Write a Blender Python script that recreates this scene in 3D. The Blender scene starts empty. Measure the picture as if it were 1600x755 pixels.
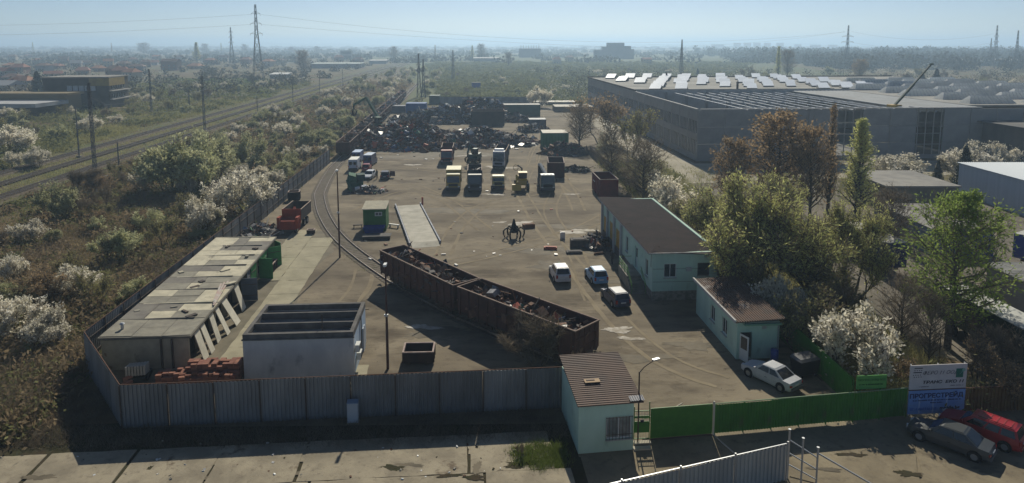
import bpy, math, random
import numpy as np
from math import sin, cos, pi, atan2, hypot, sqrt, radians as R
from mathutils import Vector, Matrix

S = bpy.context.scene
C = S.collection

# ---------------------------------------------------------------- camera
EYE, F, PP, HZ = 25.0, 1050.0, 195.0, 68.0          # eye height, focal px, principal row, horizon row (1600 x 755)
PITCH = math.atan((PP - HZ) / F)
cd = bpy.data.cameras.new('camera'); cam = bpy.data.objects.new('camera', cd); C.objects.link(cam)
cd.sensor_fit = 'HORIZONTAL'; cd.sensor_width = 36.0; cd.lens = 36.0 * F / 1600.0
cd.shift_y = -(377.5 - PP) / 1600.0
cd.clip_start = 0.5; cd.clip_end = 30000
cam.location = (0, 0, EYE); cam.rotation_euler = (pi / 2 - PITCH, 0, 0)
S.camera = cam

# ---------------------------------------------------------------- sky, sun, exposure
SUN_EL, SUN_AZ = R(36), R(4.5)                        # azimuth measured from +Y towards +X
w = bpy.data.worlds.new('World'); S.world = w; w.use_nodes = True
nt = w.node_tree; bg = nt.nodes['Background']
sk = nt.nodes.new('ShaderNodeTexSky'); sk.sky_type = 'NISHITA'; sk.sun_disc = False
sk.sun_elevation = SUN_EL; sk.sun_rotation = SUN_AZ
sk.altitude = 300; sk.air_density = 0.6; sk.dust_density = 0.3; sk.ozone_density = 2.2
nt.links.new(sk.outputs[0], bg.inputs[0]); bg.inputs[1].default_value = 0.061
sl = bpy.data.lights.new('sun', 'SUN'); so = bpy.data.objects.new('sun', sl); C.objects.link(so)
sl.energy = 4.1; sl.angle = R(0.5); sl.color = (1.0, 0.935, 0.78)
sd = Vector((sin(SUN_AZ) * cos(SUN_EL), cos(SUN_AZ) * cos(SUN_EL), sin(SUN_EL)))
so.rotation_euler = (-sd).to_track_quat('-Z', 'Y').to_euler(); so.location = (0, 0, 200)
S.view_settings.view_transform = 'Standard'; S.view_settings.look = 'None'
S.view_settings.exposure = 0.19; S.view_settings.gamma = 1.0
S.cycles.use_denoising = True
S.cycles.max_bounces = 6; S.cycles.diffuse_bounces = 3; S.cycles.transparent_max_bounces = 12
S.cycles.volume_bounces = 1

ORD = ('first','second','third','fourth','fifth','sixth','seventh','eighth','ninth','tenth','eleventh','twelfth','thirteenth','fourteenth','fifteenth','sixteenth','seventeenth','eighteenth','nineteenth','twentieth')
# ---------------------------------------------------------------- layout helpers
def G(px, py, z=0.0):
    """place on the level z that the photograph's pixel (1600 x 755) shows"""
    dx, dy = (px - 800) / F, -(py - PP) / F
    wx = dx; wy = cos(PITCH) + dy * sin(PITCH); wz = -sin(PITCH) + dy * cos(PITCH)
    t = (z - EYE) / wz
    return Vector((wx * t, wy * t, z))
def Q(x, y, z=0.0):
    """survey reading (offset, range) taken along the tilted view, brought to the level ground"""
    p = G(800 + x*F/y, HZ + EYE*F/y); p.z = z; return p
def L3(a, b, t): return a + (b - a) * t
AX = R(4.6)                                            # the site's grid is turned this much
UX, UY = Vector((cos(AX), sin(AX), 0)), Vector((-sin(AX), cos(AX), 0))

# ---------------------------------------------------------------- materials
MATS = {}
def mat(name, c, c2=None, scale=1.0, rough=0.85, metal=0.0, c3=None, s3=0.3, t3=0.55, w3=0.12, bump=0.0, bs=None,
        stretch=None, world=False, jitter=0.0, transl=0.0, spec=0.3, detail=5, lo=0.38, hi=0.62, fine=None):
    if name in MATS: return MATS[name]
    m = bpy.data.materials.new(name); m.use_nodes = True; MATS[name] = m
    N, K = m.node_tree.nodes, m.node_tree.links
    p = N['Principled BSDF']; p.inputs['Roughness'].default_value = rough; p.inputs['Metallic'].default_value = metal
    p.inputs['Specular IOR Level'].default_value = spec
    m.diffuse_color = (*c, 1)
    vec = None
    if c2 or c3 or bump or fine:
        if world: g = N.new('ShaderNodeNewGeometry'); vec = g.outputs['Position']
        else: g = N.new('ShaderNodeTexCoord'); vec = g.outputs['Object']
        if stretch:
            mp = N.new('ShaderNodeMapping'); mp.inputs['Scale'].default_value = stretch
            K.new(vec, mp.inputs[0]); vec = mp.outputs[0]
    def noise(sc, det=detail, rg=0.6):
        n = N.new('ShaderNodeTexNoise'); n.inputs['Scale'].default_value = sc; n.inputs['Detail'].default_value = det
        n.inputs['Roughness'].default_value = rg; K.new(vec, n.inputs['Vector']); return n.outputs[0]
    def ramp(x, a, b):
        r = N.new('ShaderNodeMapRange'); r.inputs[1].default_value = a; r.inputs[2].default_value = b
        K.new(x, r.inputs[0]); return r.outputs[0]
    def mix(f, a, b):
        x = N.new('ShaderNodeMix'); x.data_type = 'RGBA'
        if isinstance(f, float): x.inputs[0].default_value = f
        else: K.new(f, x.inputs[0])
        for s, q in ((6, a), (7, b)):
            if isinstance(q, tuple): x.inputs[s].default_value = (*q, 1)
            else: K.new(q, x.inputs[s])
        return x.outputs[2]
    col = c
    if c2: col = mix(ramp(noise(scale), lo, hi), c, c2)
    if c3: col = mix(ramp(noise(s3, 7, 0.65), t3, t3 + w3), col, c3)
    if fine:
        col = mix(ramp(noise(fine[0], 4, 0.7), *(fine[2:] or (0.35, 0.7))), col, fine[1])
    if jitter:
        oi = N.new('ShaderNodeObjectInfo'); hs = N.new('ShaderNodeHueSaturation')
        r1 = N.new('ShaderNodeMapRange'); r1.inputs[3].default_value = 1 - jitter; r1.inputs[4].default_value = 1 + jitter
        K.new(oi.outputs['Random'], r1.inputs[0]); K.new(r1.outputs[0], hs.inputs['Value'])
        if isinstance(col, tuple): hs.inputs['Color'].default_value = (*col, 1)
        else: K.new(col, hs.inputs['Color'])
        col = hs.outputs[0]
    if isinstance(col, tuple): p.inputs['Base Color'].default_value = (*col, 1)
    else: K.new(col, p.inputs['Base Color'])
    if bump:
        b = N.new('ShaderNodeBump'); b.inputs['Strength'].default_value = bump; b.inputs['Distance'].default_value = 0.05
        K.new(noise(bs or scale * 6, 4), b.inputs['Height']); K.new(b.outputs[0], p.inputs['Normal'])
    if transl:
        t = N.new('ShaderNodeBsdfTranslucent'); ms = N.new('ShaderNodeMixShader'); ms.inputs[0].default_value = transl
        if isinstance(col, tuple): t.inputs[0].default_value = (*col, 1)
        else: K.new(col, t.inputs[0])
        K.new(p.outputs[0], ms.inputs[1]); K.new(t.outputs[0], ms.inputs[2])
        K.new(ms.outputs[0], N['Material Output'].inputs[0])
    return m
def glass(name='window_glass', c=(0.02, 0.03, 0.04)):
    return mat(name, c, rough=0.08, spec=0.6)

# ---------------------------------------------------------------- mesh building
BOXF = ((0,3,2,1),(4,5,6,7),(0,1,5,4),(1,2,6,5),(2,3,7,6),(3,0,4,7))
class MB:
    def __init__(s): s.v = []; s.f = []; s.mi = []; s.cur = 0; s.T = None
    def add(s, vs, fs):
        o = len(s.v)
        if s.T is not None: vs = [s.T @ Vector(p) for p in vs]
        s.v += [tuple(p) for p in vs]
        for f in fs: s.f.append(tuple(i + o for i in f)); s.mi.append(s.cur)
        return s
    def box(s, x, y, z, sx, sy, sz, rz=0.0, M=None):
        """centre x, y; z is the underside"""
        hx, hy = sx / 2, sy / 2; c_, s_ = cos(rz), sin(rz)
        P = [(-hx,-hy),(hx,-hy),(hx,hy),(-hx,hy)]
        vs = [(x + a*c_ - b*s_, y + a*s_ + b*c_, z) for a, b in P] + [(x + a*c_ - b*s_, y + a*s_ + b*c_, z + sz) for a, b in P]
        if M is not None: vs = [M @ Vector(p) for p in vs]
        return s.add(vs, BOXF)
    def cbox(s, c, size, M):
        """box centred on c, turned by the matrix M"""
        a, b, d = (q / 2 for q in size)
        P = [(-a,-b,-d),(a,-b,-d),(a,b,-d),(-a,b,-d),(-a,-b,d),(a,-b,d),(a,b,d),(-a,b,d)]
        return s.add([Vector(c) + M @ Vector(p) for p in P], BOXF)
    def bar(s, p0, p1, wd, ht=None):
        p0, p1 = Vector(p0), Vector(p1); ht = ht or wd
        d = (p1 - p0)
        if d.length < 1e-6: return s
        q = d.to_track_quat('Y', 'Z').to_matrix()
        return s.cbox((p0 + p1) / 2, (wd, d.length, ht), q)
    def tube(s, p0, p1, r0, r1=None, n=6, cap=True):
        p0, p1 = Vector(p0), Vector(p1); r1 = r0 if r1 is None else r1
        q = (p1 - p0).to_track_quat('Z', 'Y').to_matrix()
        A = [2*pi*i/n for i in range(n)]
        vs = [p0 + q @ Vector((r0*cos(a), r0*sin(a), 0)) for a in A] + [p1 + q @ Vector((r1*cos(a), r1*sin(a), 0)) for a in A]
        fs = [(i, (i+1) % n, n + (i+1) % n, n + i) for i in range(n)]
        if cap: fs += [tuple(range(n))[::-1], tuple(range(n, 2*n))]
        return s.add(vs, fs)
    def path(s, pts, r, n=5):
        for a, b in zip(pts[:-1], pts[1:]): s.tube(a, b, r, r, n, True)
        return s
    def quad(s, a, b, c, d): return s.add([a, b, c, d], [(0,1,2,3)])
    def prism(s, poly, z0, z1):
        n = len(poly)
        vs = [(p[0], p[1], z0) for p in poly] + [(p[0], p[1], z1) for p in poly]
        return s.add(vs, [tuple(range(n))[::-1], tuple(range(n, 2*n))] + [(i, (i+1) % n, n + (i+1) % n, n + i) for i in range(n)])
    def hull(s, bot, top):
        """bottom and top polygons of equal count, joined by sides"""
        n = len(bot)
        return s.add(list(bot) + list(top), [tuple(range(n))[::-1], tuple(range(n, 2*n))] + [(i, (i+1) % n, n + (i+1) % n, n + i) for i in range(n)])
    def mesh(s, name, mats, smooth=False):
        me = bpy.data.meshes.new(name); me.from_pydata(s.v, [], s.f)
        if not isinstance(mats, (list, tuple)): mats = [mats]
        for m in mats: me.materials.append(m)
        if len(mats) > 1: me.polygons.foreach_set('material_index', s.mi)
        if smooth: me.polygons.foreach_set('use_smooth', [True] * len(me.polygons))
        me.update(); return me
    def build(s, name, mats, parent=None, smooth=False, loc=None, rz=0.0):
        o = bpy.data.objects.new(name, s.mesh(name, mats, smooth)); C.objects.link(o)
        if parent: o.parent = parent
        if loc is not None: o.location = loc
        o.rotation_euler.z = rz
        return o
def tag(o, label=None, cat=None, group=None, kind=None):
    if label: o['label'] = label
    if cat: o['category'] = cat
    if group: o['group'] = group
    if kind: o['kind'] = kind
    return o
def thing(name, label, cat, loc=(0,0,0), rz=0.0, group=None):
    o = bpy.data.objects.new(name, None); C.objects.link(o); o.empty_display_size = 0.3
    o.location = loc; o.rotation_euler.z = rz
    return tag(o, label, cat, group)
def inst(name, me, parent=None, loc=(0,0,0), rot=(0,0,0), scale=None):
    o = bpy.data.objects.new(name, me); C.objects.link(o)
    if parent: o.parent = parent
    o.location = loc; o.rotation_euler = rot
    if scale: o.scale = scale if isinstance(scale, (tuple, list)) else (scale,)*3
    return o
def struct(o): o['kind'] = 'structure'; return o
KIDS = {}
def copy_tree(o, parent=None):
    c = o.copy(); C.objects.link(c); c.parent = parent
    for ch in o.children: copy_tree(ch, c)
    return c
def quick(pts, faces, name, m, smooth=False):
    """numpy arrays straight into a mesh: pts (n,3), faces (k,q)"""
    me = bpy.data.meshes.new(name)
    pts = np.asarray(pts, dtype=np.float32); faces = np.asarray(faces, dtype=np.int32); k, q = faces.shape
    me.vertices.add(len(pts)); me.vertices.foreach_set('co', pts.ravel())
    me.loops.add(k*q); me.loops.foreach_set('vertex_index', faces.ravel())
    me.polygons.add(k); me.polygons.foreach_set('loop_start', np.arange(0, k*q, q, dtype=np.int32))
    for x in (m if isinstance(m, (list, tuple)) else [m]): me.materials.append(x)
    me.update(calc_edges=True); return me
# ================================================================ THE SETTING
rnd = random.Random(7)
M_ground = mat('scrub_earth', (0.17,0.12,0.07), (0.10,0.115,0.04), scale=0.035, world=True, c3=(0.22,0.165,0.10), s3=0.09, t3=0.52, w3=0.16, bump=0.9, bs=1.6, rough=0.95, spec=0.1, fine=(0.9,(0.095,0.07,0.042)))
M_field = mat('green_field', (0.13,0.15,0.06), (0.15,0.14,0.07), scale=0.05, world=True, c3=(0.12,0.09,0.05), s3=0.05, t3=0.60, bump=0.8, bs=0.8, rough=0.95, spec=0.1, fine=(0.35,(0.08,0.095,0.04)))
M_yard = mat('yard_dirt', (0.25,0.208,0.145), (0.14,0.114,0.08), scale=0.13, world=True, c3=(0.095,0.075,0.052), s3=0.2, t3=0.51, w3=0.14, bump=0.6, bs=2.2, rough=0.92, spec=0.15, fine=(1.1,(0.115,0.092,0.064),0.52,0.72), stretch=(.55,1.1,1), detail=8)
M_forecourt = mat('forecourt_dirt', (0.27,0.225,0.15), (0.17,0.14,0.095), scale=0.22, world=True, c3=(0.10,0.08,0.055), s3=0.25, t3=0.60, w3=0.1, bump=0.5, bs=3, rough=0.92, spec=0.15, fine=(1.6,(0.13,0.105,0.073),0.53,0.75))
M_slab = mat('old_concrete', (0.33,0.285,0.205), (0.215,0.185,0.135), scale=0.45, world=True, c3=(0.12,0.09,0.06), s3=0.33, t3=0.61, w3=0.06, bump=0.35, bs=5, rough=0.9, spec=0.2, jitter=0.06, fine=(3.0,(0.16,0.13,0.095),0.55,0.75))
M_slab2 = mat('pale_concrete', (0.35,0.315,0.22), (0.27,0.245,0.17), scale=0.5, world=True, c3=(0.15,0.125,0.09), s3=0.4, t3=0.63, w3=0.08, bump=0.3, bs=4, rough=0.9, spec=0.2, jitter=0.07)
M_soil = mat('verge_soil', (0.055,0.042,0.026), (0.038,0.04,0.018), scale=0.6, world=True, bump=0.9, bs=3, rough=0.95, spec=0.1)
M_road = mat('pale_gravel_road', (0.40,0.36,0.28), (0.30,0.27,0.21), scale=0.15, world=True, bump=0.3, rough=0.95, spec=0.15)
M_pave = mat('asphalt_lot', (0.19,0.165,0.13), (0.13,0.115,0.09), scale=0.2, world=True, bump=0.3, rough=0.92, spec=0.15)
M_ballast = mat('ballast', (0.17,0.14,0.105), (0.10,0.082,0.062), scale=1.6, world=True, bump=0.9, bs=7, rough=0.95, spec=0.1, c3=(0.075,0.075,0.03), s3=0.09, t3=0.56)
M_rail = mat('rail_steel', (0.20,0.15,0.12), (0.30,0.26,0.23), scale=2, rough=0.38, metal=0.7)
M_sleeper = mat('sleeper', (0.15,0.13,0.105), (0.10,0.085,0.065), scale=1.5, world=True)

def sheet(name, pts, z, m, label=None):
    b = MB(); b.add([(p[0], p[1], 0) for p in pts], [tuple(range(len(pts)))])
    o = b.build(name, m); o.location.z = z; struct(o); return o
def poly_in(p, poly):
    x, y = p[0], p[1]; c = False; n = len(poly)
    for i in range(n):
        (x1, y1), (x2, y2) = poly[i][:2], poly[i-1][:2]
        if (y1 > y) != (y2 > y) and x < (x2-x1)*(y-y1)/(y2-y1)+x1: c = not c
    return c

# the earth: one sheet to the horizon, gently uneven outside the yard
def earth():
    xs = sorted(set([-6000,-3500,-2000,-1200,-700] + list(range(-420,-44,6)) + list(range(-44,60,26)) + list(range(60,430,12)) + [700,1200,2000,3500,6000]))
    ys = sorted(set([-250,0] + list(range(20,420,6)) + [450,500,600,800,1200,2000,3500,5500,8000]))
    r = random.Random(3); V = []; ix = {}
    for j, y in enumerate(ys):
        for i, x in enumerate(xs):
            edge = -26 - 0.085*(y-43) - (y < 52)*0
            d = min(1, max(0, (edge - 16 - x)/8)) if y < 420 else 0
            d *= min(1, max(0, (y-30)/15))
            z = d*(0.35*sin(x*0.11+y*0.05) + 0.3*sin(y*0.13-x*0.04) + r.uniform(-.25,.25)) - 0.03*d
            if -112 < x+0.07*y-0.07*110 < -70: z = min(z, -0.05)
            V.append((x, y, z))
    n = len(xs)
    Fc = [(j*n+i, j*n+i+1, (j+1)*n+i+1, (j+1)*n+i) for j in range(len(ys)-1) for i in range(n-1)]
    me = quick(V, Fc, 'ground', M_ground); me.polygons.foreach_set('use_smooth', [True]*len(me.polygons))
    o = inst('ground', me); struct(o); tag(o, 'brown and green scrubland ground reaching to the horizon')
earth()
GA = G(192,669); GB = G(888,637)                        # ends of the front fence
def site(u, v, z=0): return GA + UX*u + UY*v + Vector((0,0,z))
far_left = Vector((-47,300,0))
YARD = [GA, Q(-32.7,51.7), Q(-38,140), Vector((-47,262,0)), Vector((30,268,0)), Vector((27,200,0)), Q(18.6,152), Q(21.2,110), G(1343,658)]
sheet('yard_ground', YARD, 0.03, M_yard)
field = [(-44,275),(-62,430),(-150,900),(330,900),(260,420),(120,300),(30,280)]
sheet('field', field, 0.02, M_field)
sheet('far_field', [(-260,960),(-300,1600),(900,1600),(700,900),(360,905)], 0.02, M_field)
# ground in front of the fence
sheet('verge', [site(-7,0.6), site(-7,-8), site(30.2,-8), site(30.2,0.6)], 0.015, M_soil)
fc = sheet('forecourt', [site(29.2,-16), site(29.2,2.5), site(33,3.3), site(51.5,2), site(80,1), site(80,-16)], 0.022, M_forecourt)
pave = sheet('pavement', [site(-9,-5.5), site(-9,-19), site(29.3,-19), site(29.3,-5.5)], 0.025, M_soil)
# concrete slabs of the pavement outside the front fence, each its own piece
def slab_mesh(sx, sy, th, seed, rough_edge=0.05):
    r = random.Random(seed); b = MB(); P = []
    for (x0,y0,x1,y1) in ((0,0,sx,0),(sx,0,sx,sy),(sx,sy,0,sy),(0,sy,0,0)):
        for k in range(5):
            t = k/5; P.append((x0+(x1-x0)*t + r.uniform(-1,1)*rough_edge*(k>0), y0+(y1-y0)*t + r.uniform(-1,1)*rough_edge*(k>0)))
    b.prism(P, -0.1, th); return b.mesh('slab', M_slab)
variants = [slab_mesh(5.0,3.9,0.03,i) for i in range(4)]
k = 0
u0s = [-8.2,-2.9,2.3,7.4,12.6,17.4,22.6]
for row, v0 in enumerate((-6.55,-10.5,-14.45,-18.4)):
    for i, u in enumerate(u0s):
        p = site(u + (0.9 if row % 2 else 0), v0)
        inst('slab', variants[(k*7+row) % 4], pave, (p.x, p.y, 0.015 + 0.012*rnd.random()), (rnd.uniform(-.004,.004), rnd.uniform(-.004,.004), AX + rnd.uniform(-.006,.006))); k += 1
# upper, partly buried slabs in the fence's shade
v2 = [slab_mesh(5.0,1.9,0.03,i+10,0.22) for i in range(3)]
for i, u in enumerate((5.0,10.1,17.3,22.5)):
    p = site(u, -4.7); inst('slab', v2[i % 3], pave, (p.x, p.y, 0.004), (0,0,AX+rnd.uniform(-.01,.01)))
# slabs of the forecourt by the gate
v3 = []
for i in range(3):
    b = slab_mesh(6.74,6.74,0.02,i+20,0.05); b.materials.clear(); b.materials.append(M_forecourt); v3.append(b)
for a in range(5):
    for c_ in range(3):
        p = G(1120,735) + Matrix.Rotation(R(-26),3,'Z') @ Vector((a*6.9-3, -c_*6.9+1.2, 0))
        q = p - GA
        if q.dot(UX) < 38.5 or q.dot(UX) > 74 or p.y > 42: continue
        inst('slab', v3[(a+c_) % 3], fc, (p.x, p.y, 0.02+0.004*((a+c_) % 2)), (0,0,R(-26)))
# pale slabs between garages and siding
apron_poly = [G(x,y)[:2] for x, y in ((296,604),(425,392),(448,362),(505,362),(522,392),(478,432),(462,478),(440,520),(560,560),(560,604))]
apron = sheet('concrete_apron', apron_poly, 0.034, mat('apron_base', (0.16,0.135,0.09), (0.11,0.095,0.06), scale=0.6, world=True))
v4 = []
for i in range(4):
    b = slab_mesh(2.96,3.9,0.02,i+40,0.05); b.materials.clear(); b.materials.append(M_slab2); v4.append(b)
for a in range(0,14):
    for c_ in range(0,12):
        p = site(a*3.0-3, c_*3.95+3.5); q = p + UX*1.5 + UY*2
        if poly_in(q, apron_poly) and poly_in(p+UY*1.0+UX*.4, apron_poly):
            inst('slab', v4[(a*3+c_) % 4], apron, (p.x, p.y, 0.03+0.008*rnd.random()), (0,0,AX))
# dirt patches, dried puddles and oil stains of the yard (their own shapes on the ground)
def blotch(px, py, rx, ry, m, seed, z, name='stain', parent=None):
    r = random.Random(seed); c = G(px, py); b = MB(); n = 44
    ph = [r.uniform(0,6.28) for _ in range(3)]
    P = []
    for i in range(n):
        a = 2*pi*i/n; q = 1 + 0.28*sin(2*a+ph[0]) + 0.2*sin(3*a+ph[1]) + 0.12*sin(5*a+ph[2])
        q *= r.uniform(.72,1.18); P.append((c.x + rx*q*cos(a), c.y + ry*q*sin(a), 0))
    b.add(P, [tuple(range(n))]); o = b.build(name, m); o.location.z = z; struct(o); return o
M_lime = mat('dried_puddle', (0.50,0.46,0.40), (0.30,0.26,0.20), scale=1.2, world=True, lo=.4, hi=.6)
M_oil = mat('oily_dirt', (0.095,0.078,0.052), (0.17,0.14,0.094), scale=0.5, world=True, lo=.35, hi=.65)
for i, (x, y, rx, ry) in enumerate(((815,350,1.7,1.0),(780,348,.8,.5),(900,362,2.4,1.0),(735,244,3.0,.9),(645,258,1.6,.9),(770,304,2.2,.6),(965,516,1.5,.5),(985,530,1.0,.4),(892,304,1.2,.5),(783,262,3.0,1.6),(712,430,.8,.4),(660,512,1.6,.5))):
    blotch(x, y, rx, ry, M_lime, i, 0.054+.0008*i, 'dried_puddle')
for i, (x, y, rx, ry) in enumerate(((870,354,4.5,1.2),(905,392,3.0,1.3),(836,392,3.5,1.1),(640,245,9,4),(720,240,8,4),(610,232,8,3),(860,415,2.5,1.2),(700,330,6,2.0),(760,330,4,1.2),(690,520,2.5,1.1),(945,440,2.2,.9),(648,345,.9,1.8),(520,500,2.2,.7),(1080,540,2.2,.7),(1000,560,3,.6))):
    blotch(x, y, rx, ry, M_oil, 40+i, 0.0375+.0005*i, 'oil_stain')
for i, (x, y, rx, ry) in enumerate(((150,744,.7,.2),(240,735,.4,.3),(330,750,.7,.2),(400,728,.5,.15),(470,742,.6,.2),(535,738,.5,.3),(585,728,.5,.2),(612,733,.8,.3),(640,728,.7,.2),(700,745,.6,.2),(745,733,.3,.5),(740,748,.7,.2),(780,740,.4,.2),(810,728,.8,.35),(60,748,.8,.3),(868,748,.6,.6),(1290,735,.9,.2),(1420,742,.8,.25),(1540,735,.9,.3),(1330,712,.8,.2))):
    blotch(x, y, rx, ry, M_soil if i % 2 else M_oil, 140+i, 0.074+.0006*i, 'dirt_patch')
# lane beside the hall, lots on the right
C0 = G(1088,252); HU, HV = Vector((cos(AX*.87), sin(AX*.87), 0)), Vector((-sin(AX*.87), cos(AX*.87), 0))
def hall(u, v, z=0): return C0 + HU*u + HV*v + Vector((0,0,z))
sheet('lane', [hall(-16,-24), hall(-3,-22), hall(60,-17), hall(160,-10), hall(160,-3), hall(-1.5,-3), hall(-2.5,140), hall(-9,140), hall(-11,10)], 0.04, M_road)
sheet('lot', [(26,58),(27,118),(60,121),(200,128),(200,36),(40,47)], 0.02, M_pave)

# ---------------------------------------------------------------- railway
def smooth_path(P, step=1.5):
    P = [Vector((p[0], p[1], 0)) for p in P]; out = []
    for i in range(len(P)-1):
        a = P[max(0,i-1)]; b = P[i]; c = P[i+1]; d = P[min(len(P)-1,i+2)]
        n = max(1, int((c-b).length/step))
        for k in range(n):
            t = k/n
            out.append(0.5*((2*b) + (c-a)*t + (2*a-5*b+4*c-d)*t*t + (3*b-a-3*c+d)*t**3))
    out.append(P[-1]); return out
def offset(path, d):
    out = []
    for i, p in enumerate(path):
        q = path[min(i+1,len(path)-1)] - path[max(i-1,0)]; q.normalize()
        out.append(p + Vector((-q.y, q.x, 0))*d)
    return out
def strip(b, path, profile):
    """sweep a closed profile of (sideways, z) along a path"""
    rows = [offset(path, s) for s, z in profile]; n = len(profile); m = len(path)
    V = [(rows[k][i].x, rows[k][i].y, profile[k][1]) for i in range(m) for k in range(n)]
    Fc = [(i*n+k, i*n+(k+1) % n, (i+1)*n+(k+1) % n, (i+1)*n+k) for i in range(m-1) for k in range(n)]
    b.add(V, Fc)
def railway(name, path, zb, label, bed=1.7, sleepers=True, sl_step=0.65, flush=False):
    t = thing(name, label, 'railway track'); t['kind'] = 'structure'; del t['category']
    b = MB(); strip(b, path, [(-bed,0.0),(-bed+.35,zb),(bed-.35,zb),(bed,0.0)][::-1]); b.build('ballast_bed', M_ballast, t)
    zr = zb + (0.03 if flush else 0.1)
    for s in (-1,1):
        b = MB(); strip(b, path, [(s*.76-.05,zr-.06),(s*.76+.05,zr-.06),(s*.76+.035,zr+.13),(s*.76-.035,zr+.13)]); b.build('rail', M_rail, t)
    if sleepers:
        b = MB(); acc = 0
        for p, q in zip(path[:-1], path[1:]):
            d = q-p; l = d.length; a = atan2(d.y, d.x)
            while acc < l:
                c = p + d*(acc/l); b.box(c.x, c.y, zb-.1, 0.24, 2.5, 0.17 if not flush else .12, a); acc += sl_step
            acc -= l
        o = b.build('sleepers', M_sleeper, t); o['kind'] = 'stuff'
    return t
ZR = 3.56                                             # wagon rim above the ground
def corners(a, b, c, d):
    a, b, c, d = (G(*q, ZR) for q in (a, b, c, d)); p, q = (a+b)/2, (c+d)/2; p.z = q.z = 0; return p, q
W1 = corners((597,393),(635,383),(700,442),(748,433)); W2 = corners((715,448),(760,436.6),(889,515),(936,498))
SIDING = smooth_path([W2[1]+(W2[1]-W2[0])*.22, W2[1], W2[0], W1[1], W1[0]] + [G(*q) for q in ((537,380),(508,341),(499.5,312),(501,299),(516,271))] + [(-37.0,145),(-43.4,225),(-49.6,303),(-59,420)], 1.5)
railway('siding_track', SIDING, 0.06, 'curved siding track through the scrap yard under the wagons', bed=1.5, flush=True)
def line_pts(x0, y0, x1, y1): return [Vector((x0+(x1-x0)*t/60, y0+(y1-y0)*t/60, 0)) for t in range(61)]
tr = []
for nm, (x, y), lab in (('near', (-82.6,108.5), 'near main line track across the scrubland at left'), ('middle', (-90.5,118), 'overgrown middle track between the two main lines'), ('far', (-97.6,127), 'far main line track beside the white blossoming shrubs')):
    s = -0.0635
    yA, yB = 60, 1400
    railway('railway_track', line_pts(x+s*(yA-y), yA, x+s*(yB-y), yB), 0.42 if nm != 'middle' else 0.3, lab, bed=1.75 if nm != 'middle' else 1.3, sl_step=0.7)
sheet('rail_corridor', [(-76.5,60),(-76.5-.0635*1340,1400),(-103-.0635*1340,1400),(-100.5,60)], 0.12, mat('corridor_gravel', (0.13,0.105,0.065), (0.095,0.105,0.04), scale=0.12, world=True, bump=.6, bs=3, rough=.95, spec=.1))

M_rut = mat('tyre_rut', (0.195,0.158,0.107), (0.25,0.206,0.139), scale=.35, world=True, rough=.95, spec=.1)
M_rut2 = mat('pale_tyre_mark', (0.27,0.224,0.152), (0.205,0.167,0.113), scale=.35, world=True, rough=.95, spec=.1)
tq = random.Random(8); zt = .0452
for k, P in enumerate((((1130,600),(1010,545),(900,420),(830,330),(800,270)),((1160,600),(1060,560),(960,470),(880,360),(840,300)),((690,400),(720,350),(760,320),(850,300)),((640,420),(760,400),(900,360),(960,330)),((560,330),(640,300),(740,320),(900,320)),((620,262),(720,268),(830,258),(900,300)),((830,262),(845,225),(850,200),(845,180)),((810,300),(830,255),(838,215),(830,185)),((580,300),(640,290),(690,310),(760,360)),((870,470),(850,400),(800,380),(700,330)),((930,470),(900,400),(860,330),(870,300)),((470,560),(520,500),(560,450),(570,420)),((1060,600),(1000,580),(960,540),(950,500)),((700,262),(760,275),(860,262),(905,330)))):
    if k in (1,9,12): continue
    pts = smooth_path([G(*q) for q in P], 1.2)
    for j in range(len(pts)): pts[j] = pts[j]+Vector((sin(j*.31+k)*.12, cos(j*.23+k)*.12, 0))
    for s_ in (-.95,.95):
        b = MB(); w_ = tq.uniform(.14,.26); L_, R_ = offset(pts, s_-w_), offset(pts, s_+w_)
        V = []
        for j in range(len(pts)): f_ = tq.uniform(.6,1.25); c_ = (L_[j]+R_[j])/2; V += [c_+(L_[j]-c_)*f_, c_+(R_[j]-c_)*tq.uniform(.6,1.25)]
        b.add([(v.x,v.y,0) for v in V], [(2*j,2*j+1,2*j+3,2*j+2) for j in range(len(pts)-1)]); o = b.build('tyre_track', M_rut if k % 3 else M_rut2); o.location.z = zt; zt += .00025; struct(o)
# ---------------------------------------------------------------- haze
def haze():
    b = MB(); b.box(0, 4000, -2, 12600, 8800, 72)
    m = bpy.data.materials.new('haze_air'); m.use_nodes = True; N = m.node_tree.nodes; K = m.node_tree.links
    N.remove(N['Principled BSDF'])
    v = N.new('ShaderNodeVolumePrincipled'); v.inputs['Color'].default_value = (0.56,0.77,1.0,1)
    v.inputs['Density'].default_value = HAZE; v.inputs['Anisotropy'].default_value = 0.42
    K.new(v.outputs[0], N['Material Output'].inputs['Volume'])
    o = b.build('haze', m); o['kind'] = 'stuff'; o['label'] = 'pale blue haze over the plain'
HAZE = 0.00046
haze()
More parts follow.
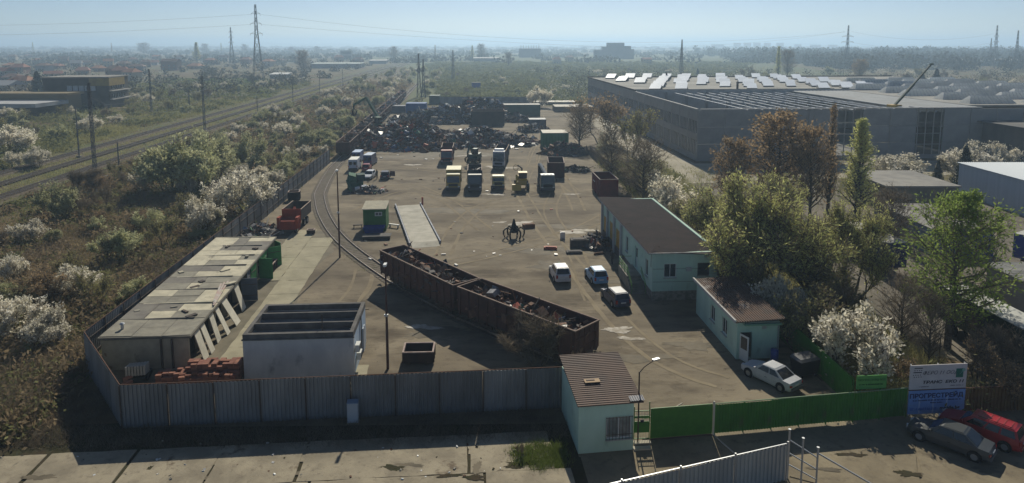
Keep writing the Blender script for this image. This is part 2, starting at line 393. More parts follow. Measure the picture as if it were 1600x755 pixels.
# ================================================================ FENCES
def corr_mesh(wd, h, period, depth, m, name='panel', along='x', th=0.012):
    """a ribbed sheet: ribs upright, width wd along x, height h along z"""
    b = MB(); X = []; n = max(2, int(round(wd/period)))
    for i in range(n):
        x = i*wd/n; p = wd/n
        X += [(x,0),(x+p*.38,0),(x+p*.5,depth),(x+p*.88,depth)]
    X.append((wd,0)); k = len(X)
    V = [(x,-y,0) for x,y in X] + [(x,-y,h) for x,y in X] + [(x,-y+th,0) for x,y in X] + [(x,-y+th,h) for x,y in X]
    Fc = []
    for i in range(k-1):
        Fc += [(i,i+1,k+i+1,k+i),(2*k+i+1,2*k+i,3*k+i,3*k+i+1),(k+i,k+i+1,3*k+i+1,3*k+i)]
    Fc += [(0,k,3*k,2*k),(k-1,3*k-1,4*k-1,2*k-1)]
    b.add(V, Fc); return b.mesh(name, m)
M_zinc = mat('zinc_sheet', (0.27,0.28,0.29), (0.18,0.185,0.19), scale=0.5, c3=(0.17,0.125,0.085), s3=0.35, t3=0.60, w3=0.2, rough=0.55, metal=0.35, stretch=(1,1,.25), jitter=0.2)
M_zinc_light = mat('new_zinc_sheet', (0.50,0.50,0.47), (0.40,0.40,0.38), scale=0.6, rough=0.5, metal=0.3, stretch=(1,1,.3), jitter=0.05)
M_rust = mat('rust', (0.13,0.062,0.035), (0.075,0.04,0.028), scale=3, rough=0.9)
M_rustpost = mat('dark_steel_post', (0.05,0.042,0.038), (0.085,0.055,0.04), scale=3, rough=0.8)
M_galv = mat('galvanised_steel', (0.46,0.47,0.48), rough=0.45, metal=0.6)
def fence(name, label, P0, P1, h, pw, m, period=0.27, depth=0.065, postm=None, railm=None, lean=0.0, posth=0.0, gap=-0.02, post_w=0.07, pole_front=False, skip=(), cat='fence'):
    d = (P1-P0); Lg = Vector((d.x,d.y,0)).length; rz = atan2(d.y, d.x); n = max(1, int(round(Lg/pw))); w_ = Lg/n
    t = thing(name, label, cat, P0, rz)
    me = corr_mesh(w_-0.03, h-gap, period, depth, m)
    bp = MB(); bp.box(0,0,0,post_w,post_w,h+posth); pm_ = bp.mesh('post', postm or M_rustpost)
    for i in range(n+1):
        if i < n and i not in skip:
            inst('panel', me, t, (i*w_+0.015, rnd.uniform(-.015,.0), gap + rnd.uniform(-.04,.03)), (rnd.uniform(-.008,.008)+lean, rnd.uniform(-.006,.006), 0))
        inst('post', pm_, t, (i*w_, -post_w*.5-.075 if pole_front else post_w*.5+.02, 0), (rnd.uniform(-.01,.01), rnd.uniform(-.01,.01), 0))
    b = MB(); b.box(Lg/2, 0.004, h+.005, Lg, .055, .05); b.build('top_rail', railm or M_rust, t)
    for z in (h*.3,h*.75): b = MB(); b.box(Lg/2, 0.055, z, Lg, .05, .06); b.build('back_rail', M_rustpost, t)
    return t
GLB = Q(-32.7,51.7); GLC = Q(-38,140)
fence('sheet_metal_fence', 'long grey corrugated metal fence along the front, left of the gatehouse', GA, GB, 2.95, 2.9, M_zinc, pole_front=True)
fence('sheet_metal_fence', 'short rusty-edged grey fence run cutting the near left corner of the yard', GLB, GA, 2.95, 2.75, M_zinc)
fence('sheet_metal_fence', 'long grey corrugated fence down the left side behind the garages', GLC, GLB, 2.95, 2.9, M_zinc)
fence('sheet_metal_fence', 'grey corrugated fence across the far end behind the scrap heaps', G(688,163.5), G(833,163.5), 3.2, 3.0, M_zinc, period=.3)
fence('sheet_metal_fence', 'pale corrugated fence piece at bottom right by the forecourt', G(872,838), G(1226,750), 2.2, 3.75, M_zinc_light, postm=M_galv, railm=M_galv, posth=.25, pole_front=True, post_w=.08)
# yard side of the right boundary
M_boardf = mat('weathered_boards', (0.23,0.18,0.13), (0.15,0.12,0.09), scale=2, jitter=.12)
fence('board_fence', 'weathered brown fence along the right edge behind the mint building', Q(17.4,150), Q(21.5,100), 1.9, 2.5, M_boardf, period=.25)
M_green = mat('green_sheet', (0.05,0.20,0.024), (0.037,0.15,0.02), scale=1.5, rough=0.6, jitter=.12, spec=.25, c3=(.085,.115,.05), s3=.9, t3=.58, w3=.2, stretch=(1,1,.5))
M_lime_paint = mat('green_gate_paint', (0.05,0.185,0.022), (0.037,0.145,0.017), scale=2, rough=.5)
gs, ge = G(1114,680), G(1415,653)
fence('green_fence', 'green corrugated metal fence right of the gate, reaching the billboard', gs+UX*.12, ge, 2.1, 1.9, M_green, period=.19, depth=.04, postm=M_lime_paint, railm=mat('pale_green_rail', (.20,.28,.16)), gap=.18)
fence('green_fence', 'dark green side fence running back beside the parked silver sedan', Q(22.6,61), Q(23.3,46.2), 2.1, 2.1, M_green, period=.19, depth=.04, postm=M_lime_paint, railm=M_lime_paint)
M_ochre = mat('ochre_sheet', (0.16,0.095,0.03), (0.11,0.055,0.02), scale=1.2, rough=.6, jitter=.08)
fence('ochre_fence', 'low rusty ochre sheet fence behind the red car at right', G(1506,645), G(1506,645)+UX*16, 1.75, 2.0, M_ochre, period=.25, postm=M_rustpost)
# gate: sliding leaf, wicket, posts
def gate():
    a, e = G(1016,688), G(1112,680); d = e-a; Lg = d.length; rz = atan2(d.y,d.x)
    t = thing('sliding_gate', 'plain green sheet metal gate leaf beside the gatehouse', 'gate', a, rz)
    b = MB(); b.box(Lg/2,0,.14,Lg,.03,1.92); b.build('sheet', M_lime_paint, t)
    b = MB()
    for z in (.1,1.02,2.06): b.box(Lg/2,.045,z,Lg,.05,.06)
    for x in (.03,Lg*.5,Lg-.03): b.box(x,.045,.16,.06,.05,1.9)
    b.build('frame', M_lime_paint, t)
    b = MB(); b.box(Lg/2-.2,0.02,0.03,Lg+.6,.12,.05); b.build('track_rail', M_rustpost, t)
    b = MB(); b.box(Lg+.09,0,0,.1,.1,2.3); b.build('post', mat('cream_post',(.5,.48,.40)), t)
    b = MB(); b.tube((Lg+.09,-.02,.05),(Lg+.75,-3.3,.05),.05,.05,6); b.build('guide_rail', mat('pale_pipe',(.5,.45,.38)), t)
    # the two pale rails lying behind the leaf
    for q_ in (((-.15,.6,.62),(Lg*.82,3.1,.5)),((-.4,.4,1.25),(Lg*.35,1.0,1.1))): b = MB(); b.tube(*q_,.045,.045,6); b.build('bar', mat('pale_pipe',(.5,.45,.38)), t)
    w_ = thing('wicket_gate', 'narrow green barred wicket gate against the gatehouse wall', 'gate', G(990,689), atan2((a-G(990,689)).y,(a-G(990,689)).x))
    L2 = (a-G(990,689)).length-.06
    b = MB(); b.box(L2/2,0,.55,L2,.03,.75); b.build('sheet', M_lime_paint, w_)
    b = MB(); b.box(L2/2,0,1.52,L2,.03,.15); b.build('band', M_lime_paint, w_)
    for i in range(10): 
        b = MB(); b.tube((.04+i*(L2-.08)/9,.03,.12),(.04+i*(L2-.08)/9,.03,1.95),.012,.012,5); b.build('bar', mat('white_bar',(.55,.55,.5)), w_)
    b = MB(); b.box(.02,.03,.08,.05,.05,2.2); b.box(L2-.02,.03,.08,.05,.05,2.5); b.box(L2/2,.03,1.95,L2,.04,.05); b.box(L2/2,.03,.1,L2,.04,.05); b.build('frame', M_lime_paint, w_)
    b = MB(); b.box(L2*.5,-.03,1.25,.22,.05,.16); b.build('plate', mat('dark_plate',(.03,.03,.05)), w_)
    for k in range(2):
        s_ = tag(MB().box(0,0,.02,1.1,.32,.1).build('step', mat('pale_step',(.42,.38,.30)), None, False, G(1003,693+k*9)-Vector((0,0,0)), AX), 'pale concrete step at the wicket gate, %s' % ('upper one' if k == 0 else 'lower one'), 'step', 'wicket gate steps')
gate()

# ================================================================ BUILDINGS
def wall_cells(b, Lg, H, T, holes, z0=0.0):
    xs = sorted({0.0, Lg} | {h[0] for h in holes} | {h[0]+h[2] for h in holes}); zs = sorted({z0, z0+H} | {h[1] for h in holes} | {h[1]+h[3] for h in holes})
    def solid(i, j):
        if i < 0 or j < 0 or i >= len(xs)-1 or j >= len(zs)-1: return False
        cx, cz = (xs[i]+xs[i+1])/2, (zs[j]+zs[j+1])/2
        return not any(h[0] < cx < h[0]+h[2] and h[1] < cz < h[1]+h[3] for h in holes)
    for i in range(len(xs)-1):
        for j in range(len(zs)-1):
            if not solid(i,j): continue
            x0,x1,a,c = xs[i],xs[i+1],zs[j],zs[j+1]
            b.quad((x0,0,a),(x1,0,a),(x1,0,c),(x0,0,c)); b.quad((x1,T,a),(x0,T,a),(x0,T,c),(x1,T,c))
            if not solid(i-1,j): b.quad((x0,T,a),(x0,0,a),(x0,0,c),(x0,T,c))
            if not solid(i+1,j): b.quad((x1,0,a),(x1,T,a),(x1,T,c),(x1,0,c))
            if not solid(i,j-1): b.quad((x0,0,a),(x0,T,a),(x1,T,a),(x1,0,a))
            if not solid(i,j+1): b.quad((x0,0,c),(x1,0,c),(x1,T,c),(x0,T,c))
def side_matrix(side, Lx, Dy):
    if side == 'S': return Matrix.Identity(4)
    if side == 'W': return Matrix(((0,1,0,0),(1,0,0,0),(0,0,1,0),(0,0,0,1)))
    if side == 'E': return Matrix(((0,-1,0,Lx),(1,0,0,0),(0,0,1,0),(0,0,0,1)))
    return Matrix(((1,0,0,0),(0,-1,0,Dy),(0,0,1,0),(0,0,0,1)))
M_glass = glass(); M_whiteframe = mat('white_frame', (0.62,0.63,0.62), rough=.5)
M_dark = mat('black_parts_and_shade', (0.012,0.012,0.014), rough=.9)  # near-black for dark parts; also paints the shade inside openings
def window(parent, M4, x, z, w_, h, cols=2, rows=1, fm=None, gm=None, sill=True, fr=.07, inset=.1):
    fm = fm or M_whiteframe
    b = MB(); b.T = M4
    for a in (0, w_-fr): b.box(x+a+fr/2, inset, z, fr, .06, h)
    for a in (0, h-fr): b.box(x+w_/2, inset+.001, z+a, w_-2*fr, .058, fr)
    for c_ in range(1,cols): b.box(x+w_*c_/cols, inset+.002, z+fr, fr*.9, .056, h-2*fr)
    for r_ in range(1,rows): b.box(x+w_/2, inset+.004, z+h*r_/rows-fr*.3, w_-2*fr, .05, fr*.6)
    o = b.build('window', fm, parent)
    for c_ in range(cols):
        g = MB(); g.T = M4; g.box(x+w_*(c_+.5)/cols, inset+.02, z+fr*.5, w_/cols-.02, .02, h-fr); g.build('pane', gm or M_glass, o)
    if sill:
        s_ = MB(); s_.T = M4; s_.box(x+w_/2, -.03, z-.06, w_+.12, .16, .055); s_.build('sill', mat('sill_stone', (.36,.37,.35)), o)
    return o
def door(parent, M4, x, z, w_, h, m, glassy=False, inset=.1, name='door'):
    b = MB(); b.T = M4; b.box(x+w_/2, inset+.03, z, w_, .05, h); o = b.build(name, m, parent)
    b = MB(); b.T = M4; b.tube((x+w_*.85,inset-.03,z+h*.47),(x+w_*.97,inset-.03,z+h*.47),.02,.02,5); b.build('handle', M_galv, o)
    if glassy:
        b = MB(); b.T = M4; b.box(x+w_/2, inset, z+h*.5, w_*.6, .02, h*.4); b.build('pane', M_glass, o)
    return o
def walls(parent, Lx, Dy, H, m, holes={}, T=.28, z0=0.0, tops=None):
    for sd in 'SNWE':
        Lg = Lx if sd in 'SN' else Dy-2*T; M4 = side_matrix(sd, Lx, Dy)
        hs = holes.get(sd, [])
        if sd in 'WE': M4 = M4 @ Matrix.Translation((T,0,0)); hs = [(a-T,b_,c_,d_) for a,b_,c_,d_ in hs]
        b = MB(); b.T = M4; wall_cells(b, Lg, H, T, hs, z0); b.build('wall', m, parent)
def ridged_roof(parent, x0, x1, y0, y1, z, m, along='x', pitch=.3, amp=.05, rise=0.0, risey=0.0, th=.08, name='roof', mats=None):
    """ridges run along x or y; rise lifts the x1 side, risey the y1 side"""
    b = MB(); n = int(((y1-y0) if along == 'x' else (x1-x0))/pitch); seg = []
    for i in range(n):
        t = i/n
        seg += [(t,0),(t+.55/n,0),(t+.7/n,amp),(t+.95/n,amp)]
    seg.append((1,0)); k = len(seg); V = []
    for e in (0,1):
        for lo in (0,1):
            for t, a in seg:
                x, y = ((x0 if e == 0 else x1), y0+(y1-y0)*t) if along == 'x' else (x0+(x1-x0)*t, (y0 if e == 0 else y1))
                zz = z + rise*(x-x0)/(x1-x0) + risey*(y-y0)/(y1-y0)
                V.append((x, y, zz + (a if lo == 0 else -th)))
    Fc = []
    for i in range(k-1):
        Fc += [(i,i+1,2*k+i+1,2*k+i),(k+i+1,k+i,3*k+i,3*k+i+1),(i,k+i,k+i+1,i+1),(2*k+i+1,3*k+i+1,3*k+i,2*k+i)]
    Fc += [(0,2*k,3*k,k),(k-1,2*k-1,4*k-1,3*k-1)]
    b.add(V, Fc); return b.build(name, m, parent)
M_mint = mat('mint_plaster', (0.46,0.62,0.52), (0.40,0.55,0.46), scale=0.7, c3=(0.22,0.32,0.26), s3=.9, t3=.60, w3=.2, rough=.9, stretch=(1,1,.45), bump=.15, bs=14)
M_brownroof = mat('brown_roof_sheet', (0.125,0.07,0.048), (0.085,0.052,0.04), scale=0.5, c3=(0.12,0.085,0.065), s3=.5, t3=.62, w3=.15, rough=.7)
M_stone = mat('stone_plinth', (0.27,0.25,0.21), (0.16,0.15,0.125), scale=2.4, rough=.95, bump=.8, bs=5, lo=.42, hi=.58)
M_rail_green = mat('green_railing', (0.12,0.28,0.05), rough=.5)
M_yellowdoor = mat('yellow_door', (0.42,0.25,0.03), (0.33,0.19,0.03), scale=1.5, rough=.6)
M_whitewash = mat('white_pilaster', (0.42,0.44,0.44), (0.33,0.35,0.36), scale=1)

def gatehouse():
    o = G(903.5,710); e = G(989,703); rz = atan2((e-o).y,(e-o).x)
    t = thing('gatehouse', 'mint gatehouse with brown ridged roof and barred window', 'gatehouse', o, rz)
    Lx, Dy = (e-o).length, 5.0
    wh = [(Lx-1.72,0.82,1.6,1.42)]
    walls(t, Lx, Dy, 3.2, M_mint, {'S': wh})
    I4 = Matrix.Identity(4)
    window(t, I4, *wh[0], cols=2, rows=1, gm=mat('pale_room_pane', (.26,.28,.27), (.16,.18,.18), scale=2, rough=.25))  # panes toned pale for the room seen behind the bars
    for i in range(9):
        b = MB(); x = wh[0][0]-.04+i*1.68/8; b.tube((x,-.09,.74),(x,-.09,2.3),.016,.016,5); b.build('window_bar', M_rustpost, t)
    for z in (.78,1.15,2.26):
        b = MB(); b.tube((wh[0][0]-.05,-.09,z),(wh[0][0]+1.66,-.09,z),.016,.016,5); b.build('window_bar', M_rustpost, t)
    ridged_roof(t, -.12, Lx+.55, -.22, Dy+.35, 3.26, M_brownroof, 'x', .2, .03, 0, .55)
    b = MB(); b.box(Lx/2-.1,.06,3.14,Lx-.45,.14,.1); b.build('fascia', mat('fascia', (.30,.42,.38)), t)
    b = MB(); b.box(1.35,2.1,3.56,1.0,.45,.03,0); b.build('roof_patch', mat('patch_board', (.40,.29,.18)), t)
    b = MB(); b.box(1.25,2.15,3.6,.55,.12,.02,0); b.build('roof_patch', M_brownroof, t)
    cm = corr_mesh(.9,.5,.16,.04,mat('awning_grey',(.22,.22,.24),rough=.6)); inst('awning_sheet', cm, t, (Lx-.3,-.28,3.36), (R(-82),0,0))
    lp = thing('lamp_post', 'dark bent lamp post with slanted arm beside the gatehouse roof', 'lamp post', t.matrix_basis @ Vector((Lx+.5,.6,0)))
    b = MB(); b.tube((0,0,0),(0,0,4.75),.05,.045,8); b.build('pole', M_rustpost, lp)
    b = MB(); b.tube((0,0,4.7),(.35,.25,4.95),.035,.03,6); b.tube((.35,.25,4.95),(.95,.55,5.2),.03,.03,6); b.build('arm', M_rustpost, lp)
    b = MB(); b.box(1.15,.65,5.2,.5,.2,.1,R(27)); b.build('lamp_head', M_galv, lp)
gatehouse()
def downpipe(parent, x, y, h, dx=0.0, dy=0.0):
    b = MB(); b.tube((x,y,.15),(x,y,h-.35),.045,.045,8); b.tube((x,y,h-.35),(x+dx,y+dy,h-.05),.045,.045,8); b.build('downpipe', mat('pipe_grey', (.30,.31,.31), (.2,.19,.18), scale=2), parent)
def gutter(parent, x0, x1, y, z):
    b = MB(); b.box((x0+x1)/2,y,z,x1-x0,.12,.09); b.build('gutter', mat('pipe_grey', (.30,.31,.31)), parent)

def white_building():
    o = G(382,593); rz = AX*.8
    t = thing('white_tank_building', 'whitewashed flat building with sunken roof bays behind the front fence', 'building', o, rz)
    Lx, Dy, H = 8.15, 5.9, 3.5
    m = mat('whitewash', (0.55,0.545,0.53), (0.45,0.45,0.45), scale=.6, c3=(0.22,0.22,0.23), s3=.8, t3=.57, w3=.2, rough=.95, stretch=(1,1,.5), bump=.25, bs=6)
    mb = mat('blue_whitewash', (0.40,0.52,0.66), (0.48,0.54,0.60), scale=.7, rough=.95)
    cap = mat('parapet_concrete', (0.15,0.14,0.13), (0.095,0.09,0.085), scale=1, rough=.95, bump=.3)
    for sd in 'SNWE':
        Lg = Lx if sd in 'SN' else Dy-.6; b = MB(); M4 = side_matrix(sd, Lx, Dy)
        if sd in 'WE': M4 = M4 @ Matrix.Translation((.3,0,0))
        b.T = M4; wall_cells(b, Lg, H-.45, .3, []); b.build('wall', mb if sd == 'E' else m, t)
        b = MB(); b.T = M4; wall_cells(b, Lg, .45, .3, [], H-.45+.0); 
        for i, v in enumerate(b.v): pass
        b.build('parapet', cap, t)
    b = MB(); b.box(Lx/2,-.05,H-.45,Lx+.12,.1,.1); b.build('cornice', cap, t)
    b = MB(); b.box(Lx/2,Dy/2,H-.72,Lx-.6,Dy-.6,.2); b.build('roof', mat('roof_felt', (.27,.26,.24), (.16,.155,.145), scale=.8, c3=(.42,.41,.38), s3=.5, t3=.6), t)
    for y in (1.95,3.95):
        b = MB(); b.box(Lx/2,y,H-.8,Lx-.6,.16,.82); b.build('roof_beam', cap, t)
    b = MB(); b.tube((5.6,1.2,H-.8),(5.6,1.2,H+.95),.04,.04,6); b.build('mast', M_rustpost, t)
    for z, y in ((2.15,.55),(1.25,1.15)):
        b = MB(); b.box(Lx+.22,y,z-.35,.32,.75,.55); a = b.build('air_conditioner', mat('ac_white', (.62,.62,.58)), t)
        b = MB(); b.box(Lx+.39,y,z-.27,.015,.5,.4); b.build('grille', M_dark, a)
    b = MB(); b.box(Lx+.05,4.4,0,.1,.9,2.0); b.build('door', mat('grey_door', (.36,.40,.45)), t)
    b = MB(); b.tube((Lx+.06,3.2,.1),(Lx+.06,3.2,H-.1),.04,.04,6); b.tube((Lx,5.7,2.9),(Lx+.35,5.7,2.95),.03,.03,6); b.build('pipe', M_rustpost, t)
white_building()

def house_one():
    o = G(1018,471); rz = AX
    t = thing('mint_workshop', 'long mint workshop with brown roof, yellow doors and stone plinth', 'building', o, rz)
    Lx, Dy, H = 6.75, 22.9, 4.85
    S_ = [(1.15,2.35,1.25,1.4),(4.5,2.45,1.2,1.3)]
    W_ = [(1.5,1.9,.95,1.7),(5.4,1.4,1.0,2.3),(9.4,1.9,1.0,1.7),(13.2,.3,1.9,2.9),(16.5,.3,1.9,2.9),(20.4,.3,1.4,2.7)]
    walls(t, Lx, Dy, H-1.0, M_mint, {'S': S_, 'W': W_[:3]+[(a,1.0,c_,d_-.7) for a,_,c_,d_ in W_[3:]]}, z0=1.0)
    b = MB(); b.box(Lx/2,.12,0,Lx-.1,.24,1.0); b.box(.19,5.9,0,.26,11.3,1.0); b.box(Lx-.19,Dy/2,0,.26,Dy-.6,1.0); b.build('plinth', M_stone, t)
    for y in (12.2,15.6,19.2,22.3):
        b = MB(); b.box(-.08,y,0,.3,.5,H-.05); b.build('pilaster', M_whitewash, t)
    b = MB(); b.box(.02,17.6,0,.2,10.8,.98); b.build('threshold', mat('dark_base', (.10,.09,.08)), t)
    I4 = Matrix.Identity(4); MW = side_matrix('W', Lx, Dy)
    window(t, I4, *S_[0], cols=2); window(t, I4, *S_[1], cols=1, fm=mat('brown_frame', (.10,.07,.05)))
    window(t, MW, *W_[0], cols=1); window(t, MW, *W_[2], cols=1); door(t, MW, *W_[1], mat('pale_door', (.42,.47,.45)), True)
    for q in W_[3:]: 
        d_ = door(t, MW, q[0], 1.0, q[2], q[3]-.7, M_yellowdoor, False, .04)
    ridged_roof(t, -.55, Lx+.35, -.3, Dy+.35, H+.18, mat('dark_brown_roof', (.085,.055,.048), (.06,.042,.038), scale=.5, c3=(.11,.08,.07), s3=.5, t3=.62, w3=.15, rough=.8), 'x', .3, .05, -.35, 0)
    b = MB(); b.box(-.53,Dy/2,H+.0,.05,Dy+.5,.14); b.build('fascia', mat('white_fascia', (.45,.44,.42)), t)
    # landing and stair with green railing on the yard side
    L_ = MB(); L_.box(-.75,5.6,0,1.5,3.6,1.25); L_.build('landing', mat('landing_concrete', (.30,.27,.22), (.22,.2,.16), scale=1), t)
    for i in range(6):
        s_ = MB(); s_.box(-.75,3.65-.3*i-.001,0,1.5-.004*i,.3,1.05-.2*i); s_.build('stair_step', mat('landing_concrete', (.3,.27,.22)), t)
    r = MB()
    for y in (7.3,6.2,5.1,3.9): r.tube((-1.46,y,1.25),(-1.46,y,2.2),.03,.03,5)
    for z in (1.6,1.9,2.2): r.tube((-1.46,7.35,z),(-1.46,3.85,z),.028,.028,5)
    r.tube((-1.46,7.35,2.2),(-.1,7.35,2.2),.028,.028,5)
    for s_ in (0,1):
        for k_ in range(2): r.tube((-1.46+1.4*s_,3.85,2.2-.35*k_),(-1.46+1.4*s_,1.95,1.15-.35*k_),.028,.028,5)
        r.tube((-1.46+1.4*s_,1.95,0),(-1.46+1.4*s_,1.95,1.15),.03,.03,5)
    r.build('railing', M_rail_green, t)
    b = MB(); b.tube((-.6,9,H+.32),(.2,9.1,H+.5),.03,.03,5); b.path([(1.0,.9,H+.3),(.5,.5,H+.55),(-.2,-.2,H+.2),(-.25,-.33,3.6)],.02,4); b.build('cable', M_rustpost, t)
    b = MB(); b.box(5.3,-.12,4.35,.35,.24,.14); b.build('floodlight', M_galv, t)
    downpipe(t, Lx-.2, -.08, H+.05, 0, -.15); gutter(t, -.5, Lx+.3, -.36, H+.02)
    b = MB(); b.box(3.6,-.1,3.0,.5,.2,.4); b.build('meter_box', mat('meter_grey', (.4,.42,.42)), t)
    for zc in (1.6,2.9): b = MB(); b.tube((.05,-.02,zc+.35),(Lx-.3,-.02,zc+.3),.015,.015,4); b.build('cable', M_rustpost, t)
house_one()

def house_two():
    o = G(1150,562); rz = AX*.9
    t = thing('mint_hut', 'small mint hut with patchy tiled roof and open white door', 'hut', o, rz)
    Lx, Dy, H = 3.45, 9.3, 3.1
    S_ = [(.28,.1,.95,2.15)]; W_ = [(2.0,1.0,1.1,1.35),(4.7,1.0,1.05,1.35)]
    walls(t, Lx, Dy, H, M_mint, {'S': S_, 'W': W_})
    MW = side_matrix('W', Lx, Dy)
    for q in W_: window(t, MW, *q, cols=2)
    b = MB(); b.box(.76,.24,.1,.92,.03,2.1); b.build('doorway_shade', M_dark, t)  # dark sheet painted as the shade inside the open door
    d_ = MB(); d_.T = Matrix.Translation((.24,-.02,.1)) @ Matrix.Rotation(R(-68),4,'Z'); d_.box(.46,0,0,.92,.05,.95); d_.box(.06,0,.95,.12,.05,1.15); d_.box(.86,0,.95,.12,.05,1.15); d_.box(.46,0,1.95,.68,.05,.15)
    dd = d_.build('door', M_whiteframe, t)
    g = MB(); g.T = d_.T; g.box(.46,0,.95,.68,.02,1.0); g.build('pane', M_glass, dd)
    downpipe(t, Lx-.12, -.07, H, 0, -.2); b = MB(); b.box(2.2,-.02,2.5,.35,.06,.25); b.build('vent_cover', M_galv, t)
    rm = mat('old_tiles', (0.13,0.075,0.05), (0.085,0.06,0.05), scale=1.2, c3=(0.30,0.27,0.25), s3=.45, t3=.60, w3=.06, rough=.85)
    ridged_roof(t, -.25, Lx+.3, -.3, Dy+.2, H+.14, rm, 'y', .2, .06, .18, 0)
    b = MB(); b.box(-.27,Dy/2,H+.04,.14,Dy+.5,.24); b.build('fascia', mat('white_fascia', (.45,.44,.42)), t)
    b = MB(); b.box(1.9,-.35,H-.12,3.0,.3,.12); b.build('eave_board', mat('green_board', (.16,.30,.20)), t)
    b = MB(); b.tube((0,0,0),(0,0,.95),.3,.3,12); b.tube((0,0,.95),(0,0,1.0),.31,.31,12); bb = b.build('barrel', mat('blue_plastic', (.03,.06,.30), rough=.4), None, True, o + Matrix.Rotation(rz,3,'Z') @ Vector((2.85,-.6,0.03)))
    tag(bb, 'blue plastic barrel by the mint hut door', 'barrel')
house_two()

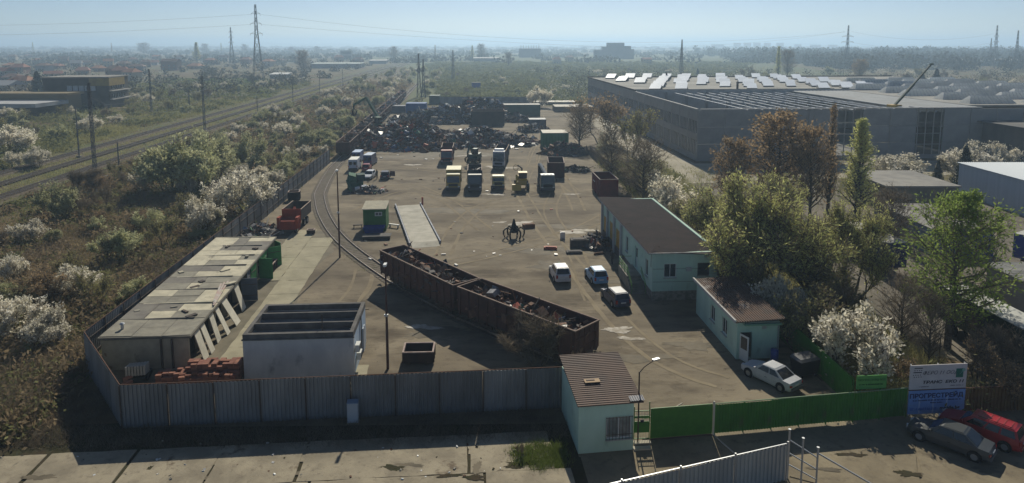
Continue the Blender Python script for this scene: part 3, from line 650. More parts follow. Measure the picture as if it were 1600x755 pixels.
def garages():
    o = G(297,574); e = G(430,404.7); d = e-o; rz = atan2(d.y,d.x)-pi/2; Lg = d.length
    t = thing('garage_row', 'long row of garages with patched tar felt roof along the left fence', 'garages', o, rz)
    W_ = 6.4; n = 8; bw = Lg/n; H = 2.45
    m = mat('garage_plaster', (0.42,0.375,0.27), (0.31,0.28,0.205), scale=.8, c3=(.12,.11,.09), s3=.7, t3=.62, rough=.95)
    b = MB(); b.box(-W_/2,.1,0,W_,.2,H); b.build('wall', m, t)
    b = MB(); b.box(-W_/2,Lg-.1,0,W_,.2,H); b.build('wall', m, t)
    b = MB(); b.box(-W_+.1,Lg/2,0,.2,Lg-.4,H+.12); b.build('wall', m, t)
    for i in range(1,n):
        b = MB(); b.box(-W_/2+.05,i*bw,0,W_-.5,.18,H); b.build('partition', m, t)
    for x_ in (-1.2,-2.0): b = MB(); b.box(x_,-.08,0,.12,.15,H); b.build('pipe', M_rustpost, t)
    rb = mat('roof_slab', (.18,.165,.13), (.12,.11,.09), scale=1)
    b = MB(); b.hull([(-W_-.15,-.2,H+.13),(.25,-.2,H+.0),(.25,Lg+.2,H+.0),(-W_-.15,Lg+.2,H+.13)], [(-W_-.15,-.2,H+.3),(.25,-.2,H+.17),(.25,Lg+.2,H+.17),(-W_-.15,Lg+.2,H+.3)]); b.build('roof', rb, t)
    cols = [mat('felt_grey', (.27,.25,.195), (.19,.175,.14), scale=.9, c3=(.29,.265,.21), s3=.8, t3=.6), mat('felt_dark', (.19,.175,.145), (.14,.125,.11), scale=.9, c3=(.22,.2,.16), s3=.8, t3=.62), mat('felt_pale', (.54,.49,.36), (.40,.365,.27), scale=.9, c3=(.15,.135,.11), s3=.7, t3=.58)]
    r = random.Random(5)
    for i in range(n):
        y0 = i*bw-.1; x = -W_-.1
        cuts = sorted([x, x+r.uniform(1.6,2.8), x+r.uniform(3.6,4.9), .18])
        for a, c_ in zip(cuts[:-1], cuts[1:]):
            for q in range(2):
                ya, yb = y0+q*bw/2+.02, y0+(q+1)*bw/2-.02
                zf = lambda xx: H+.178-.0195*(xx-.25)
                lift = .012+.03*r.random(); mm = r.choice(cols+cols[2:] if i else cols[:1])
                b = MB(); j = lambda: r.uniform(-.1,.1)*(q == 0)
                P = [(a+.02,ya+j(),0),(c_-.02,ya+j(),0),(c_-.02,yb,0),(a+.02,yb,0)]
                b.hull([(p[0],p[1],zf(p[0])+.004) for p in P], [(p[0],p[1],zf(p[0])+lift) for p in P]); b.build('felt_sheet', mm, t)
        b = MB(); b.box(-W_/2,y0+bw-.02,H+.24,W_-.4-r.random(),.12,.09,0); b.build('batten', cols[2] if i % 2 else cols[1], t)
    for i in range(16):
        b = MB(); x, y = r.uniform(-6,.0), r.uniform(2,Lg-1); b.box(x,y,H+.27,r.uniform(.2,1.0),r.uniform(.15,.5),r.uniform(.04,.16),r.uniform(0,3)); b.build('debris', r.choice(cols+[M_rustpost]), t)
    for i in range(3):
        b = MB(); b.box(-.25-.15*i,8.6,H+.3+.03*i,.16,6.0-i*.8,.05,R(6+2*i)); b.build('plank', mat('pinkish_plank', (.42,.28,.24), (.46,.43,.38), scale=1), t)
    b = MB(); b.tube((-5.4,1.3,H+.2),(-5.4,1.3,H+.75),.12,.12,8); b.tube((-5.4,1.3,H+.75),(-5.4,1.3,H+.85),.2,.1,8); b.build('roof_vent', M_galv, t)
    pale = mat('pale_door_leaf', (.66,.62,.50), (.52,.49,.40), scale=1.2); grn = mat('green_door_leaf', (.06,.26,.08), (.045,.2,.06), scale=1.5); blu = mat('blue_door_leaf', (.10,.12,.155), (.07,.09,.12), scale=1)
    for i in range(n):
        y0 = i*bw+.15; mm = pale if i < 4 else (blu if i == 4 else grn)
        dk = MB(); dk.box(-.75,y0+bw/2-.15,.02,.05,bw-.5,H-.1); dk.build('bay_shade_panel', M_dark, t)  # near-black panel stands in for the shade deep in the bay
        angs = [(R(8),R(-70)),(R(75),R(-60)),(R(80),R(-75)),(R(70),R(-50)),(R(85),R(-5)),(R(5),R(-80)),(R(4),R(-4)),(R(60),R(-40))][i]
        if i < 4:                                        # boards leaning on the open bays
            for q_ in range(2 if i < 2 else 1):
                b = MB(); yb = y0+.35+q_*1.5+r.uniform(-.2,.3); xb = r.uniform(.7,1.25); wb = r.uniform(.75,1.35); sk_ = r.uniform(-.1,.25)
                b.hull([(xb,yb,.05),(xb+.06,yb,.05),(xb+.06,yb+wb,.05),(xb,yb+wb,.05)], [(.08,yb+sk_,H-.1),(.14,yb+sk_,H-.1),(.14,yb+wb+sk_,H-.1),(.08,yb+wb+sk_,H-.1)]); b.build('leaning_board', pale, t)
            continue
        for s_, a in zip((0,1), angs):
            b = MB(); hy = y0 if s_ == 0 else y0+bw-.3
            b.T = Matrix.Translation((.02,hy,.06)) @ Matrix.Rotation((-a if s_ == 0 else -a if a > 0 else a+pi*0),4,'Z')
            if s_ == 0: b.box(0,(bw-.3)/4,0,.06,(bw-.3)/2-.03,H-.2)
            else:
                b.T = Matrix.Translation((.02,hy,.06)) @ Matrix.Rotation(-a if a < 0 else a,4,'Z'); b.box(0,-(bw-.3)/4,0,.06,(bw-.3)/2-.03,H-.2)
            l_ = b.build('door_leaf', mm, t)
            sg = 1 if s_ == 0 else -1
            for z_ in (.5,1.6): c_ = MB(); c_.T = b.T; c_.box(.045,sg*(bw-.3)/4,z_,.03,(bw-.3)/2-.1,.06); c_.build('brace', M_rustpost, l_)
garages()

# ================================================================ THE BIG HALL
def great_hall():
    t = thing('factory_hall', 'huge concrete factory hall with roof skylights and a stripped front bay', 'factory', C0, AX*.87)
    H = 11.0; Lx, Dy, Vf = 128.0, 130.0, 53.0
    mp = mat('hall_panel', (0.31,0.30,0.285), (0.25,0.245,0.235), scale=.25, c3=(.20,.19,.18), s3=.15, t3=.6, w3=.2, rough=.95, jitter=.05)
    mg = mat('hall_glazing', (0.10,0.13,0.16), (0.05,0.06,0.075), scale=.5, rough=.25, jitter=.3)
    pb = MB(); pb.box(3.0,0,0,5.94,.3,3.6); p36 = pb.mesh('panel', mp)
    n = 21
    for i in range(n):
        if i in (5,8): continue
        for k in range(3): inst('panel', p36, t, (i*6.1, .15, k*3.66), (0,0,0), (1,1,1))
    for i in (5,8):                                     # openings with bare frame
        inst('panel', p36, t, (i*6.1,.15,0), (0,0,0), (1,1,.25))
        for x in (0.4,2.2,4.0,5.7):
            b = MB(); b.box(i*6.1+x,.3,.9,.16,.16,H-.9); b.build('frame_post', mat('hall_steel', (.33,.31,.28)), t)
        for z in (3.0,5.4,7.8,10.6):
            b = MB(); b.box(i*6.1+3.05,.45,z,6.0,.14,.16); b.build('frame_beam', mat('hall_steel', (.33,.31,.28)), t)
    # left side: bays with two glazed bands
    lb = MB(); lb.box(0,3.0,0,.3,5.94,1.0); lp_ = lb.mesh('panel', mp)
    gb = MB(); gb.box(.05,3.0,0,.06,5.9,1.0); gl = gb.mesh('glazing', mg)
    fb = MB()
    for k in range(7): fb.box(-.02,.1+k*.97,0,.08,.08,1.0)
    fl = fb.mesh('mullion', mat('hall_mullion', (.36,.36,.36)))
    bars = MB()
    for z in (.33,.66): bars.box(-.02,3.0,z,.08,5.9,.03)
    for i in range(21):
        y = .35 + i*6.1
        for z, h, kind in ((0,1.3,'p'),(1.32,3.1,'g'),(4.44,1.5,'p'),(5.96,2.6,'g'),(8.58,2.42,'p')):
            if kind == 'p': inst('panel', lp_, t, (.15,y,z), (0,0,0), (1,1,h))
            else:
                inst('glazing', gl, t, (.15,y,z), (0,0,0), (1,1,h)); inst('mullions', fl, t, (.15,y,z), (0,0,0), (1,1,h))
    b = MB()
    b.box(Lx-.15,Dy/2,0,.3,Dy,H); b.box(Lx/2,Dy-.15,0,Lx-.6,.3,H); b.build('wall', mp, t)
    b = MB(); b.box(Lx/2,Vf,0,Lx-.7,.35,H+.6); b.build('wall', mat('inner_wall', (.42,.42,.41), (.33,.33,.32), scale=.3, rough=.95), t)
    for i in range(11):
        b = MB(); b.box(3+i*6.1,Vf-.45,.4,.5,.5,H-.5); b.build('pilaster', mp, t)
    roofm = mat('hall_roof_felt', (.33,.32,.29), (.23,.225,.21), scale=.12, c3=(.15,.145,.135), s3=.08, t3=.6, rough=.95)
    b = MB(); b.box(Lx/2,(Vf+Dy)/2+.1,H,Lx-.1,Dy-Vf-.3,.35); b.build('roof', roofm, t)
    b = MB(); b.box(63+(Lx-63)/2,Vf/2+2,H-.1,Lx-63.6,Vf-4.6,.35); b.build('roof', roofm, t)
    b = MB(); b.box(Lx/2,Dy+.1,H+.3,Lx+.3,.3,.5); b.box(-.06,(Vf+Dy)/2,H+.3,.3,Dy-Vf,.45); b.box(30,Vf+.4,H+.36,60,.3,.4); b.build('parapet', mat('dark_parapet', (.09,.085,.08)), t)
    b = MB(); b.box(-.0,Vf/2,H+.02,.45,Vf-.4,.2); b.box(32,.15,H+.02,63,.5,.18); b.build('coping', mat('pale_coping', (.42,.41,.39)), t)
    # bare trusses over the front bay, light metal strip on the right of it
    steel = mat('white_truss', (.62,.64,.66), rough=.6)
    b = MB(); b.box(31.5,Vf/2,.05,62,Vf-1,.03); b.build('floor', mat('hall_floor',(.17,.165,.155),(.11,.105,.10),scale=.1), t)
    for i in range(11):
        b = MB(); x = 11.5+i*3.3
        b.box(x,Vf/2,H-.3,.3,Vf-1.2,.1)
        for k in range(12):
            y0, y1 = 1+k*4.3, 1+(k+1)*4.3
            b.box(x,y0,H-.7,.1,.1,.4)
        b.build('truss', steel, t)
    for k in range(4):
        b = MB(); b.box(28.5,6+k*13,H-.2,34,.1,.1); b.build('purlin', steel, t)
    ridged_roof(t, 46.5, 63, .5, Vf-.3, H+.1, mat('zinc_roof', (.24,.26,.28), (.19,.205,.22), scale=.2, rough=.75, metal=.0), 'y', 1.1, .12, name='roof_sheeting')
    for i in range(10):
        b = MB(); b.box(46.2+i*1.8,Vf/2,H-.9,.16,Vf-1,.2); b.build('beam', steel, t)
    # skylight hatches
    sm = mat('skylight_pane', (.86,.88,.88), (.76,.79,.8), scale=1, rough=.24, jitter=.1, spec=1.0); ss = mat('skylight_side', (.16,.16,.155))
    b = MB(); b.hull([(-.1,0,0),(3.6,0,0),(6.4,7,0),(2.8,7,0)], [(-.1,0,.4),(3.6,0,.4),(6.4,7,.4),(2.8,7,.4)])
    for x_ in (3.0,6.1): b.bar((x_,6.8,.2),(x_,6.8,1.7),.14)
    b.add([(3.5,0,.4),(6.2,6.9,.4),(6.2,6.9,1.65)],[(0,1,2)])
    sb = b.mesh('skylight', ss)
    p = MB(); p.quad((-.1,-.1,.48),(3.6,-.1,.48),(6.4,7.1,1.75),(2.7,7.1,1.75)); pm_ = p.mesh('pane', sm)
    r = random.Random(11)
    for j in range(7):
        for i in range(11):
            u, v = 5+i*7.4+(j % 2)*3.2+r.uniform(-.5,.5), Vf+3+j*10.6+r.uniform(-1,1)
            if u > 78 or r.random() < .1: continue
            s_ = inst('skylight', sb, t, (u,v,H+.34), (0,0,r.uniform(-.05,.05)), r.uniform(.8,1.05)); inst('pane', pm_, s_)
    hm = mat('ridge_light_glass', (.8,.82,.82), (.66,.7,.7), scale=1.2, rough=.4, jitter=.15, transl=.6)
    b = MB(); b.hull([(0,0,0),(11.5,0,0),(11.5,3.6,0),(0,3.6,0)], [(1.3,1.5,1.7),(10.2,1.5,1.7),(10.2,2.1,1.7),(1.3,2.1,1.7)]); hb = b.mesh('ridge_light', hm)
    q = MB()
    for k in range(11): q.bar((.4+k*1.07,-.02,.05),(1.3+k*.87,1.48,1.73),.08); 
    q.bar((1.3,1.8,1.74),(10.2,1.8,1.74),.12); qm = q.mesh('glazing_bar', steel)
    for j in range(8):
        for i in range(4):
            u, v = 66+i*15.2+(j % 2)*2, 7+j*11.4
            if v > Vf and u < 80: u += 16
            if u > 115: continue
            s_ = inst('ridge_light', hb, t, (u,v,H+(.25 if v < Vf-3 else .35))); inst('glazing_bars', qm, s_)
    for i, (u, v) in enumerate(((28,Vf+62),(31,Vf+1.5))):
        b = MB(); b.tube((u,v,H+.3),(u,v,H+2.6),.35,.35,8); b.tube((u,v,H+2.6),(u,v,H+2.9),.5,.2,8); b.build('roof_vent', M_rustpost, t)
    c = thing('mobile_crane', 'green telescopic crane boom reaching up out of the hall roof', 'crane', hall(46.5,5), AX)
    gm = mat('crane_green', (.05,.075,.06), rough=.7); ym = mat('crane_yellow', (.55,.36,.08), rough=.5)
    b = MB(); b.box(0,0,.6,9,2.5,.8); b.build('chassis', ym, c)
    for x in (-3.2,-1.2,2.2,3.6):
        for y in (-1.1,1.1):
            b = MB(); b.tube((x,y-.15,.55),(x,y+.15,.55),.55,.55,12); b.build('wheel', M_dark, c)
    b = MB(); b.box(-1,0,1.4,3.2,2.3,1.6); b.build('turret', ym, c); b = MB(); b.box(3.8,0,1.4,1.2,2.2,1.6); b.build('cab', ym, c)
    b = MB(); b.bar((-1,0,3),(0.2,0,11.2),.7,.7); b.bar((0.2,0,11.2),(4.6,0.2,16.0),.46,.46); b.build('boom', gm, c)
    b = MB(); b.bar((4.4,.2,15.8),(8.4,.4,20.3),.32,.32); b.box(8.6,.4,20.2,.8,.4,.35); b.build('boom_tip', gm, c)
    b = MB(); b.box(0.2,0,10.9,2.4,1.8,.5); b.build('platform', ym, c)
great_hall()

# ---------------------------------------------------------------- sheds and trailers of the neighbouring lots
def shed(name, label, cat, x0, x1, y0, y1, h, wm, rm, rz=0.0, over=.25, holes={}, ridge=None, roof_rise=0.0):
    Lx, Dy = x1-x0, y1-y0; t = thing(name, label, cat, Q(x0,y0), rz)
    walls(t, Lx, Dy, h, wm, holes, T=.2)
    for sd, hs in holes.items():
        for q in hs: window(t, side_matrix(sd,Lx,Dy), *q, cols=2, sill=False)
    if ridge: ridged_roof(t, -over, Lx+over, -over, Dy+over, h+.1, rm, ridge, .35, .05, roof_rise)
    else:
        b = MB(); b.box(Lx/2,Dy/2,h,Lx+2*over,Dy+2*over,.22); b.build('roof', rm, t)
    return t
M_greyroof = mat('grey_felt_roof', (.27,.255,.225), (.19,.18,.165), scale=.4, c3=(.13,.125,.115), s3=.3, t3=.6)
M_paleroof = mat('pale_sheet_roof', (.46,.44,.38), (.34,.325,.29), scale=.8, rough=.7)
M_drab = mat('drab_wall', (.22,.19,.14), (.16,.14,.11), scale=.6)
M_bluewall = mat('blue_wall', (.05,.09,.32), (.04,.07,.25), scale=.6)
shed('flat_roof_shed', 'drab shed with flat grey roof behind the big willows', 'shed', 55.6,66.3,100,112,3.7,M_drab,M_greyroof, holes={'S':[(7.4,1.6,1.4,1.2)]})
shed('blue_parapet_shed', 'low grey blue flat-roofed building behind the green birch', 'shed', 49.4,56.8,79.5,92,3.0,mat('bluegrey_wall',(.24,.28,.33),(.18,.21,.25),scale=.6),M_greyroof, over=.05)
b = MB(); b.box(0,0,0,6.9,.2,2.6); b.box(-3.3,.12,0,.1,.08,2.7); b.box(3.3,.12,0,.1,.08,2.7); tag(b.build('blue_screen', M_bluewall, None, False, Q(53,78.9)), 'bright blue sheet screen in front of the flat-roofed building', 'screen')
shed('metal_warehouse', 'pale blue grey metal warehouse cut off at the right edge', 'warehouse', 74,100,94,112,5.2,mat('metal_cladding',(.42,.48,.55),(.37,.43,.5),scale=.3,stretch=(6,6,.2)),mat('metal_roof_blue',(.40,.46,.52),rough=.5), ridge='y')
shed('grey_sheet_shed', 'grey shed with pale roof at the right edge of the lot', 'shed', 46.5,56,60.5,66.2,3.4,mat('grey_cladding',(.26,.25,.24),(.2,.19,.185),scale=.5),M_paleroof, ridge='x')
shed('dark_annex', 'dark roofed annex beside the factory hall at far right', 'annex', 103,140,136,147,8.0,mat('annex_wall',(.17,.15,.125),(.13,.115,.1),scale=.3),mat('annex_roof',(.10,.095,.09),(.14,.13,.12),scale=.2), rz=AX*.87, over=1.2, holes={'S':[(3,4.4,4,2.4),(9,4.4,4,2.4),(15,4.4,4,2.4)]})
def trailer(x, y, Lg, rz, body, roof, label, h=3.9):
    t = thing('semi_trailer', label, 'trailer', Q(x,y), rz)
    b = MB(); b.box(0,Lg/2,1.15,2.5,Lg,h-1.2); b.build('box_body', body, t)
    b = MB(); b.box(0,Lg/2,h-.05,2.54,Lg+.04,.06); b.build('roof', roof, t)
    b = MB(); b.box(0,Lg/2,.85,1.0,Lg-.4,.28); b.build('chassis', M_rustpost, t)
    for k in range(3):
        for s_ in (-1,1):
            b = MB(); b.tube((s_*1.0-.16,Lg-1.6-k*1.25,.5),(s_*1.0+.16,Lg-1.6-k*1.25,.5),.5,.5,14); b.build('wheel', M_dark, t)
    for s_ in (-1,1):
        b = MB(); b.box(s_*.8,2.2,.05,.16,.16,.9); b.build('landing_leg', M_rustpost, t)
    for k in range(int(Lg/1.3)):
        for s_ in (-1,1):
            b = MB(); b.box(s_*1.265,.5+k*1.3,1.2,.03,.07,h-1.3); b.build('side_rib', body, t)
    for s_ in (-.62,.62):
        b = MB(); b.box(s_,-.02,1.25,1.15,.04,h-1.4); b.build('rear_door', body, t)
trailer(40.7,71.6,8.4,R(1),mat('navy_tarp',(.02,.03,.11),(.015,.02,.08),scale=1,rough=.5),M_paleroof,'dark blue trailer with pale roof between willow and birch')
trailer(39.0,50.2,9.0,R(3),mat('dark_green_tarp',(.03,.05,.03),(.022,.036,.024),scale=1,rough=.55),mat('white_tarp',(.52,.52,.48),(.40,.40,.37),scale=.8),'dark green trailer with white roof right of the billboard')
trailer(54.5,69.2,8.0,R(-62),mat('royal_blue_tarp',(.03,.06,.27),(.025,.05,.22),scale=1,rough=.5),M_paleroof,'royal blue trailer with pale roof at the right edge')
trailer(56.5,74.2,8.0,R(-62),mat('royal_blue_tarp',(.03,.06,.27)),mat('white_tarp',(.52,.52,.48)),'royal blue trailer parked farther back beside the other blue one')
# pipe frame round the lot
def pipe_frame():
    t = thing('pipe_frame_fence', 'open steel pipe frame along the lot behind the white shrub', 'fence', (0,0,0))
    P = [Q(34.0,70), Q(33.6,64), Q(33.3,58), Q(33.0,52), Q(32.7,47)]
    for p in P: b = MB(); b.tube(p,p+Vector((0,0,2.6)),.05,.05,6); b.build('post', M_rustpost, t)
    for a, c_ in zip(P[:-1],P[1:]):
        for z in (.5,2.5): b = MB(); b.tube(a+Vector((0,0,z)),c_+Vector((0,0,z)),.035,.035,5); b.build('rail', M_rustpost, t)
    b = MB(); b.tube(P[0]+Vector((0,0,2.5)),P[0]+Vector((-4,-.8,1.9)),.05,.05,6); b.build('brace', M_galv, t)
pipe_frame()
# ================================================================ VEGETATION
M_bark = mat('bark', (0.085,0.068,0.05), (0.055,0.045,0.035), scale=6, rough=.95)
M_palebark = mat('pale_bark', (0.16,0.14,0.115), (0.09,0.075,0.06), scale=5, rough=.95)
LEAF = {
 'blossom': mat('white_blossom', (0.86,0.81,0.70), (0.58,0.54,0.40), scale=.9, rough=.8, transl=.5, jitter=.14, spec=.1),
 'greyblossom': mat('grey_blossom', (0.56,0.55,0.34), (0.36,0.37,0.18), scale=.7, rough=.8, transl=.4, jitter=.18, spec=.1),
 'bare': mat('bare_twigs', (0.25,0.205,0.145), (0.16,0.13,0.095), scale=.6, rough=.9, transl=.3, jitter=.2, spec=.1),
 'rusty': mat('rusty_buds', (0.44,0.31,0.175), (0.31,0.225,0.13), scale=.6, rough=.9, transl=.5, jitter=.12, spec=.1),
 'willow': mat('willow_leaf', (0.70,0.69,0.27), (0.47,0.49,0.18), scale=.35, rough=.8, transl=.45, jitter=.08, spec=.15),
 'birch': mat('birch_leaf', (0.36,0.46,0.11), (0.22,0.30,0.07), scale=.5, rough=.8, transl=.5, jitter=.06, spec=.15),
 'olive': mat('olive_buds', (0.40,0.38,0.16), (0.27,0.25,0.11), scale=.5, rough=.9, transl=.35, jitter=.16, spec=.1),
 'conifer': mat('conifer_needles', (0.022,0.035,0.018), (0.014,0.022,0.012), scale=.6, rough=.8, transl=.1, jitter=.1, spec=.2),
 'grass': mat('grass_blades', (0.19,0.24,0.05), (0.13,0.17,0.035), scale=.3, rough=.9, transl=.3, world=True, spec=.1),
 'straw': mat('dry_straw', (0.40,0.31,0.17), (0.26,0.195,0.10), scale=.25, rough=.9, transl=.3, world=True, spec=.1),
}
def grow(rs, H, spread, stems, trunk_h, r0, levels, kids, droop=0.0, up=.55, low=1, tl=(.15,.5)):
    """branch segments (p0, p1, r0, r1) and twig ends with directions"""
    seg, tips = [], []
    def rec(p, d, ln, r, lv):
        q = p
        n = 3 if lv == 0 else 2
        for i in range(n):
            d = (d + Vector((rs.gauss(0,.13), rs.gauss(0,.13), rs.gauss(0,.08) + (up*.18 if lv < 2 else -droop*.25)))).normalized()
            nq = q + d*(ln/n); r2 = r*(1-.28*(i+1)/n)
            seg.append((q, nq, r*(1-.28*i/n), r2)); 
            if lv >= levels-1: tips.append((nq, d, ln))
            elif lv >= low: tips.append((nq, (d + Vector((rs.gauss(0,.6), rs.gauss(0,.6), rs.gauss(0,.3)))).normalized(), ln*.8))
            if lv >= levels-1: pass
            elif i >= 0 and lv > 0 or i == n-1:
                for _ in range(kids if i == n-1 else max(1, kids-2)):
                    a = rs.uniform(0, 2*pi); s_ = rs.uniform(.55,1.05)
                    e = Vector((cos(a)*spread, sin(a)*spread, up + rs.uniform(-.2,.3)))
                    rec(nq, (d*.75 + e*s_).normalized(), ln*rs.uniform(.58,.8), r2*.62, lv+1)
            q = nq
    for k in range(stems):
        a = 2*pi*k/max(1,stems) + rs.uniform(-.4,.4); tilt = 0 if stems == 1 else rs.uniform(*tl)
        d = Vector((cos(a)*tilt, sin(a)*tilt, 1)).normalized(); p = Vector((cos(a)*.12*(stems > 1), sin(a)*.12*(stems > 1), -.1))
        rec(p, d, trunk_h*rs.uniform(.85,1.15), r0*(1 if stems == 1 else rs.uniform(.5,.8)), 0)
    return seg, tips
def fit(seg, tips, H, Wd):
    zs = max(t[0].z for t in tips); xs = sorted(hypot(t[0].x,t[0].y) for t in tips)[int(len(tips)*.93)]
    kz, kx = H*.97/zs, (Wd/2*.92)/max(.1,xs)
    e = 1.4
    f = lambda p: Vector((p.x*kx, p.y*kx, H*(max(0,p.z*kz/H))**e if p.z > 0 else p.z))
    return [(f(a),f(b),r,s_) for a,b,r,s_ in seg], [(f(a),Vector((d.x*kx,d.y*kx,d.z*kz)).normalized(),l*min(kx,kz)) for a,d,l in tips]
def spindle(rs, H, Wd, nb, z0, rise, prof, lean=0.0, sub=4):
    """one straight stem with side limbs; prof(t) gives the crown's half width along its height"""
    seg, tips = [], []; P = [Vector((lean*H*(k/7)**2+rs.gauss(0,.04)*k*.3, rs.gauss(0,.04)*k*.3, H*k/7*.97-.1*(k == 0))) for k in range(8)]
    rr = lambda t: H*.021*(1-t)+.015
    for k in range(7): seg.append((P[k],P[k+1],rr(k/7),rr((k+1)/7)))
    for i in range(nb):
        t = z0+(1-z0)*(i+rs.random())/nb; u = t*7; k = min(6,int(u)); b0 = P[k].lerp(P[k+1],u-k); a = i*2.4+rs.uniform(-.4,.4); L_ = Wd/2*prof((t-z0)/(1-z0))*rs.uniform(.65,1.12)+.25
        d = Vector((cos(a),sin(a),rise+rs.uniform(-.2,.25))).normalized(); m1 = b0+d*L_*.5; d2 = (d+Vector((rs.gauss(0,.25),rs.gauss(0,.25),.12+.25*rise))).normalized(); e = m1+d2*L_*.55
        r0 = max(.02,rr(t)*.45); seg += [(b0,m1,r0,r0*.65),(m1,e,r0*.65,.015)]; tips += [(e,d2,L_*.4),(m1,d,L_*.35)]
        for q in range(sub):
            o = b0.lerp(m1,rs.uniform(.45,1)) if q % 2 else m1.lerp(e,rs.random()); d3 = (d2+Vector((rs.gauss(0,.7),rs.gauss(0,.7),rs.gauss(.1,.5)))).normalized(); f = o+d3*L_*rs.uniform(.25,.45)
            seg.append((o,f,.02,.01)); tips.append((f,d3,L_*.33)); tips.append((o.lerp(f,.5),d3,L_*.3))
    return seg, tips
def seg_mesh(name, seg, m, rmin=.012):
    b = MB()
    for a, c_, r, s_ in seg:
        if (c_-a).length < 1e-4: continue
        n = 6 if r > .1 else (4 if r > .035 else 3)
        b.tube(a, c_, max(r,rmin), max(s_,rmin*.8), n, False)
    return b.mesh(name, m)
def cards(C_, D_, size, rs, flat=0.0, aspect=1.6):
    """quads at C_ (n,3) with random turn; D_ is a preferred long axis or None"""
    n = len(C_); g = np.random.default_rng(rs)
    A = g.normal(size=(n,3)) if D_ is None else D_ + g.normal(size=(n,3))*.45
    A /= np.linalg.norm(A,axis=1,keepdims=True)+1e-9
    B = g.normal(size=(n,3)); B -= A*np.sum(A*B,axis=1,keepdims=True); B /= np.linalg.norm(B,axis=1,keepdims=True)+1e-9
    s_ = (size*g.uniform(.6,1.35,size=(n,1)))
    A *= s_*aspect/2; B *= s_/2
    V = np.stack([C_-A, C_+B*.9, C_+A, C_-B*.9], axis=1).reshape(-1,3)
    return V, np.arange(4*n).reshape(n,4)
def crown_mesh(name, tips, kind, per, leaf, rad, seed, twig=True, m=None, twig_r=.014, weep=0.0, twigs_per=2, aspect=1.6):
    g = np.random.default_rng(seed)
    T = np.array([t[0] for t in tips]); D = np.array([t[1] for t in tips]); Ln = np.array([t[2] for t in tips])[:,None]
    VV, FF, mi = [], [], []; off = 0
    # twigs: thin slivers
    if twig:
        k = twigs_per; P0 = np.repeat(T - D*Ln*.25, k, 0); dd = np.repeat(D,k,0) + g.normal(size=(len(P0),3))*.55 + np.array([0,0,-weep]); dd /= np.linalg.norm(dd,axis=1,keepdims=True)
        P1 = P0 + dd*np.repeat(Ln,k,0)*g.uniform(.5,1.3,size=(len(P0),1))
        sd_ = np.cross(dd, g.normal(size=dd.shape)); sd_ /= np.linalg.norm(sd_,axis=1,keepdims=True)+1e-9
        V = np.stack([P0-sd_*twig_r, P0+sd_*twig_r, P1+sd_*twig_r*.4, P1-sd_*twig_r*.4],axis=1).reshape(-1,3)
        VV.append(V); FF.append(np.arange(len(V)).reshape(-1,4)+off); mi.append(np.ones(len(P0),dtype=np.int32)); off += len(V)
        base = (P0,P1)
    if per:
        n = len(tips)*per
        if twig:
            i = g.integers(0,len(base[0]),n); t = g.uniform(.1,1.05,size=(n,1)); Cc = base[0][i] + (base[1][i]-base[0][i])*t + g.normal(size=(n,3))*rad*.45
            Dd = (base[1][i]-base[0][i]); Dd /= np.linalg.norm(Dd,axis=1,keepdims=True)+1e-9
        else:
            i = g.integers(0,len(T),n); Cc = T[i] + g.normal(size=(n,3))*rad; Dd = None
        V, Fq = cards(Cc, Dd, leaf, seed+1, aspect=aspect); VV.append(V); FF.append(Fq+off); mi.append(np.zeros(n,dtype=np.int32)); off += len(V)
    me = quick(np.concatenate(VV), np.concatenate(FF), name, [m or LEAF[kind], LEAF['bare']])
    me.polygons.foreach_set('material_index', np.concatenate(mi)); return me
PROTO = {}
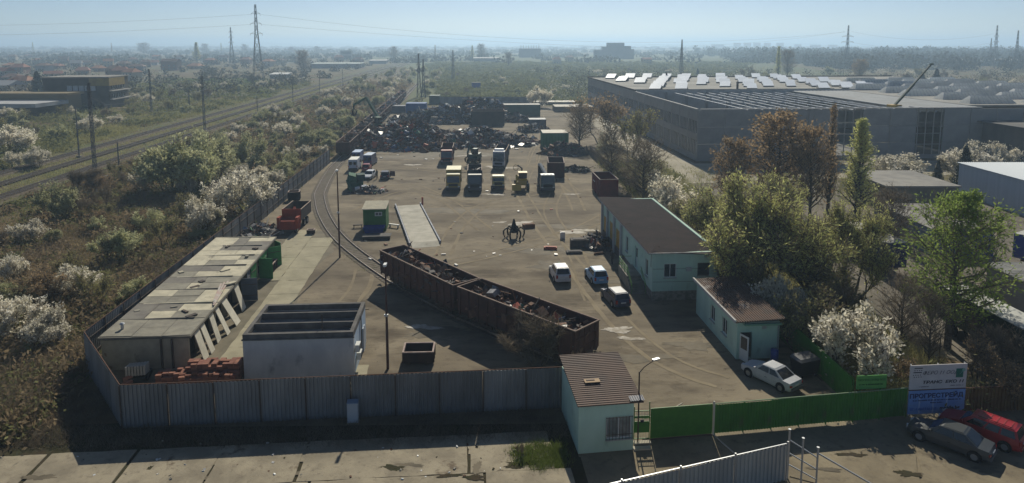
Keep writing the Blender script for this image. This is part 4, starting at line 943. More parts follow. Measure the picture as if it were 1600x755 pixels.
def proto(kind, i):
    if (kind,i) in PROTO: return PROTO[kind,i]
    rs = random.Random(hash((len(kind)*131+ord(kind[0])*7+ord(kind[-1]), i)) & 0xffff)
    sd = rs.randint(0,9999)
    if kind in ('blossom','greyblossom'):                # nominal 4 m high, 4.2 m wide
        seg, tips = grow(rs, 4, .8, 6, .8, .08, 4, 3, up=.25, low=0, tl=(.1,1.3)); seg, tips = fit(seg, tips, 4, 4.3)
        cr = crown_mesh('crown', tips, kind, max(2,int(6500/len(tips))), .13, .2, sd, twigs_per=2)
    elif kind in ('bare','rusty','olive'):
        seg, tips = grow(rs, 5, .65, 5 if i % 2 else 3, 1.0, .09, 4, 3, up=.5, tl=(.1,.8)); seg, tips = fit(seg, tips, 5, 4.2)
        cr = crown_mesh('crown', tips, kind, 0 if kind == 'bare' else max(2,int(2600/len(tips))), .11, .13, sd, m=LEAF[kind], twigs_per=5 if kind == 'bare' else 3, twig_r=.02)
    elif kind == 'willow':                               # 10 m high, 10 m wide
        seg, tips = grow(rs, 10, .75, 4, 1.7, .24, 5, 3, droop=.3, up=.45, tl=(.1,.8)); seg, tips = fit(seg, tips, 10, 9.5)
        cr = crown_mesh('crown', tips, kind, max(3,int(14000/len(tips))), .085, .2, sd, twig_r=.02, weep=.15, twigs_per=4, aspect=3.4)
    elif kind == 'birch':
        seg, tips = spindle(rs, 11, 6.6, 80, .16, .55, lambda t: (sin(pi*min(1,t*.75+.22)))**.8*(1 if t < .7 else 1-(t-.7)*1.6), .04, 5)
        cr = crown_mesh('crown', tips, kind, max(2,int(12000/len(tips))), .10, .25, sd, weep=.3, twigs_per=3, aspect=2.4)
    elif kind == 'poplar':
        seg, tips = spindle(rs, 14, 3.6, 95, .1, 1.3, lambda t: 1.15*(1-t)**.75+.06)
        cr = crown_mesh('crown', tips, 'willow' if i == 0 else 'rusty', max(2,int((7000 if i == 0 else 2500)/len(tips))), .13, .25, sd, twigs_per=3)
    elif kind == 'bigbare':                              # 9 m high bare tree
        seg, tips = spindle(rs, 9, 6.6, 70, .14, .75, lambda t: sin(pi*min(1,t*.72+.24))**.7, rs.uniform(-.05,.05), 6)
        cr = crown_mesh('crown', tips, 'bare', 1, .12, .1, sd, twigs_per=3, twig_r=.016)
    elif kind == 'bigrusty':
        seg, tips = spindle(rs, 9, 6.0, 75, .14, .7, lambda t: sin(pi*min(1,t*.74+.22))**.7, rs.uniform(-.05,.05), 5)
        cr = crown_mesh('crown', tips, 'rusty', max(1,int(5000/len(tips))), .16, .2, sd, twigs_per=2, twig_r=.018)
    elif kind == 'conifer':                              # 8 m
        seg = [(Vector((0,0,-.1)),Vector((0,0,8)),.18,.03)]; tips = []
        for k in range(150):
            z = 1 + 6.9*(k/150); L = (8.3-z)*.36*rs.uniform(.75,1.1); a = k*2.4
            e = Vector((cos(a)*L,sin(a)*L,z-L*.22)); seg.append((Vector((0,0,z)),e,.03,.01))
            for q in range(4): tips.append((Vector((0,0,z)).lerp(e,.35+.22*q), Vector((cos(a),sin(a),-.2)), .5))
        cr = crown_mesh('crown', tips, 'conifer', 9, .22, .16, sd, twig=False)
    tm = seg_mesh('trunk', seg, M_palebark if kind in ('birch','bare') else M_bark)
    PROTO[kind,i] = (tm, cr); return PROTO[kind,i]
NOM = {'blossom':4,'greyblossom':4,'bare':5,'rusty':5,'olive':5,'willow':10,'birch':11,'poplar':14,'bigbare':9,'bigrusty':9,'conifer':8}
NV = {'blossom':4,'greyblossom':3,'bare':4,'rusty':2,'olive':3,'willow':2,'birch':1,'poplar':2,'bigbare':2,'bigrusty':2,'conifer':1}
vr = random.Random(21)
TREE_N = [0]
def tree(kind, x, y, h, label, name, cat='tree', wide=1.0, group=None, rz=None, v=None, z=0.0):
    tm, cr = proto(kind, vr.randrange(NV[kind]) if v is None else v)
    t = thing(name, label, cat, (x,y,z), vr.uniform(0,6.28) if rz is None else rz, group); k = h/NOM[kind]
    t.scale = (k*wide,k*wide,k); inst('trunk', tm, t); inst('crown', cr, t); TREE_N[0] += 1
    return t
def at(px, py_base): p = G(px, py_base); return p.x, p.y
def tree_px(kind, px, base, top, label, name, cat='tree', wide=1.0, **kw):
    p = G(px, base); h = EYE*(base-top)/(base-HZ)
    return tree(kind, p.x, p.y, h, label, name, cat, wide, **kw)
# --- trees one can point at, right half
tree_px('willow', 1165, 462, 258, 'big yellow green willow nearest the mint workshop roof', 'willow_tree', wide=.95, v=0)
tree_px('willow', 1255, 480, 268, 'big yellow green willow in the middle of the clump behind the hut', 'willow_tree', wide=1.0, v=1)
tree_px('willow', 1120, 400, 272, 'olive willow leaning over the workshop roof edge', 'willow_tree', wide=.8, v=1)
tree_px('willow', 1330, 470, 300, 'dark olive willow at the right of the clump before the trailers', 'willow_tree', wide=.8, v=0, rz=2.0)
tree_px('willow', 1215, 385, 262, 'olive tree behind the big willows in front of the hall', 'willow_tree', wide=.8, v=0, rz=1.2)
tree_px('birch', 1480, 545, 292, 'bright green young birch tree in front of the white-roofed trailer', 'birch_tree', wide=1.0)
tree_px('poplar', 1338, 345, 182, 'tall yellow green poplar in front of the hall front', 'poplar_tree', wide=1.5, v=0)
tree_px('bigrusty', 1212, 330, 183, 'large rusty brown tree in front of the hall wall', 'rusty_tree', wide=1.2, v=0)
tree_px('bigrusty', 1265, 345, 205, 'brown tree standing between the rusty tree and the poplar', 'rusty_tree', wide=.8, v=1)
tree_px('poplar', 1293, 335, 160, 'slim brown leafless poplar left of the green poplar', 'poplar_tree', wide=.8, v=1)
tree_px('bigrusty', 1140, 330, 222, 'rusty brown tree left of the willows beside the lane', 'rusty_tree', wide=1.0, v=1)
tree_px('bigbare', 1005, 318, 222, 'round bare tree beside the red skip and the boundary fence', 'bare_tree', wide=1.25, v=0)
tree_px('blossom', 1062, 352, 278, 'white blossoming shrub behind the workshop roof', 'blossom_shrub', 'shrub', wide=1.1, v=0)
tree_px('blossom', 1035, 325, 265, 'white blossoming shrub between the bare tree and the lane', 'blossom_shrub', 'shrub', wide=.8, v=1)
tree_px('blossom', 1322, 592, 468, 'big dome of white blossom by the green side fence', 'blossom_shrub', 'shrub', wide=1.0, v=2)
tree_px('bigbare', 1405, 560, 430, 'bare dark tree between the white shrub and the green birch', 'bare_tree', wide=.8, v=1)
tree_px('bigbare', 1450, 575, 460, 'bare branching tree beneath the green birch', 'bare_tree', wide=.75, v=0)
tree_px('bigbare', 1390, 420, 300, 'thin bare tree before the flat grey shed', 'bare_tree', wide=.9, v=0, rz=.5)
tree_px('olive', 1360, 585, 505, 'low olive bush right of the big white shrub', 'olive_bush', 'bush', wide=1.3)
tree_px('olive', 1245, 545, 440, 'dark olive bush behind the green side fence', 'olive_bush', 'bush', wide=1.2)
tree_px('blossom', 1218, 520, 425, 'pale half-shaded blossom bush behind the mint hut', 'blossom_shrub', 'shrub', wide=.8, v=3)
tree_px('olive', 1180, 480, 395, 'olive bush in the shade between workshop and hut', 'olive_bush', 'bush', wide=1.1)
tree_px('conifer', 1505, 295, 228, 'dark conical spruce near the flat grey shed', 'spruce_tree', 'conifer', wide=.85)
tree_px('conifer', 1464, 290, 250, 'small dark spruce left of the taller one', 'spruce_tree', 'conifer', wide=.8)
tree_px('blossom', 1510, 285, 220, 'white blossoming tree behind the tall spruce', 'blossom_shrub', 'shrub', wide=1.2, v=1)
tree_px('blossom', 1405, 285, 240, 'wide white blossoming shrub before the hall opening', 'blossom_shrub', 'shrub', wide=2.0, v=2)
tree_px('blossom', 1570, 262, 222, 'small white blossoming shrub at the annex', 'blossom_shrub', 'shrub', v=0)
tree_px('rusty', 940, 225, 148, 'rusty brown tree at the corner of the far hall wall', 'rusty_tree', wide=1.4)
tree_px('olive', 985, 245, 165, 'olive tree against the long side of the hall', 'olive_tree', wide=1.2)
tree_px('bigbare', 955, 285, 205, 'bare dark tree beside the yard by the green container', 'bare_tree', wide=.9, v=1)
tree_px('bigbare', 905, 232, 168, 'bare brown tree behind the green container', 'bare_tree', wide=1.2, v=0)
tree_px('blossom', 840, 168, 134, 'round white blossoming tree at the far end fence', 'blossom_shrub', 'shrub', wide=1.1, v=3)
tree_px('bare', 835, 570, 480, 'bare brown shrub before the near loaded wagon', 'bare_shrub', 'shrub', wide=1.35, v=1)
tree_px('bare', 870, 565, 492, 'thin bare shrub beside the near wagon end', 'bare_shrub', 'shrub', wide=1.1, v=2)
tree_px('bare', 815, 712, 690, 'small bare sapling on the grass left of the gatehouse', 'bare_shrub', 'shrub', wide=1.0, v=0)
# the boundary strip between yard and lots
for i, (px, b, tp, kd) in enumerate(((1080,372,310,'olive'),(1105,392,330,'bare'),(1130,430,360,'olive'),(1060,345,300,'bare'),(985,300,255,'olive'),(1150,470,400,'bare'),(1290,520,430,'bare'),(1300,500,400,'olive'),(1180,380,290,'bare'))):
    tree_px(kd, px, b, tp, '%s scrub clump on the strip behind the mint workshop, %s from its far end' % ('olive' if kd == 'olive' else 'leafless', ORD[sorted((372,392,430,345,300,470,520,500,380)).index(b)]), 'boundary_scrub', 'scrub', wide=1.2, group='scrub on the boundary strip')
# trees in the neighbouring lot at lower right
for i, (px, b, tp) in enumerate(((1530,600,520),(1570,590,500),(1420,610,560),(1545,560,490),(1592,640,560))):
    tree_px('bare' if i % 2 else 'rusty', px, b, tp, 'dark leafless bush behind the ochre fence and billboard, %s from the left' % ORD[sorted((1530,1570,1420,1545,1592)).index(px)], 'bare_bush', 'bush', wide=1.2, group='dark bushes behind the billboard')
# --- the scrubland at left: blossom shrubs one can point at
LB = ((265,300,208,1.1),(310,300,212,1.1),(330,285,200,.9),(95,345,280,.9),(222,300,265,.8),(322,365,308,.9),(122,462,412,1.3),(20,525,455,1.2),(388,262,205,.9),(388,335,262,1.3),(415,305,265,1.2),(365,320,275,1.1),(345,235,205,1.4),(75,545,480,.9),(15,245,195,1.4),(60,262,228,1.1),(25,262,235,1.0),(455,268,235,1.2),(440,285,250,1.2),(540,205,180,1.2),(505,225,200,1.1),(480,235,205,1.2),(300,330,300,.7),(20,440,395,1.0))
LN = ('tall leafy pale tree right of the near main line, left of a pair','tall pale tree right of its twin beside the main line','pale tree top behind the twin pale trees','small pale round tree alone below the near track','low white shrub at the foot of the tall pale tree','white shrub closest to the middle of the left fence','wide white shrub halfway down the left scrubland','largest white shrub at the left picture edge','pale shrub between the twin trees and the thicket','broad white shrub touching the left fence','white shrub overhanging the fence near the siding curve','white shrub just left of the broad fence-side one','wide pale shrub beside the second mast','thin white shrub right of the largest edge shrub','big white shrub beyond the tracks at the left edge','white shrub beyond the tracks right of the edge shrub','low white shrub at the edge of the far track','pale shrub near the end of the left fence','pale shrub left of the fence end','pale shrub beside the near end of the wagon train','pale shrub left of the wagon train','pale shrub amid the thicket by the wagons','small white shrub behind the fence-side white shrub','low white shrub left of the halfway shrub')
for i, (px, b, tp, wd) in enumerate(LB):
    tree_px('greyblossom' if i in (0,1,2,3,8,12,17,18,19,20,21) else 'blossom', px, b, tp, LN[i], 'blossom_shrub', 'shrub', wide=wd, group='white shrubs in the left scrubland')
vr2 = random.Random(77)
def scatter(n, xr, yr, kinds, hr, label, name, cat, group, keep=None, wd=(.8,1.4)):
    k = 0; tries = 0
    AD = {'blossom':'white blossoming','greyblossom':'pale budding','bare':'leafless grey brown','rusty':'rusty brown','olive':'olive','bigbare':'leafless'}
    while k < n and tries < n*30:
        tries += 1; y = yr[0] + (yr[1]-yr[0])*vr2.random()**.85; x = vr2.uniform(*xr(y))
        if keep and not keep(x,y): continue
        px = 800 + F*x/y
        if px < -40 or px > 1640: continue
        kd = vr2.choice(kinds); h_ = vr2.uniform(*hr); q_ = (h_-hr[0])/(hr[1]-hr[0]); f_ = (y-yr[0])/(yr[1]-yr[0]); i_ = (x-xr(y)[0])/(xr(y)[1]-xr(y)[0])
        lb = '%s %s %s, %s part, %s side' % (('low','mid-height','tall')[min(2,int(q_*3))], AD[kd], label, ('nearest','near','middle','far','farthest')[min(4,int(f_*5))], ('left','middle','right')[max(0,min(2,int(i_*3)))])
        tree(kd, x, y, h_, lb, name, cat, vr2.uniform(*wd), group); k += 1
railx = lambda y, x0=-82.6, y0=108.5: x0 - .0635*(y-y0)
fl = lambda y: -33 - .0625*(y-52)                     # the left fence line
offrail = lambda x, y: not (railx(y)-21 < x < railx(y)+5.5)
sidx = lambda y: -37 - .0797*(y-145)
scatter(105, lambda y: (railx(y)+6, fl(y)-3), (50,235), ['bare','bare','rusty','olive','olive','greyblossom'], (1.3,4.2), 'shrub in scrub left of the fence', 'bare_shrub', 'shrub', 'brown shrubs in the left scrubland', wd=(.9,1.5))
scatter(34, lambda y: (fl(y)-20, fl(y)-2.5), (85,235), ['blossom','greyblossom','blossom'], (1.8,3.8), 'shrub close behind the left fence', 'blossom_shrub', 'shrub', 'blossom shrubs close behind the left fence')
scatter(26, lambda y: (max(-.76*y,railx(y)+7), fl(y)-20), (60,220), ['blossom','greyblossom'], (1.4,3.2), 'shrub in the open left scrub', 'blossom_shrub', 'shrub', 'scattered blossom shrubs in the left scrub')
scatter(50, lambda y: (railx(y)+7, sidx(y)-4), (150,300), ['blossom','greyblossom','greyblossom','olive'], (2.6,5.2), 'shrub beside the wagon train', 'blossom_shrub', 'shrub', 'thicket beside the wagon train')
scatter(75, lambda y: (railx(y)+7, sidx(y)+12), (300,620), ['blossom','greyblossom','greyblossom','olive','bare'], (3,6), 'distant shrub along the siding', 'distant_shrub', 'shrub', 'distant shrubs along the railway', keep=lambda x,y: abs(x-sidx(y)) > 4)
scatter(75, lambda y: (railx(y)-95, railx(y)-23), (95,420), ['blossom','greyblossom','greyblossom','bare','olive','olive'], (2.4,5.2), 'shrub beyond the main tracks', 'trackside_shrub', 'shrub', 'shrubs beyond the tracks')
scatter(55, lambda y: (-20-.05*y, 60+.1*y), (285,640), ['greyblossom','olive','bare','blossom'], (2,4.2), 'shrub on the far field', 'field_shrub', 'shrub', 'shrubs on the far field', keep=lambda x,y: not (x > 28-.07*(y-272) and y < 300))
scatter(40, lambda y: (60,330), (300,560), ['blossom','greyblossom','olive','bigbare','bare'], (4,8), 'tree beyond the factory roof', 'distant_tree', 'tree', 'trees beyond the factory hall')
tree_px('olive', 655, 166, 152, 'small round olive bush at the foot of the double pylon', 'olive_bush', 'bush', wide=1.2)
# --- far trees that stand out on the plain
LT = ((308,98,66,'poplar',1.6),(474,112,80,'bigbare',1.2),(615,95,74,'bigbare',1.1),(680,92,70,'poplar',.8),(752,95,70,'bigbare',1.0),(738,95,71,'poplar',1.2),(795,103,83,'bigbare',1.2),(225,86,68,'bigbare',1.8),(320,84,69,'bigbare',1.4),(382,84,70,'bigbare',1.3),(52,82,66,'poplar',1.0),(175,84,67,'poplar',1.0),(346,83,67,'poplar',.9),(1230,120,80,'bigbare',1.0),(1342,125,95,'bigrusty',1.4),(1090,118,107,'conifer',1.0),(1462,138,108,'conifer',1.1),(1440,135,113,'conifer',1.2),(60,150,112,'conifer',1.1),(455,83,74,'bigbare',1.6),(495,84,73,'bigbare',1.5),(650,84,74,'bigbare',1.5),(1215,122,72,'poplar',.9))
for i, (px, b, tp, kd, wd) in enumerate(LT):
    t_ = tree_px(kd, px, b, tp, ('lone %s on the hazy plain, %s from the left' % ({'poplar':'slim tree','bigbare':'round bare tree','bigrusty':'rusty tree','conifer':'dark spruce'}[kd], ORD[min(19,sorted(q[0] for q in LT if q[3] == kd).index(px))])), 'lone_tree' if kd != 'conifer' else 'spruce_tree', 'tree', wide=wd, group='lone trees on the plain' if kd != 'conifer' else 'dark spruces on the plain')
# --- ground cover and far woods: stuff
def ground_cover(name, label, n, xr, yr, hr, m, seed, keep=None, wd=.05, blades=4, spreadr=.25, bend=.5, clump=None):
    g = np.random.default_rng(seed); out = []
    Y = yr[0] + (yr[1]-yr[0])*g.random(n*3)**1.25; U = g.random(n*3)
    lo = np.array([xr(y)[0] for y in Y]); hi = np.array([xr(y)[1] for y in Y]); X = lo + (hi-lo)*U
    if clump is not None:
        f = np.sin(X*clump+1.3*np.sin(Y*clump*.7))+np.sin(Y*clump*1.3+X*.3*clump)+g.normal(size=len(X))*.6
        k_ = f > .1; X, Y = X[k_], Y[k_]
    k_ = np.abs(X/Y) < .80; X, Y = X[k_], Y[k_]
    if keep is not None: k_ = np.array([keep(a,b_) for a,b_ in zip(X,Y)], dtype=bool); X, Y = X[k_], Y[k_]
    X, Y = X[:n], Y[:n]; n = len(X)
    X = np.repeat(X,blades)+g.normal(size=n*blades)*spreadr; Y = np.repeat(Y,blades)+g.normal(size=n*blades)*spreadr
    N_ = len(X); h = g.uniform(hr[0],hr[1],N_)*np.repeat(g.uniform(.6,1.3,n),blades); a = g.uniform(0,2*pi,N_); lean = g.normal(size=(N_,2))*bend*h[:,None]
    w2 = np.clip(Y*.0011,.6,3)*wd
    P0 = np.stack([X-np.cos(a)*w2,Y-np.sin(a)*w2,np.full(N_,-.05)],1); P1 = np.stack([X+np.cos(a)*w2,Y+np.sin(a)*w2,np.full(N_,-.05)],1)
    P2 = np.stack([X+lean[:,0],Y+lean[:,1],h],1)
    V = np.stack([P0,P1,P2],1).reshape(-1,3)
    o = inst(name, quick(V, np.arange(3*N_).reshape(-1,3), name, m)); o['kind'] = 'stuff'; o['label'] = label; return o
def mounds(name, label, n, xr, yr, wr, hr_, m, seed, dens=90, card=.22, keep=None):
    g = np.random.default_rng(seed); Cs = []; k = 0
    while k < n:
        y = yr[0]+(yr[1]-yr[0])*g.random()**1.15; a = xr(y); x = a[0]+(a[1]-a[0])*g.random()
        if abs(x/y) > .82 or (keep and not keep(x,y)): k += .02; continue
        k += 1; d = int(dens*g.uniform(.5,1.4)); q = g.normal(size=(d,3))*.38; q[:,2] = np.abs(q[:,2])
        q *= np.array([g.uniform(*wr),g.uniform(*wr),g.uniform(*hr_)*1.2]); Cs.append(q+np.array([x,y,.05]))
    Cc = np.concatenate(Cs); V, Fq = cards(Cc, None, 1.0, seed+1, aspect=2.2); sz = np.repeat(card*(.7+Cc[:,1]/260),4)[:,None]; c4 = np.repeat(Cc,4,0)
    V = c4+(V-c4)*sz; V[:,2] = np.maximum(V[:,2],-.02)
    o = inst(name, quick(V, Fq, name, m)); o['kind'] = 'stuff'; o['label'] = label
leftx = lambda y: (max(-.8*y, railx(y)+3), fl(max(y,52))-1.2 if y > 52 else -26-.9*(52-y)*0-7)
ground_cover('dry_grass', 'dry straw coloured grass over the left scrubland', 26000, leftx, (38,260), (.15,.6), LEAF['straw'], 1, wd=.05, clump=.21)
ground_cover('green_grass', 'green grass patches in the left scrubland', 16000, leftx, (40,260), (.1,.35), LEAF['grass'], 2, wd=.06, clump=.13)
ground_cover('bramble', 'dark leafless brambles covering the left scrubland', 6000, leftx, (38,250), (.5,1.6), LEAF['bare'], 3, wd=.03, blades=6, spreadr=.6, bend=.7, clump=.17)
M_thick = mat('thicket_brown', (.31,.235,.14), (.20,.155,.095), scale=.11, world=True, transl=.35, spec=.1, c3=(.26,.20,.13), s3=.2, t3=.58)
M_thick2 = mat('thicket_olive', (.25,.25,.11), (.17,.175,.075), scale=.11, world=True, transl=.35, spec=.1)
mounds('brown_thicket', 'tangled brown brambles and dead weeds in the left scrubland', 620, leftx, (40,250), (1.2,3.6), (.5,1.5), M_thick, 41, 110)
mounds('olive_thicket', 'olive green low growth in the left scrubland', 420, leftx, (40,260), (1.0,3.2), (.4,1.1), M_thick2, 42, 110)
mounds('trackside_thicket', 'olive and brown thickets beyond the tracks', 520, lambda y: (max(-.82*y, railx(y)-130), railx(y)-20), (100,420), (2,6), (.8,2.4), M_thick2, 43, 110, .26)
mounds('wagon_side_thicket', 'brown thicket between main line and wagon train', 330, lambda y: (railx(y)+5, sidx(y)-3), (140,420), (2,5), (1.0,2.6), M_thick, 44, 120, .26)
mounds('boundary_thicket', 'dark brush on the strip behind the mint buildings', 150, lambda y: (23.6-.06*(y-50), 32), (43,140), (1,2.6), (.8,2.2), M_thick2, 45, 120, .18)
ground_cover('meadow_grass', 'bright green meadow beyond the tracks', 7000, lambda y: (-.52*y, -.36*y), (310,480), (.3,.8), LEAF['grass'], 47, wd=.3, blades=4, spreadr=.8)
ground_cover('rail_side_grass', 'rough grass beyond the main line tracks', 14000, lambda y: (max(-.8*y, railx(y)-110), railx(y)-19), (95,420), (.3,1.1), LEAF['olive'], 4, wd=.12, blades=5, spreadr=.7, clump=.1)
ground_cover('field_scrub', 'low green scrub over the field behind the yard', 34000, lambda y: (-30-.14*(y-280), 60+.35*(y-270)), (285,850), (.4,1.5), mat('field_leaf', (.20,.22,.085), (.15,.14,.07), scale=.06, world=True, transl=.3, spec=.1), 5, wd=.22, blades=5, spreadr=.9)
mounds('field_thicket', 'olive scrub thickets spread over the field behind the yard', 1500, lambda y: (-28-.12*(y-280), 70+.4*(y-270)), (282,900), (3,8), (.8,2.2), M_thick2, 46, 60, .34, keep=lambda x,y: (Vector((x,y,0))-C0).dot(HV) > 136 or (Vector((x,y,0))-C0).dot(HU) < -8)
ground_cover('verge_weeds', 'dark weeds on the verge below the front fence', 5000, lambda y: (-34,4.2), (39.2,46), (.1,.45), LEAF['bare'], 6, keep=lambda x,y: -3.3 < (Vector((x,y,0))-GA).dot(UY) < -.15 or x < -27, wd=.03, blades=5, bend=.8)
gp = G(845,713)
ground_cover('verge_grass', 'fresh green grass patch left of the gatehouse', 1500, lambda y: (gp.x-2.4,gp.x+2.0), (gp.y-1.6,gp.y+1.6), (.08,.3), LEAF['grass'], 7, wd=.04, blades=7, bend=.6, keep=lambda x,y: (x-gp.x)**2/2.6+(y-gp.y)**2/1.5 < 1+.3*sin(x*5))
ground_cover('track_grass', 'green grass beside the curved siding near the lamp pole', 700, lambda y: (-29,-15), (72,98), (.06,.2), LEAF['grass'], 8, wd=.05, blades=5, keep=lambda x,y: abs(x+19.8+(y-79)*.55+.8*sin(y)) < 1.0)
ground_cover('strip_scrub', 'dense leafless undergrowth on the strip behind the mint buildings', 6500, lambda y: (22.3-.065*(y-60)+(.9 if y > 90 else 1.2), 34-.02*y), (44,140), (.4,1.8), LEAF['olive'], 9, wd=.04, blades=5, spreadr=.5, bend=.6)
ground_cover('lot_weeds', 'weeds along the far lots and lane', 5000, lambda y: (34,120), (90,140), (.2,.8), LEAF['olive'], 10, wd=.06, blades=4, clump=.12)
ground_cover('yard_rubble', 'small stones and rubble strewn over the yard dirt', 9000, lambda y: (-36,26), (46,265), (.02,.09), mat('rubble_stone', (.20,.165,.12), (.11,.09,.068), scale=.5, world=True, c3=(.36,.33,.28), s3=.4, t3=.62), 48, wd=.09, blades=2, spreadr=.3, bend=.8, keep=lambda x,y: poly_in((x,y), YARD))
ground_cover('track_weeds', 'weeds growing between the main line tracks', 6000, lambda y: (railx(y)-17, railx(y)-2.2), (100,420), (.15,.6), LEAF['olive'], 49, wd=.12, blades=4, spreadr=.6, keep=lambda x,y: not (abs(x-railx(y)+7.3) < 1.6 or abs(x-railx(y)+13.8) < 2))
def far_wood(name, label, spots, m, seed, card=2.2, dens=60):
    """low rounded crowns of many leaf cards; spots are (x, y, width, height)"""
    g = np.random.default_rng(seed); Cs = []; sz = []
    for x, y, w_, h in spots:
        n = int(dens*(.6+.4*h/8)); a = g.normal(size=(n,3)); a /= np.linalg.norm(a,axis=1,keepdims=True); r = g.random((n,1))**.4
        a[:,2] = a[:,2]*.5+.42
        p = a*r; p[:,0] *= w_/2; p[:,1] *= w_/2; p[:,2] *= h*g.uniform(.8,1.1)
        p[:,2] = np.abs(p[:,2]); p += np.array([x,y,0]); Cs.append(p); sz += [card*(.6+y/1600)]*n
    Cc = np.concatenate(Cs); V, Fq = cards(Cc, None, 1.0, seed+1, aspect=1.1)
    s_ = np.repeat(np.array(sz),4)[:,None]; c4 = np.repeat(Cc,4,0); V = c4+(V-c4)*s_*.75
    V[:,2] = np.maximum(V[:,2], .02)
    o = inst(name, quick(V, Fq, name, m)); o['kind'] = 'stuff'; o['label'] = label
fr = random.Random(5)
M_farwood = mat('far_wood_leaf', (.055,.055,.03), (.085,.075,.045), scale=.02, world=True, transl=.25, spec=.05)
M_farblossom = mat('far_blossom', (.60,.57,.46), (.32,.30,.20), scale=.04, world=True, transl=.3, spec=.05)
sp = []
for _ in range(760):                                   # the forest band on the right
    y = fr.uniform(620,1600); x = fr.uniform(.17*y+60, .8*y)
    if x < 250+.1*y: continue
    sp.append((x,y,fr.uniform(12,26),fr.uniform(13,20)*(.75+.35*min(1,y/1100))))
far_wood('far_forest', 'dark blue hazy forest band beyond the factory roofs', sp, M_farwood, 31, card=3.0, dens=80)
sp = []
for _ in range(760):
    y = 330 + 1700*fr.random()**1.5; x = fr.uniform(-.8*y, -.16*y-40)
    if abs(x-railx(y)+8) < 18: continue
    sp.append((x,y,fr.uniform(5,12),fr.uniform(3,8)))
far_wood('far_gardens', 'hazy garden trees among the houses at left', sp, M_farwood, 32, card=1.7, dens=75)
sp = []
for _ in range(330):
    y = 300 + 900*fr.random()**1.4; x = fr.uniform(-.75*y, -.1*y-20)
    if abs(x-railx(y)+8) < 16 or abs(x-sidx(y)) < 6: continue
    sp.append((x,y,fr.uniform(4,8),fr.uniform(2.5,5)))
far_wood('far_blossom_thicket', 'pale blossoming thickets far along the railway', sp, M_farblossom, 33, card=1.1, dens=60)
sp = []
for _ in range(900):
    y = 850 + 3800*fr.random()**1.3; x = fr.uniform(-.8*y, .8*y)
    if y < 1500 and -.1*y < x < .35*y and fr.random() < .3: continue
    sp.append((x,y,fr.uniform(18,60),fr.uniform(5,11)))
far_wood('horizon_woods', 'low hazy woods all along the horizon', sp, M_farwood, 34, card=4.6, dens=48)
sp = []
for _ in range(430):
    y = fr.uniform(285,600); x = fr.uniform(20,.8*y)
    if (Vector((x,y,0))-C0).dot(HU) < 135 and (Vector((x,y,0))-C0).dot(HV) < 136: continue
    sp.append((x,y,fr.uniform(5,10),fr.uniform(4,8)))
far_wood('trees_behind_hall', 'mixed pale and dark trees right behind the factory hall', sp[:230], M_farwood, 35, card=1.1, dens=70)
far_wood('blossom_behind_hall', 'pale blossoming trees right behind the factory hall', sp[230:], M_farblossom, 36, card=1.0, dens=70)
# ================================================================ ROLLING STOCK, VEHICLES, YARD THINGS
er = random.Random(99)
M_tyre = mat('tyre', (0.018,0.018,0.018), rough=.9); M_rim = mat('rim', (.32,.33,.34), rough=.4, metal=.6)
M_glassdark = glass('vehicle_glass', (.012,.016,.022)); M_chrome = mat('lamp_glass', (.6,.6,.58), rough=.15); M_redlamp = mat('tail_lamp', (.30,.012,.01), rough=.2)
M_wagon = mat('wagon_rust', (0.105,0.048,0.036), (0.07,0.036,0.03), scale=.7, c3=(.17,.085,.05), s3=.6, t3=.6, w3=.2, rough=.85)
M_wagon2 = mat('wagon_rim', (0.20,0.13,0.095), (0.13,0.085,0.065), scale=1.5, rough=.8)
SCRAP_M = [mat('scrap_rust', (.22,.115,.065), (.12,.07,.05), scale=2), mat('scrap_dark', (.07,.066,.066), (.11,.095,.085), scale=2), mat('scrap_grey', (.34,.335,.33), (.20,.19,.185), scale=2, rough=.5, metal=.3), mat('scrap_pale', (.6,.58,.54), rough=.6), mat('scrap_blue', (.11,.16,.26), rough=.6), mat('scrap_red', (.36,.09,.055), rough=.7), mat('scrap_green', (.07,.16,.09), rough=.7)]
def scrap_mesh(name, n, fx, size, seed, weights=(4,5,2,.5,.5,.5,.3)):
    """n crooked offcuts (plates, bars, angles) at places fx(r) -> (x,y,z)"""
    r = random.Random(seed); b = MB()
    for _ in range(n):
        p = fx(r); b.cur = r.choices(range(7), weights)[0]; k = r.random(); s_ = size*(r.uniform(.35,1.2) if r.random() < .85 else r.uniform(1.4,2.6))
        dm = (s_, s_*r.uniform(.2,.7), .03*size+.02) if k < .45 else ((s_*1.7, .06*size+.03, .06*size+.03) if k < .75 else (s_*.55, s_*.45, s_*.35))
        M3 = Matrix.Rotation(r.uniform(0,6.28),3,'Z') @ Matrix.Rotation(r.gauss(0,.6),3,'X') @ Matrix.Rotation(r.gauss(0,.6),3,'Y')
        b.cbox(p, dm, M3)
    return b.mesh(name, SCRAP_M)
